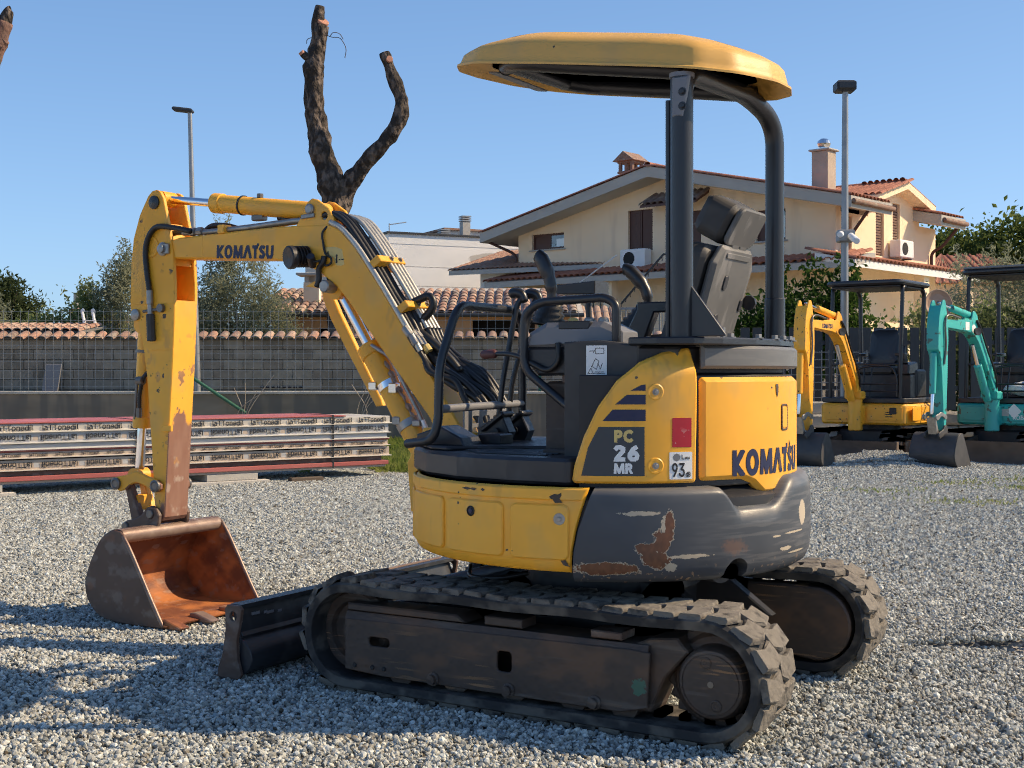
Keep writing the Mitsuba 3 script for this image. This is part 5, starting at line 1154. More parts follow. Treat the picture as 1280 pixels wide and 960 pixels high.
# red tiled lean-to roof on the left
fr_ = None
obj('shed_roof__deck', mapv(box(-15, -8.95, 0, 1.6, -.06, -.02), lambda v: np.column_stack([v[:, 0], 27.0 + v[:, 1], 2.12 + v[:, 2] + v[:, 1] * .10 - .0 * v[:, 0]])), 'm_mortar')
obj('shed_roof__wall', box(-15, -9.0, 27.2, 28.6, 0, 2.06), 'm_block_c')
for r in range(4):
    for x in np.arange(-14.9, -8.95, .20):
        m = 'm_tile_' + ('a', 'c', 'a')[int(rb.integers(3))]; tw = T().translate([x, 26.95 + .38 * r, 2.10 + .045 * r]).rotate([1, 0, 0], 5)
        if fr_ is None: fr_ = obj('shed_roof__tile', BAR, m, 40, tw)
        else: again('shed_roof__tile', fr_, tw, m)
tag('shed_roof', 'low shed with a faded red tile roof at the left, behind the block wall', 'shed')
for i, (x, y0, y1) in enumerate(((104, 408, 388), (117, 407, 388))):
    p0, p1 = px2w(x + 3, y0 + 4, 28.2), px2w(x - 1.5, y1, 28.4)
    k = obj('pipe_rails__pipe', join([rod(p0, p1, .035, 10), rod(p1 - [.0, 0, .02], p1 + [.05, 0, .015], .045, 10)]), 'm_plain_white', True)
obj('pipe_rails__rung', rod(px2w(106, 401, 28.25), px2w(119, 401, 28.25), .012, 8), 'm_plain_white', True)
tag('pipe_rails', 'pair of short white pipe rails leaning above the red shed roof', 'rails')
obj('leaning_board', mapv(box(-9.28, -8.97, 0, .05, 0, .55, .01), lambda v: np.column_stack([v[:, 0] - .06 * (v[:, 2] < .1), 25.72 + v[:, 1] + .1 * v[:, 2], .86 + v[:, 2]])), 'm_console'); tag('leaning_board', 'small bluish grey board leaning against the block wall at left', 'board')
obj('board_shelf', box(-12, -6, 25.55, 25.98, .70, .855), 'm_concrete'); tag('board_shelf', 'low concrete ledge along the foot of the block wall', 'ledge')
p = px2w(95, 393, 40)
obj('red_board__panel', box(p[0] - .22, p[0] + .22, 40, 40.05, p[2] - .25, p[2] + .18, .01), 'm_red'); obj('red_board__stripe', box(p[0] - .02, p[0] + .10, 39.985, 39.998, p[2] - .2, p[2] + .12), 'm_plain_white')
obj('red_board__post', box(p[0] - .05, p[0] + .05, 40.06, 40.12, 0, p[2]), 'm_zinc'); tag('red_board', 'small red and white board on a post beyond the shed roof', 'sign')
p = px2w(96, 366, 55)
obj('wooden_post', rod((p[0], 55, 0), (p[0], 55, p[2]), .14, 8), 'm_fascia', True); tag('wooden_post', 'pale thin pole in front of the dark conifer', 'pole')
p0, p1 = px2w(82, 386, 60), px2w(225, 390, 60)
obj('far_low_house__wall', box(-18.5, -14.5, 60, 64, 0, 3.6), 'm_cream'); obj('far_low_house__roof', mapv(box(-18.9, -14.2, 59.4, 64.6, 0, .25), lambda v: np.column_stack([v[:, 0], v[:, 1], 3.6 + v[:, 2] + .18 * (2.6 - np.abs(v[:, 1] - 62))])), 'm_tile_d')
tag('far_low_house', 'small far house with a brown roof glimpsed between the bushes at left', 'house')

# low orange annexe with the tiled roof
ax0, ax1 = -5.75, 1.5
wall_ = Polygon([(ax0, 0), (ax1, 0), (ax1, 2.6), (ax0, 2.6)])
for a, b, c, d in ((-4.62, -4.25, 2.02, 2.3), (-.95, .55, 1.2, 2.5), (-2.05, -1.95, 1.2, 2.5)): wall_ = wall_.difference(sbox(a, c, b, d))
obj('orange_annexe__wall', front(bevel(wall_, .2, 0), 0, 0, 31.2), 'm_orange')
obj('orange_annexe__wall', box(ax0, ax0 + .2, 31.2, 34.5, 0, 2.6), 'm_orange'); obj('orange_annexe__wall', box(ax0, ax1, 34.5, 34.7, 0, 2.6), 'm_orange')
obj('orange_annexe__interior', box(ax0 + .3, ax1 - .1, 31.9, 32.0, 0, 2.6), 'm_void')
obj('orange_annexe__gutter', rod((ax0 - .3, 30.62, 2.60), (ax1 + .2, 30.62, 2.60), .05, 8), 'm_darkpaint', True)
obj('orange_annexe__downpipe', rod((-2.05, 30.9, 2.5), (-2.05, 30.9, 0), .045, 8), 'm_greenpost', True)
obj('orange_annexe__door_panel', box(-.90, -.20, 31.3, 31.34, .5, 2.1), 'm_cream')
sl = math.atan2(.80, 3.4)
obj('orange_annexe__roof', mapv(box(ax0 - .3, ax1 + .2, 0, 3.6, -.10, -.03), lambda v: np.column_stack([v[:, 0], 30.65 + v[:, 1] * math.cos(sl) - v[:, 2] * 0, 2.66 + v[:, 2] + v[:, 1] * math.sin(sl)])), 'm_fascia')
rt = np.random.default_rng(9); ft = None; cnt = 0
R_ = 'orange_annexe__roof__tile'
for r in range(8):
    for x in np.arange(ax0 - .2, ax1 + .15, .225):
        if r > 0 and (x < -4.4 and r > 3): pass
        cnt += 1
        if cnt > 290: break
        tw = T().translate([x + rt.uniform(-.008, .008), 30.62 + .40 * r * math.cos(sl), 2.655 + .40 * r * math.sin(sl)]).rotate([1, 0, 0], math.degrees(sl) - 3).rotate([0, 0, 1], rt.uniform(-1.5, 1.5))
        m = f'm_tile_{"aabcd"[int(rt.integers(5))]}'
        if ft is None: ft = obj(R_, BAR, m, 40, tw)
        else: again(R_, ft, tw, m)
obj('orange_annexe__chimney', box(-5.12, -4.74, 31.8, 32.2, 2.7, 3.45), 'm_cream'); obj('orange_annexe__chimney__cap', join([box(-5.28, -4.6, 31.65, 32.35, 3.62, 3.68, .01), box(-5.1, -5.0, 31.82, 31.92, 3.45, 3.62), box(-4.86, -4.76, 31.82, 31.92, 3.45, 3.62), box(-5.1, -4.76, 32.1, 32.2, 3.45, 3.62)]), 'm_fascia')
obj('orange_annexe__chimney', box(-5.68, -5.42, 31.7, 31.95, 2.6, 3.02), 'm_cream')
tag('orange_annexe', 'low orange outbuilding with a weathered terracotta tile roof behind the block wall', 'building')

# white building behind, lit at an angle
def frame_at(x, y, deg): return T().translate([x, y, 0]).rotate([0, 0, 1], deg)
tw = frame_at(-4.75, 50, 26)
W = 'white_building'
obj(W + '__wall', box(0, 13, 0, 8, 0, 6.22), 'm_plaster', False, tw); obj(W + '__parapet', box(-.02, 13.02, -.02, 8, 6.22, 6.60), 'm_plain_white', False, tw)
obj(W + '__capping', box(-.1, 13.1, -.1, 8.1, 6.60, 6.68, .01), 'm_darkpaint', False, tw)
obj(W + '__return_wall', box(-.9, -.03, 2.2, 8, 0, 6.45), 'm_fascia', False, tw)
for z in (4.6, 5.35): obj(W + '__plaster_joint', box(0, 13, -.012, -.002, z, z + .015), 'm_fascia', False, tw)
for x, zt, w in ((3.05, 7.15, .34), (4.0, 7.75, .34)):
    k = obj(W + '__chimney', box(x, x + w, 2.0, 2.0 + w, 6.6, zt - .28), 'm_fascia', False, tw)
    obj(k + '__cowl', join([box(x - .03, x + w + .03, 1.97, 2.03 + w, zt - .26 + .09 * i, zt - .21 + .09 * i) for i in range(3)]), 'm_zinc', False, tw)
obj(W + '__roof_room', box(3.7, 5.6, 3.0, 5, 6.6, 7.2), 'm_plain_white', False, tw)
obj(W + '__roof_room__roof', mapv(box(3.5, 5.8, 2.8, 5.2, 7.2, 7.28), lambda v: np.column_stack([v[:, 0], v[:, 1], v[:, 2] + .3 * (1 - np.abs(v[:, 0] - 4.65) / 1.15)])), 'm_tile_a', False, tw)
obj(W + '__antenna', join([rod((.05, .1, 6.6), (.05, .1, 7.0), .02, 6), rod((.05, .1, 6.95), (.75, .1, 7.08), .02, 6)]), 'm_zinc', True, tw)
tag(W, 'plain white plastered building with flat parapet and patch of bare render, far behind the boom', 'building')
# small white house with balcony
tw = frame_at(-1.15, 47.0, -30)
B = 'balcony_house'
wb = sbox(0, 0, 6, 4.85)
for a, b, c, d in ((.25, .60, 3.6, 4.55), (1.15, 1.6, 3.5, 4.6)): wb = wb.difference(sbox(a, c, b, d))
obj(B + '__wall', front(bevel(wb, .25, 0), 0, 0, .25), 'm_plain_white', False, tw); obj(B + '__wall', box(-.0, .22, .26, 4, 0, 4.6), 'm_plain_white', False, tw)
obj(B + '__interior', box(.3, 5.5, .6, .7, 0, 4.9), 'm_void', False, tw)
for a, b, c, d in ((.25, .60, 3.6, 4.55), (1.15, 1.6, 3.5, 4.6)): obj(B + '__shutter', box(a + .02, b - .02, .08, .12, c, d), 'm_bucket', False, tw)
obj(B + '__eave', mapv(box(-.9, 6, -.7, 3.4, 0, .16), lambda v: np.column_stack([v[:, 0], v[:, 1], 4.74 + v[:, 2] + (v[:, 1] + .7) * .26 + .0 * v[:, 0]])), 'm_fascia', False, tw)
obj(B + '__roof_tiles', join([mapv(BAR, lambda v, x=x, r=r: np.column_stack([v[:, 0] + x, v[:, 1] - .72 + .38 * r, v[:, 2] + 4.90 + .0988 * r + .24 * v[:, 1]])) for x in np.arange(-.85, 6, .2) for r in range(10)]), 'm_tile_a', False, tw); tag(B + '__roof_tiles', kind='stuff')
obj(B + '__balcony_slab', box(-.8, 6, -1.1, 0, 3.05, 3.2), 'm_fascia', False, tw)
obj(B + '__railing', join([box(-.8, 6, -1.08, -1.04, 3.95, 4.0), box(-.8, 6, -1.08, -1.04, 3.3, 3.33)] + [box(x, x + .03, -1.075, -1.045, 3.2, 3.95) for x in np.arange(-.8, 6, .28)]), 'm_darkpaint', False, tw)
tag(B, 'small white house with balcony and orange tile eave, left of the cream house', 'house')

# cream house
H = 'cream_house'; tw = frame_at(.23, 46.3, -41.85)
def hpart(name, m, mt, smooth=False): return obj(H + '__' + name, m, mt, smooth, tw)
RZ, EZ, LX_ = 7.5, 6.1, 12.44; mid = 6.3; sl_ = (RZ - EZ) / mid
def roofz(x): return RZ - abs(x - mid) * sl_
g = Polygon([(0, 0), (LX_, 0), (LX_, roofz(LX_)), (mid, RZ), (0, roofz(0))])
wins = [(.64, 2.11, 5.55, 6.10), (4.87, 5.87, 5.25, 6.60), (6.95, 7.75, 4.3, 6.40), (9.75, 10.78, 5.25, 6.20)]
for a, b, c, d in wins: g = g.difference(sbox(a, c, b, d))
for a, b in ((3.5, 4.4), (8.2, 9.4)): g = g.difference(sbox(a, 0, b, 2.2))
hpart('front_wall', front(bevel(g, .3, 0), 0, 0, .3), 'm_cream')
g2 = Polygon([(.3, 0), (6.6, 0), (6.6, 6.0), (5.65, 6.0), (5.6, 6.48), (3.85, 6.98), (2.1, 6.48), (2.05, 6.0), (.3, 6.0)])
rw = [(2.57, 3.12, 4.85, 6.56), (3.73, 4.24, 5.35, 6.57), (.75, 1.0, 4.85, 5.9)]
for a, b, c, d in rw: g2 = g2.difference(sbox(a, c, b, d))
g2 = g2.difference(sbox(2.2, 0, 3.1, 2.2))
def rightw(m, x=0.0): return mapv(m, lambda v: np.column_stack([x + v[:, 2], v[:, 0], v[:, 1]]))
hpart('right_wall', rightw(bevel(g2, .3, 0), LX_ - .3), 'm_cream')
hpart('back_wall', box(0, LX_, 6.6, 6.9, 0, 6), 'm_cream'); hpart('left_wall', box(0, .3, .31, 6.6, 0, 5.9), 'm_cream')
hpart('interior', box(.4, LX_ - .4, .7, 6.4, 0, 5.8), 'm_void')
hpart('interior', box(10.5, LX_ - .35, 2.2, 5.5, 5.8, 6.4), 'm_void')
for a, b, c, d in wins[1:3]:
    k = hpart('shutter', join([box(a, b, .10, .15, c, d), box((a + b) / 2 - .02, (a + b) / 2 + .02, .07, .10, c, d)]), 'm_brown')
    for z in np.arange(c + .06, d - .05, .085): obj(k + '__slat', join([box(a + .06, (a + b) / 2 - .06, .085, .11, z, z + .05), box((a + b) / 2 + .06, b - .06, .085, .11, z, z + .05)]), 'm_brown', False, tw)
for a, b, c, d in (wins[0], wins[3]):
    mx = (a + b) / 2
    k = hpart('window', join([box(a, b, .10, .16, d - .07, d), box(a, b, .10, .16, c, c + .07), box(a, a + .07, .1, .16, c, d), box(b - .07, b, .1, .16, c, d), box(mx - .05, mx + .05, .1, .16, c, d)]), 'm_brown')
    obj(k + '__pane', box(mx + .05, b - .07, .13, .135, c + .07, d - .07), 'm_glass', False, tw)
    obj(k + '__curtain', box(mx + .2, b - .15, .25, .26, c + .1, d - .18), 'm_plain_white', False, tw)
    obj(k + '__shutter', box(a + .07, mx - .05, .12, .15, c + .07, d - .07), 'm_brown', False, tw)
    hpart('sill', box(a - .08, b + .08, -.08, .1, c - .05, c, .01), 'm_fascia')
for a, b, c, d in rw:
    k = obj(H + '__shutter', box(LX_ - .16, LX_ - .10, a, b, c, d), 'm_brown', False, tw)
    for z in np.arange(c + .05, d - .05, .085): obj(k + '__slat', box(LX_ - .11, LX_ - .07, a + .05, b - .05, z, z + .05), 'm_tile_b', False, tw)
for m_, x0, x1 in (('l', -1.05, mid), ('r', mid, LX_ + .95)):
    z0, z1 = roofz(x0), roofz(x1)
    slab_ = Polygon([(x0, z0), (x1, z1), (x1, z1 + .34), (x0, z0 + .34)])
    if m_ == 'l': k = hpart('roof', front(bevel(slab_, 8.0, 0), 0, 0, 7.1), 'm_fascia')
    else:
        s1, s2 = slab_.intersection(sbox(0, 0, 12.05, 20)), slab_.intersection(sbox(12.05, 0, 20, 20))
        k = hpart('roof', join([front(bevel(s1, 8.0, 0), 0, 0, 7.1), front(bevel(s2, 2.6, 0), 0, 0, 1.7), front(bevel(s2, 1.9, 0), 0, 0, 7.1)]), 'm_fascia')
    obj(k + '__tiles', join([mapv(barrel(.42, .22), lambda v, x=x, y=y: np.column_stack([x + (v[:, 1] if m_ == 'l' else -v[:, 1]), y + (-v[:, 0] if m_ == 'l' else v[:, 0]), v[:, 2] + roofz(x + (v[:, 1] if m_ == 'l' else -v[:, 1])) + .36])) for x in (np.arange(x0 - .03, x1 - .2, .38) if m_ == 'l' else np.arange(x1 + .03, x0 + .2, -.38)) for y in np.arange(-.85, 2.2 if m_ == 'l' else 1.6, .225)] + ([] if m_ == 'l' else [mapv(barrel(.42, .22), lambda v, x=x, y=y: np.column_stack([x - v[:, 1], y + v[:, 0], v[:, 2] + roofz(x - v[:, 1]) + .36])) for x in (13.4, 13.02, 12.64, 12.26) for y in np.arange(5.25, 7.0, .225)])), 'm_rooftile', False, tw); tag(k + '__tiles', kind='stuff')
hpart('ridge_tiles', join([mapv(barrel(.42, .26), lambda v, y=y: np.column_stack([mid + v[:, 0], y + v[:, 1], v[:, 2] + RZ + .38])) for y in np.arange(-.9, 6.9, .38)]), 'm_rooftile')
hpart('gutter', rod((-1.1, -.7, roofz(-1.05) + .16), (-1.1, 7.0, roofz(-1.05) + .16), .07, 8), 'm_bucket', True)
hpart('gutter', rod((LX_ + 1.0, -.85, roofz(LX_ + .95) + .18), (LX_ + 1.0, 1.7, roofz(LX_ + .95) + .18), .08, 8), 'm_tile_b', True)
hpart('gutter', rod((LX_ + 1.0, 5.3, roofz(LX_ + .95) + .18), (LX_ + 1.0, 7.1, roofz(LX_ + .95) + .18), .08, 8), 'm_tile_b', True)
hpart('downpipe', tube(bend([(LX_ + .9, 6.7, roofz(LX_ + .95) + .1), (LX_ + .4, 6.5, 5.35), (LX_ + .08, 6.42, 5.2), (LX_ + .08, 6.42, 4.5)], .2), .05, 8), 'm_brown', True)
hpart('downpipe', tube(bend([(LX_ + .9, .3, roofz(LX_ + .95) + .05), (LX_ + .1, .35, 5.0), (LX_ + .1, .35, 4.6)], .2), .05, 8), 'm_brown', True)
hpart('downpipe', tube(bend([(-1.05, -.6, roofz(-1.05) + .1), (-.3, -.06, 5.55), (-.06, -.06, 5.4), (-.06, -.06, 0)], .2), .05, 8), 'm_brown', True)
# cross gable over the right wall
cz, cy0, cy1, cm = 6.98, 1.8, 5.9, 3.85
for y0, y1 in ((cy0, cm), (cm, cy1)):
    za = cz - (abs(y0 - cm)) * .29; zb = cz - abs(y1 - cm) * .29
    s3 = Polygon([(y0, za), (y1, zb), (y1, zb + .22), (y0, za + .22)])
    k = obj(H + '__cross_roof', rightw(bevel(s3, 6.3, 0), 6.6), 'm_cream', False, tw)
    if y0 < cm:
        obj(k + '__tiles', join([mapv(barrel(.42, .21), lambda v, x=x, r=r: np.column_stack([x + v[:, 0], cy0 - .04 + .37 * r + v[:, 1], v[:, 2] + cz - (cm - (cy0 - .04 + .37 * r + v[:, 1])) * .29 + .235])) for x in np.arange(6.7, 13.0, .215) for r in range(6)]), 'm_rooftile', False, tw); tag(k + '__tiles', kind='stuff')
    else:
        obj(k + '__tiles', join([mapv(barrel(.42, .21), lambda v, x=x, r=r: np.column_stack([x - v[:, 0], cy1 + .04 - .37 * r - v[:, 1], v[:, 2] + cz - ((cy1 + .04 - .37 * r - v[:, 1]) - cm) * .29 + .235])) for x in np.arange(11.5, 13.0, .215) for r in range(6)]), 'm_rooftile', False, tw); tag(k + '__tiles', kind='stuff')
hpart('cross_ridge', join([mapv(barrel(.42, .26), lambda v, x=x: np.column_stack([x + v[:, 1], cm - v[:, 0], v[:, 2] + cz + .24])) for x in np.arange(6.7, 12.7, .38)]), 'm_rooftile')
# porch roof round the front and the right side
def porch(kx, axis):
    k = None
    if axis == 'f':
        hpart('porch_roof', mapv(box(-.5, LX_ + 1.25, -1.25, 0, -.22, -.02), lambda v: np.column_stack([v[:, 0], v[:, 1], 4.42 + v[:, 2] + .22 * (v[:, 1] + 1.25)])), 'm_fascia')
        ts = [mapv(barrel(.42, .25), lambda v, x=x, r=r: np.column_stack([x + v[:, 0], -1.32 + .40 * r + v[:, 1], v[:, 2] + 4.42 + .22 * (.40 * r + v[:, 1])])) for x in np.arange(-.4, LX_ + 1.2, .26) for r in range(4)]
    else:
        hpart('porch_roof', mapv(box(LX_, LX_ + 1.25, -1.25, 7.6, -.22, -.02), lambda v: np.column_stack([v[:, 0], v[:, 1], 4.42 + v[:, 2] + .22 * (LX_ + 1.25 - v[:, 0])])), 'm_plain_white')
        ts = [mapv(barrel(.42, .25), lambda v, y=y, r=r: np.column_stack([LX_ + 1.32 - .40 * r - v[:, 1], y + v[:, 0], v[:, 2] + 4.42 + .22 * (.40 * r + v[:, 1])])) for y in np.arange(-1.2, 7.6, .26) for r in range(4)]
    k = hpart('porch_tiles', join(ts), 'm_rooftile'); tag(k, kind='stuff')
porch(0, 'f'); porch(0, 'r')
for x in (.2, 4.6, 8.8, 12.9): hpart('porch_column', box(x, x + .35, -1.0, -.65, 0, 4.25, .02), 'm_cream')
for y in (3.6, 7.0): hpart('porch_column', box(LX_ + .75, LX_ + 1.1, y, y + .35, 0, 4.25, .02), 'm_cream')
# chimneys and vents
k = hpart('chimney', box(11.14, 11.68, .95, 1.45, 6.2, 7.98, .02), 'm_kiln'); obj(k + '__cap', box(11.06, 11.76, .87, 1.53, 7.98, 8.04, .02), 'm_fascia', False, tw)
tv = mapv(lathe([(.12, 8.03), (.12, 8.10), (.18, 8.14), (.21, 8.22), (.18, 8.31), (.10, 8.37), (0, 8.39)], 18), lambda v: v + [11.41, 1.2, 0]); obj(k + '__turbine_vent', tv, 'm_chrome', False, tw)
k = hpart('chimney', box(3.3, 3.85, 1.6, 2.2, 6.6, 8.18), 'm_cream')
obj(k + '__lantern', join([box(3.25, 3.9, 1.55, 2.25, 8.18, 8.25)] + [box(x, x + .1, y, y + .1, 8.25, 8.55) for x in (3.28, 3.53, 3.78) for y in (1.58, 2.12)] + [box(3.25, 3.9, 1.55, 2.25, 8.53, 8.6)]), 'm_tile_b', False, tw)
obj(k + '__roof', join([front(bevel(Polygon([(3.12, 8.6), (4.03, 8.6), (3.575, 8.93)]), .95, 0), 0, 0, 2.38)]), 'm_tile_b', False, tw)
k = hpart('vent_stack', box(2.0, 2.75, 2.2, 2.7, 6.6, 7.75), 'm_cream')
for x, y, z in ((2.15, 2.45, 7.75), (2.6, 2.55, 7.72), (1.6, 2.6, 7.25)):
    obj(k + '__turbine_vent', mapv(lathe([(.13, 0), (.13, .12), (.2, .2), (.2, .3), (.1, .4), (0, .42)], 14), lambda v: v + [x, y, z]), 'm_chrome', False, tw)
# door canopy
k = hpart('door_canopy', mapv(box(5.9, 8.05, -.75, 0, -.08, 0), lambda v: np.column_stack([v[:, 0], v[:, 1], 6.62 + v[:, 2] + .5 * (v[:, 1] + .75)])), 'm_brown')
obj(k + '__tiles', join([mapv(barrel(.42, .24), lambda v, x=x, r=r: np.column_stack([x + v[:, 0], -.8 + .38 * r + v[:, 1], v[:, 2] + 6.62 + .5 * (.38 * r + v[:, 1])])) for x in np.arange(6.0, 8.1, .25) for r in range(2)]), 'm_tile_d', False, tw)
tag(H, 'two storey cream house with tiled gables and brown shutters behind the excavator cab', 'house')
# air conditioners
def aircon(key, label, pos, deg, w=.95, h=.62, d=.35):
    m = T().translate(list(pos)).rotate([0, 0, 1], deg)
    obj(key + '__casing', box(0, w, -d, 0, 0, h, .03), 'm_plain_white', False, m)
    obj(key + '__fan_grille', mapv(lathe([(h * .36, 0), (h * .36, .012), (0, .014)], 22), lambda v: np.column_stack([w * .36 + v[:, 0], -d - v[:, 2], h * .5 + v[:, 1]])), 'm_void', False, m)
    obj(key + '__bracket', box(.1, .14, -d, .02, -.05, 0), 'm_zinc', False, m); obj(key + '__bracket', box(w - .14, w - .1, -d, .02, -.05, 0), 'm_zinc', False, m); tag(key, label, 'air conditioner')
hl_ = lambda x, y, z: (.23 + .745 * x + .667 * y, 46.3 - .667 * x + .745 * y, z)
aircon('air_conditioner', 'white air conditioner under the front shutters of the cream house', hl_(4.85, -.06, 4.66), -41.85, 1.0)
aircon('air_conditioner_001', 'white air conditioner on the sunlit side wall of the cream house', hl_(LX_ + .06, 3.4, 4.83), 48.15, .95, .55)

# stair railing and low terrace in front of the house
tw2 = frame_at(2.0, 37, -30)
obj('terrace_railing__bars', join([box(x, x + .035, 0, .035, 1.2, 3.0) for x in np.arange(0, 4.6, .17)]), 'm_zinc', False, tw2); tag('terrace_railing__bars', kind='stuff')
obj('terrace_railing__rail', join([box(-.05, 4.7, -.01, .045, 3.0, 3.06), box(-.05, 4.7, -.01, .045, 1.3, 1.36)]), 'm_zinc', False, tw2)
obj('terrace_railing__stair_rail', join([rod((1.0, .5, 3.2), (2.3, .5, 4.55), .03, 6), rod((2.3, .5, 4.55), (4.5, .5, 4.55), .03, 6)] + [rod((x, .5, 3.1 + min(max(x - 1.0, 0), 1.3)), (x, .5, 3.2 + min(max((x - 1.0) * 1.04, 0), 1.35)), .014, 6) for x in np.arange(1.0, 4.5, .14)]), 'm_darkpaint', True, tw2)
tag('terrace_railing', 'grey metal railing with stair rail in front of the cream house porch', 'railing')
obj('terrace_wall', box(1.4, 5.6, 34.6, 34.9, 0, 1.75), 'm_orange'); tag('terrace_wall', 'low reddish wall seen through the control levers', 'wall')
obj('roofed_shelter__roof', mapv(box(1.0, 2.7, 0, 1.8, 0, .08), lambda v: np.column_stack([v[:, 0], 32.5 + v[:, 1], 2.05 + v[:, 2] + v[:, 1] * .42])), 'm_fascia')
obj('roofed_shelter__tiles', join([mapv(BAR, lambda v, x=x, r=r: np.column_stack([x + v[:, 0], 32.45 + .38 * r + v[:, 1], v[:, 2] + 2.13 + .42 * (.38 * r + v[:, 1])])) for x in np.arange(1.05, 2.7, .2) for r in range(5)]), 'm_tile_c')
for x in (1.05, 2.6): obj('roofed_shelter__post', box(x, x + .1, 32.6, 32.7, 0, 2.05), 'm_brown')
tag('roofed_shelter', 'small tiled shelter roof glimpsed under the console guard bar', 'shelter')
obj('red_roof_house__wall', box(18.2, 24.5, 58, 64, 0, 5.2), 'm_cream')
obj('red_roof_house__roof', mapv(box(-3.4, 3.4, -3.6, 3.6, 0, .15), lambda v: np.column_stack([21.3 + v[:, 0], 61 + v[:, 1], 5.2 + v[:, 2] + .34 * (3.6 - np.maximum(np.abs(v[:, 1]), np.abs(v[:, 0])))])) if False else trimesh.Trimesh([(17.6, 57.3, 5.2), (25, 57.3, 5.2), (25, 64.5, 5.2), (17.6, 64.5, 5.2), (20.2, 61, 6.75), (22.0, 61, 6.75)], [[0, 1, 5], [0, 5, 4], [1, 2, 5], [2, 3, 4], [2, 4, 5], [3, 0, 4], [0, 2, 1], [0, 3, 2]], process=False), 'm_rooftile')
obj('red_roof_house__ribs', join([rod((x, 57.3, 5.22), (min(max(x, 20.2), 22.0), 61, 6.78), .05, 5) for x in np.arange(17.7, 25, .35)]), 'm_rooftile'); tag('red_roof_house__ribs', kind='stuff')
tag('red_roof_house', 'distant house with a dark red ribbed roof at the right', 'house')

# picket fence, stone retaining wall, steps
pk = None
for i, x in enumerate(np.arange(3.85, 8.6, .20)):
    tw = T().translate([x, 21.4, .62])
    m = bevel([(-.075, 0), (.075, 0), (.075, 1.36), (-.075, 1.36)], .022, .004)
    if pk is None: pk = obj('picket_fence__picket', front(m, 0, 0, 0), 'm_darkpaint', False, tw)
    else: again('picket_fence__picket', pk, tw)
obj('picket_fence__rail', box(3.8, 8.6, 21.402, 21.44, .95, 1.02), 'm_darkpaint'); obj('picket_fence__rail', box(3.8, 8.6, 21.402, 21.44, 1.7, 1.77), 'm_darkpaint')
tag('picket_fence', 'dark grey picket fence behind the yellow excavator', 'fence')
gw = [box(x, x + .012, 20.6, 20.612, .6, 1.6) for x in np.arange(4.2, 5.9, .12)] + [box(4.2, 5.9, 20.585, 20.597, z, z + .012) for z in np.arange(.6, 1.65, .12)]
obj('wire_gate__mesh', join(gw), 'm_wire'); tag('wire_gate__mesh', kind='stuff')
for x in (4.15, 5.9): obj('wire_gate__post', box(x, x + .06, 20.58, 20.64, 0, 1.72, .006), 'm_darkpaint')
tag('wire_gate', 'dark wire mesh gate behind the stone steps', 'gate')
rk = np.random.default_rng(12)
obj('stone_wall__core', box(3.6, 9.5, 20.75, 21.4, 0, .6), 'm_rock')
for r in range(3):
    x = 3.6
    while x < 9.3:
        w = rk.uniform(.22, .5); m = refine(box(x + .01, x + w - .01, 20.66, 20.78, .2 * r + .01, .2 * r + .19, .03), .12); v = np.array(m.vertices); m.vertices = v + (meshkit.noise(v * 9) - .5)[:, None] * .04
        obj('stone_wall__stone', m, 'm_rock', 40); x += w
tag('stone_wall', 'low rough stone retaining wall behind the yellow excavator', 'wall')
for i in range(4):
    obj('stone_steps__step', box(4.55 + .0 * i, 5.5 - .16 * i, 19.6 + .26 * i, 20.6, .2 * i - .02, .2 * i + .18, .02), 'm_coping')
tag('stone_steps', 'pale stone steps beside the rear edge of the near excavator', 'steps')

# lamp posts
lp = 'lamp_post'
obj(lp + '__pole', rod((5.10, 19.9, 0), (5.12, 19.9, 5.55), .068, 14, .045), 'm_zinc', True)
obj(lp + '__floodlight', mapv(join([box(-.15, .15, -.10, .16, 5.55, 5.72, .03), box(-.12, .12, -.16, -.09, 5.58, 5.69, .01)]), lambda v: v + [5.12, 19.9, 0]), 'm_darkpaint')
obj(lp + '__camera', join([rod((5.17, 19.78, 3.33), (5.19, 19.48, 3.22), .052, 14, c=.01)]), 'm_plain_white', 30); obj(lp + '__camera', rod((5.03, 19.80, 3.36), (4.97, 19.62, 3.33), .045, 14, c=.01), 'm_plain_white', 30)
obj(lp + '__bracket', box(5.0, 5.24, 19.78, 20.0, 3.24, 3.43, .02), 'm_zinc')
tag(lp, 'grey lamp post with a floodlight and two cameras, between the cream house gables', 'lamp post')
lp = 'street_lamp'
obj(lp + '__pole', rod((-5.95, 24.6, 0), (-6.12, 24.6, 6.22), .072, 12, .04), 'm_zinc', True)
obj(lp + '__lamp_head', mapv(box(-.32, .06, -.09, .09, 6.17, 6.25, .025), lambda v: np.column_stack([v[:, 0] - 6.12, v[:, 1] + 24.6, v[:, 2] + .12 * -(v[:, 0])])), 'm_darkpaint')
tag(lp, 'tall thin street lamp with a flat head, left of the excavator boom', 'street lamp')
p = px2w(112, 372, 80)
obj('street_lamp_001__pole', rod((p[0], 80, 0), (p[0], 80, p[2] + .6), .09, 8), 'm_zinc', True); obj('street_lamp_001__lamp_head', box(p[0] - .6, p[0], 79.9, 80.1, p[2] + .55, p[2] + .7, .02), 'm_zinc'); tag('street_lamp_001', 'tiny distant street lamp above the shrubs at left', 'street lamp')
p = px2w(1171, 381, 24)
obj('round_mirror__dish', align(lathe([(0, 0), (.2, .02), (.27, .07), (.28, .075), (.27, .08), (.2, .03), (0, .01)], 24), p, [.2, -1, .1]), 'm_tile_c', 30); obj('round_mirror__post', rod((p[0], p[1] + .05, 0), (p[0], p[1] + .05, p[2]), .03, 8), 'm_zinc', True)
tag('round_mirror', 'round orange backed mirror above the picket fence', 'mirror')
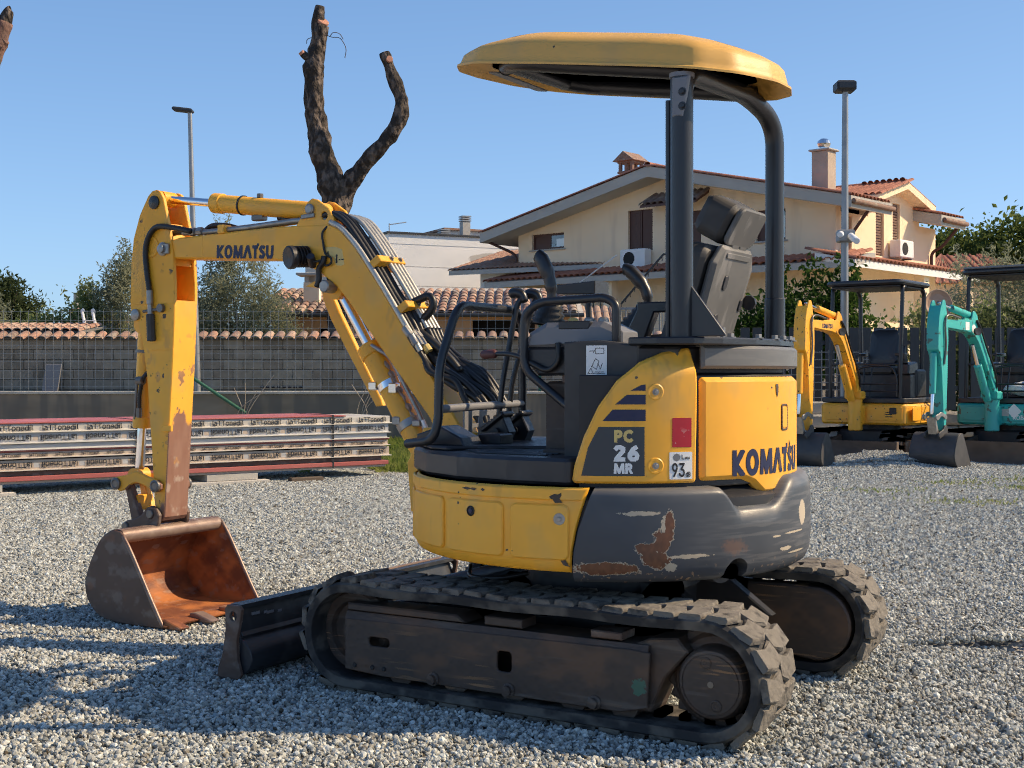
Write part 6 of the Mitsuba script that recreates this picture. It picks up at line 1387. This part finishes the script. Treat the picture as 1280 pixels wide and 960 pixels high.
# ------------------------------------------------------------------ stack of sandwich panels
mat('m_film', lambda p, n, uv: mix((.38, .35, .30), (.56, .53, .47), fbm(p.x * 3, p.y * 3, p.z * 14, 3)), .3, clear=.3)
mat('m_alu', lambda p, n, uv: mix((.30, .30, .305), (.50, .50, .50), fbm(p.x * 1.5, p.y * 1.5, p.z * 26, 4)), .38)
mat('m_kraft', lambda p, n, uv: mix((.34, .27, .21), (.48, .40, .33), fbm(p.x * 2, p.y * 2, p.z * 20, 3)), .5)
mat('m_redsheet', lambda p, n, uv: mix((.28, .06, .055), (.42, .14, .12), fbm(p.x * 2, p.y * 2, p.z * 12, 3)), .45)
tw = T().translate([-1.455, 15.5, 0]).rotate([0, 0, 1], 35.5)
S = 'panel_stack'; L_ = 7.2
rp_ = np.random.default_rng(4)
TXT = {}
def words(key, z, h, pitch, flip, m, off, squeeze=1.0):
    if h not in TXT:
        t = meshkit.text_mesh('laTTonedil', h, .0015, True); b = t.bounds
        t.vertices = (t.vertices - [b[0][0], b[0][1], 0]) * [squeeze / (b[1][0] - b[0][0]), h / (b[1][1] - b[0][1]), 1]; TXT[h] = t
    t = TXT[h]; w = t.bounds[1][0]
    src = None
    x = -off
    while x > -5.3:
        q = t.copy()
        if flip: q.vertices[:, :2] = -q.vertices[:, :2] + [w, h]
        obj(key + '__lettering', front(q, x - w, z, 0), m, False, tw)
        x -= pitch
rows = [('m_film', .645, .725, 0.0), ('m_alu', .535, .640, .02), ('m_alu', .470, .522, .04), ('m_kraft', .385, .440, .03), ('m_kraft', .262, .362, .01)]
for m, z0, z1, dx in rows:
    o = rp_.uniform(0, .012)
    sec = [(0, z0 + .012), (-.012, z0 + .004), (-.016, z0), (1.0, z0), (1.0, z1), (.002, z1), (.0, z1 - .01)]
    mm = bevel([(y, z) for y, z in sec], L_, 0); mm = mapv(mm, lambda v: np.column_stack([-dx - L_ + v[:, 2], v[:, 0] + .016 + o * 0, v[:, 1]]))
    k = obj(S + '__panel', mm, m, False, tw)
    obj(k + '__flange', box(-dx - L_, -dx + .02, -.018, .03, z0 - .008, z0 + .001, .002), 'm_film', False, tw)
    if z1 - z0 > .09 or m == 'm_film':
        words(k, z0 + (.012 if m == 'm_film' else .020), .060, .455, m != 'm_film', 'm_ink', .06 + dx, .365)
        if m != 'm_film':
            for i in range(12): obj(k + '__label_patch', box(-.06 - dx - .455 * i - .455 + .02, -.06 - dx - .455 * i - .455 + .075, .0148, .0158, z0 + .022, z0 + .068), 'm_kraft' if m == 'm_alu' else 'm_alu', False, tw)
    elif m == 'm_kraft':
        words(k, z0 + .012, .034, .262, False, 'm_ink', .05 + dx, .185)
for z, t, x1 in ((.728, .016, -.6), (.446, .022, -.02), (.150, .048, -.03)):
    k = obj(S + '__red_sheet', mapv(box(-L_, x1, -.004, 1.0, z, z + t, .005), lambda v: v + [0, 0, 0]), 'm_redsheet', False, tw)
obj(S + '__spacer', box(-L_, -.1, .04, .98, .200, .252), 'm_bucket', False, tw); obj(S + '__spacer', box(-L_, -.05, .03, .98, .124, .150), 'm_kraft', False, tw)
for x in (-.78, -3.1, -5.45):
    obj(S + '__strap', join([box(x, x + .022, -.006, -.002, .13, .748), box(x, x + .022, -.006, 1.0, .745, .749)]), 'm_ink', False, tw)
tag(S, 'long strapped stack of film-wrapped sandwich panels lying along the gravel at left', 'panel stack')
for i, (x, lab) in enumerate(((-2.0, 'pale concrete support block under the right half of the panel stack'), (-4.75, 'pale concrete support block under the panel stack beside the bucket link'), (-6.4, 'support block under the panel stack at the left edge of the photo'))):
    k = 'support_block' + (f'_{i:03d}' if i else '')
    obj(k + '__block', box(x - .3, x + .3, .02, .55, .045, .122, .006), 'm_coping', False, tw); obj(k + '__plank', box(x - .55, x + .42, -.03, .6, .0, .043, .004), 'm_fascia', False, tw); tag(k, lab, 'block')
obj('timber_offcut', box(-1.35, -.95, -.12, -.02, .0, .05, .006), 'm_twig', False, tw); tag('timber_offcut', 'short timber offcut on the gravel under the right end of the panel stack', 'timber')
# grass strip between the stack and the wall
rg = np.random.default_rng(14)
n = 16000
gp = np.column_stack([rg.uniform(-2.6, -.2, n), rg.uniform(15.9, 23.0, n), np.full(n, -.01)])
keepm = meshkit.fbm(gp * [.9, .5, 0], 3, 2) > .38
gp = gp[keepm]; gp = gp[(gp[:, 0] - (-1.455)) * -.58 + (gp[:, 1] - 15.5) * .81 > .25]
obj('grass', leaves(rg, gp, .12, .16, 1.6), 'm_grass'); tag('grass', 'patchy yellow green grass at the right end of the panel stack', 'grass', None, 'stuff')
n = 1500
wp = np.vstack([np.column_stack([rg.normal(cx, .30, 170), rg.normal(cy, .16, 170), np.zeros(170)]) for cx, cy in ((5.0, 14.6), (5.9, 14.9), (6.3, 15.3), (3.9, 13.6), (4.4, 12.4), (5.6, 13.9))])
obj('weeds', leaves(rg, wp, .035, .35, 1.0), 'm_grass'); tag('weeds', 'sparse small weeds in the gravel before the parked excavators', 'weeds', None, 'stuff')
for i, (x, y, lean_) in enumerate(((-4.8, 22.9, .25), (-2.7, 22.9, .3), (-9.5, 22.9, -.2))):
    st_ = [tube(spline([(x + rg.normal(0, .05), y, 0), (x + lean_ * .4 + rg.normal(0, .08), y, .55), (x + lean_ + rg.normal(0, .25), y - .1, 1.0 + rg.uniform(-.15, .2))], 4), .006, 4) for _ in range(5)]
    k = 'dry_stalks' + (f'_{i:03d}' if i else ''); obj(k, join(st_), 'm_kraft', True); tag(k, ('dry grass stalks against the low wall between the excavator arm and boom', 'dry grass stalks against the low wall just left of the boom cylinder', 'dry grass stalks against the low wall at the left edge')[i], 'dry grass', 'dry stalks along the low wall')

# ------------------------------------------------------------------ two more excavators
mat('m_yellow2', lambda p, n, uv: paint(p.x, p.y, p.z, .70, 4), .42, clear=.25)
mat('m_teal', lambda p, n, uv: mix(mix((.02, .32, .30), (.04, .42, .38), fbm(p.x * 3, p.y * 3, p.z * 3)), (.05, .06, .05), sstep(.66, .70, fbm(p.x * 16, p.y * 16, p.z * 12, 4)) * .8), .4, clear=.2)
mat('m_darkbucket', lambda p, n, uv: mix((.030, .031, .034), (.075, .072, .07), fbm(p.x * 9, p.y * 9, p.z * 9, 4)), .55)
mat('m_dusty', lambda p, n, uv: mix((.06, .045, .035), (.15, .11, .085), fbm(p.x * 6, p.y * 6, p.z * 6, 4)), .75)
def small_excavator(K, label, pos, deg, pm, top, seed, words_, roofm, canx=.0):
    tw = T().translate([pos[0], pos[1], 0]).rotate([0, 0, 1], deg)
    P = lambda name, m, mt, smooth=32: obj(K + '__' + name, m, mt, smooth, tw)
    tag(K, label, 'excavator', None)
    rnd = np.random.default_rng(seed)
    for s in (1, -1):
        ya, yb = sorted((s * .42, s * .70))
        me, q, t, nr = belt_mesh(-.78, .78, .195, .215, ya, yb)
        k = P('track', me, 'm_dusty')
        lug = [mapv(lug_mesh(.12, rnd, .06), lambda v, p=p, tt=tt, nn=nn: p_place(v, p, tt, nn, (ya + yb) / 2 + (.065 if i % 2 else -.065))) for i, (p, tt, nn) in enumerate(along(q, t, nr, .055))]
        obj(k + '__tread_blocks', join(lug), 'm_dusty', False, tw); tag(k + '__tread_blocks', kind='stuff')
        P('track_frame', plate([(.72, .28), (.70, .10), (-.6, .10), (-.62, .30)], ya + .02, yb - .02, .01), 'm_bucket')
        for x in (.78, -.78): P('idler' if x > 0 else 'sprocket', ywheel([(0, -.05), (.15, -.05), (.15, .05), (.05, .08), (0, .08)], x, s * .56, .215, s, 24), 'm_bucket')
    P('car_body', join([box(-.4, .5, -.42, .42, .2, .42, .02), lathe([(.0, .42), (.33, .42), (.33, .5), (0, .5)], 30)]), 'm_black')
    b = P('dozer_blade', plate(bl, -.74, .74, .002), 'm_dusty')
    for yy in (.35, -.41): obj(b + '__arm', plate([(1.21, .19), (1.21, .07), (.42, .24), (.42, .36)], yy, yy + .06, .006), 'm_dusty', 30, tw)
    for yy in (.73, -.745): obj(b + '__end_plate', plate([(1.30, 0), (1.18, 0), (1.18, .30), (1.26, .30), (1.27, .15)], yy, yy + .018, .002), 'm_dusty', 30, tw)
    plan = Polygon([(.62, -.62), (.62, .62), (.25, .70), (-.35, .68), (-.66, .42), (-.72, 0), (-.66, -.42), (-.35, -.68), (.25, -.70)]).buffer(-.08).buffer(.08)
    k = P('deck', bevel(plan, .30, .03).apply_translation([0, 0, .50]), pm)
    for x, w in ((-.10, .50), (.36, .32)): obj(k + '__side_flap', side(bevel(rrect(w, .20, .02), .012, .005), x, .66, .695), pm, 30, tw)
    for y, w in ((.33, .52), (-.33, .44)): obj(k + '__front_flap', mapv(bevel(rrect(w, .20, .02), .012, .005), lambda v: np.column_stack([.620 + v[:, 2], y + v[:, 0], .66 + v[:, 1]])), pm, 30, tw)
    for i in range(3): obj(k + '__vent_slot', mapv(box(-.05, .05, -.006, .006, 0, .004), lambda v: np.column_stack([.633 + v[:, 2], .40 + v[:, 0], .62 + .03 * i + v[:, 1]])), 'm_ink', False, tw)
    P('floor', bevel(plan.buffer(-.01), .07, .01).apply_translation([0, 0, .81]), 'm_black')
    P('engine_hood', bevel(Polygon([(-.15, .52), (-.45, .56), (-.66, .36), (-.70, 0), (-.66, -.36), (-.45, -.56), (-.15, -.52)]).buffer(-.05).buffer(.05), .42, .03).apply_translation([0, 0, .87]), pm if canx else 'm_black')
    P('seat_box', box(-.35, .10, -.30, .30, .87, 1.22, .02), 'm_black')
    for s in (1, -1):
        P('console', shell([(.12, 1.22), (.10, 1.36), (-.25, 1.40), (-.30, 1.22)], *sorted((s * .32, s * .50)), .02), 'm_rops')
        P('side_case', box(-.3, .05, *sorted((s * .34, s * .50)), .87, 1.215, .015), 'm_black')
        kq = P('control_lever', tube(spline([(.06, s * .41, 1.40), (.07, s * .41, 1.52), (.03, s * .41, 1.62)], 5), .02, 10), 'm_rops', True)
        obj(kq + '__bellows', tube([(.06, s * .41, 1.37 + .012 * i) for i in range(6)], [.06 - .01 * (i % 2) for i in range(6)], 12), 'm_hose', True, tw)
        P('travel_lever', tube(bend([(.45, s * .05, .88), (.42, s * .05, 1.1), (.36, s * .06, 1.36)], .03), .013, 8), 'm_rops', True)
        P('arm_rest', box(-.30, .05, *sorted((s * .27, s * .33)), 1.48, 1.53, .01), 'm_rops')
    ks_ = P('seat', box(-.32, .12, -.24, .24, 1.22, 1.34, .03), 'm_pad')
    obj(ks_ + '__back', lean(pad(.46, .56, .09, .12), 12, (-.33, 0, 1.60)), 'm_rops', 35, tw)
    wt = meshkit.text_mesh(words_[0], .022, .002, True); wd = wt.bounds[1][0]
    obj(ks_ + '__lettering', lean(mapv(wt, lambda v: v - [wd / 2, 0, 0]), 12, (-.247 - .03, 0, 1.775)), 'm_fascia', False, tw)
    # canopy on four posts
    zt = top
    roofp = rrect(1.30, 1.16, .16, 6)
    kc_ = P('canopy', bevel(roofp, .07, .025).apply_translation([-.02, 0, zt - .07]), roofm)
    obj(kc_ + '__lining', bevel(roofp.buffer(-.08), .03, .01).apply_translation([-.02, 0, zt - .105]), 'm_black', 30, tw)
    for s in (1, -1):
        P('front_post', tube(bend([(.52, s * .52, .88), (.50, s * .52, 1.4), (.42, s * .52, zt - .10), (.3, s * .51, zt - .075)], .12), .028, 12), 'm_rops', True)
        P('rear_post', tube(bend([(-.52, s * .46, 1.25), (-.55, s * .49, zt - .16), (-.45, s * .49, zt - .085)], .1), .032, 12), 'm_rops', True)
    P('guard_bar', tube(bend([(.50, -.52, 1.36), (.54, -.25, 1.36), (.54, .15, 1.36), (.50, .52, 1.36)], .08), .016, 10), 'm_rops', True)
    for z in (.98, 1.08): P('guard_bar', tube([(.545, -.10, z), (.545, .50, z)], .013, 8), 'm_rops', True)
    P('guard_bar', tube(bend([(.545, -.1, .90), (.545, -.1, 1.30), (.545, .12, 1.34), (.545, .40, 1.34), (.54, .48, 1.2), (.54, .48, .90)], .08), .015, 10), 'm_rops', True)
    # attachment
    yb_ = -.05
    sh = lambda pts: [(x * .93 - .02, z * 1.0) for x, z in pts]
    bp2 = Polygon(sh(list(bpoly.exterior.coords)[:-1])); ap2 = Polygon(sh(ap))
    kb_ = P('boom', plate(bp2.buffer(0), yb_ - .075, yb_ + .075, .006), pm, 28)
    hw = heavy(words_[1], .06) if words_[1] == 'KOMATSU' else None
    if hw is not None: hw.vertices[:, 0] *= .86; obj(kb_ + '__lettering', side(hw, 2.06, 1.84, yb_ + .0755), 'm_navy', False, tw)
    else:
        for x, z, m_, r in ((1.72, 1.87, 'm_white', .055), (1.52, 1.84, 'm_white', .05)): obj(kb_ + '__sticker', side(bevel(rrect(.12, .11, .01 if x > 1.6 else .05), .0015), x, z, yb_ + .0755), m_, False, tw)
    sol = ap2.intersection(sbox(2, 0, 3, 1.62)); upp = ap2.intersection(sbox(2, 1.6, 3, 3))
    P('arm', join([plate(sol, yb_ - .08, yb_ + .08, .004), plate(upp, yb_ + .06, yb_ + .082, .003), plate(upp, yb_ - .082, yb_ - .06, .003), plate(ap2.difference(ap2.buffer(-.02)).intersection(sbox(2.45, 1.5, 3, 2.12)), yb_ - .07, yb_ + .07, .002)]), pm, 28)
    P('swing_post', join([rod((.74, yb_, .42), (.74, yb_, .98), .10, 20, c=.01), box(.5, .72, yb_ - .1, yb_ + .1, .5, .78, .02), box(.66, .84, yb_ - .12, yb_ + .12, .86, .98, .02)]), pm)
    def cyl2(p0, p1, q, rb, rr):
        p0, p1, q = [np.array((a[0] * .93 - .02, yb_, a[1])) for a in (p0, p1, q)]
        k = P('cylinder', rod(p0, p1, rb, 18, c=.005), pm); obj(k + '__rod', rod(p1, q, rr, 14), 'm_chrome', True, tw)
    cyl2((1.635, 2.025), (2.25, 2.10), (2.665, 2.155), .048, .022); cyl2((.98, .86), (1.335, 1.345), (1.525, 1.62), .055, .026); cyl2((2.81, 1.50), (2.845, .965), (2.865, .70), .043, .024)
    bkq = Polygon([(x * .93 - .02, z) for x, z in bk_])
    for yy in (yb_ + .052, yb_ - .072): P('cylinder_bracket', plate(bkq, yy, yy + .02, .003), pm)
    P('boom_hose', join([tube(spline([(1.45, yb_ + .09 - .01 * i, 1.95), (1.35, yb_ + .10 - .03 * i, 1.85), (1.12, yb_ + .10 - .05 * i, 1.55), (.86, yb_ + .11 - .05 * i, 1.2), (.72, yb_ + .05 - .05 * i, .95)], 5), .014, 7) for i in range(4)]), 'm_hose', True)
    P('arm_hose', tube(spline([(2.0, yb_ + .095, 1.97), (2.35, yb_ + .10, 2.0), (2.46, yb_ + .10, 1.9), (2.44, yb_ + .10, 1.6), (2.47, yb_ + .09, 1.35)], 6), .014, 8), 'm_pin', True)
    P('work_lamp', align(lathe([(0, 0), (.05, .02), (.055, .06), (0, .055)], 18), [1.53, yb_ + .10, 1.80], [.4, .9, 0]), 'm_black')
    hq = Polygon([(x * .93 - .02, z) for x, z in hl.exterior.coords])
    for yy in (yb_ + .08, yb_ - .10): P('swing_link', plate(hq, yy, yy + .02, .004), 'm_steel')
    P('bucket_link', join([plate([(x * .93 - .02, z) for x, z in [(2.905, .66), (2.865, .66), (2.775, .46), (2.845, .44)]], yb_ - .06, yb_ + .06, .005)]), 'm_steel')
    fx = lambda pts: [(x * .93 - .02, z) for x, z in pts]
    kb2 = P('bucket', plate(Polygon(LineString(fx(curve)).buffer(.011, cap_style='flat').exterior.coords), yb_ - .30, yb_ + .30, .001), 'm_darkbucket', 30)
    for yy in (yb_ + .30, yb_ - .314): obj(kb2 + '__side_plate', plate(Polygon(fx(sidepoly.exterior.coords)).buffer(.008), yy, yy + .014, .003), 'm_darkbucket', 28, tw)
    for yy in (yb_ + .085, yb_ - .11): obj(kb2 + '__ear', plate(Polygon(fx(ear.exterior.coords)), yy, yy + .025, .004), 'm_darkbucket', 28, tw)
    for i in range(4): obj(kb2 + '__tooth', plate(fx(tooth.exterior.coords), yb_ - .28 + .165 * i, yb_ - .22 + .165 * i, .005), 'm_darkbucket', 30, tw)
    return tw, P
FA = math.degrees(math.atan2(-.8, -.6))
twy, PY = small_excavator('yellow_excavator', 'smaller yellow excavator parked behind the rear of the near one, dark four-post canopy', (5.37, 19.0), FA, 'm_yellow2', 2.56, 41, ('KOMATSU', 'KOMATSU'), 'm_rops')
PY('tool_socket', mapv(bevel(rrect(.10, .09, .012), .014, .004), lambda v: np.column_stack([.632 + v[:, 2], .46 + v[:, 0], .70 + v[:, 1]])), 'm_ink')
twt, PT = small_excavator('teal_excavator', 'teal excavator parked at the right edge of the photo, arm lowered to its bucket', (7.30, 18.75), math.degrees(math.atan2(-.73, -.68)), 'm_teal', 2.72, 43, ('KOBELCO', 'KOBELCO'), 'm_rops', 1)
def on_front(m, y, z, x=.634): return mapv(m, lambda v: np.column_stack([x + v[:, 2], y + v[:, 0], z + v[:, 1]]))
obj('teal_excavator__deck__badge', on_front(trimesh.creation.extrude_polygon(affinity.rotate(sbox(-.075, -.075, .075, .075), 45), .002, engine='earcut'), .22, .70), 'm_white', False, twt)
obj('teal_excavator__deck__badge', on_front(trimesh.creation.extrude_polygon(Point(0, 0).buffer(.07), .002, engine='earcut'), .42, .70), 'm_rops', False, twt)
t_ = meshkit.text_mesh('KOBELCO', .055, .002, True)
obj('teal_excavator__deck__lettering', on_front(t_, .20, .585), 'm_white', False, twt)
obj('teal_excavator__deck__sticker', on_front(trimesh.creation.extrude_polygon(rrect(.10, .10, .005), .002, engine='earcut'), .10, .68), 'm_fascia', False, twt)
obj('teal_excavator__canopy__white_top', bevel(rrect(1.28, 1.14, .15, 6), .03, .012).apply_translation([-.02, 0, 2.725]), 'm_console', 30, twt)
obj('white_sack', mapv(trimesh.creation.icosphere(3, 1), lambda v: np.column_stack([v[:, 0] * .2, v[:, 1] * .28, v[:, 2] * .09 + 1.0]) * [1, 1, 1] + (meshkit.fbm(v * 2, 3)[:, None] - .5) * .12 + [.28, .22, 0]), 'm_plain_white', True, twt)
tag('white_sack', 'crumpled white sack on the floor of the teal excavator', 'sack')
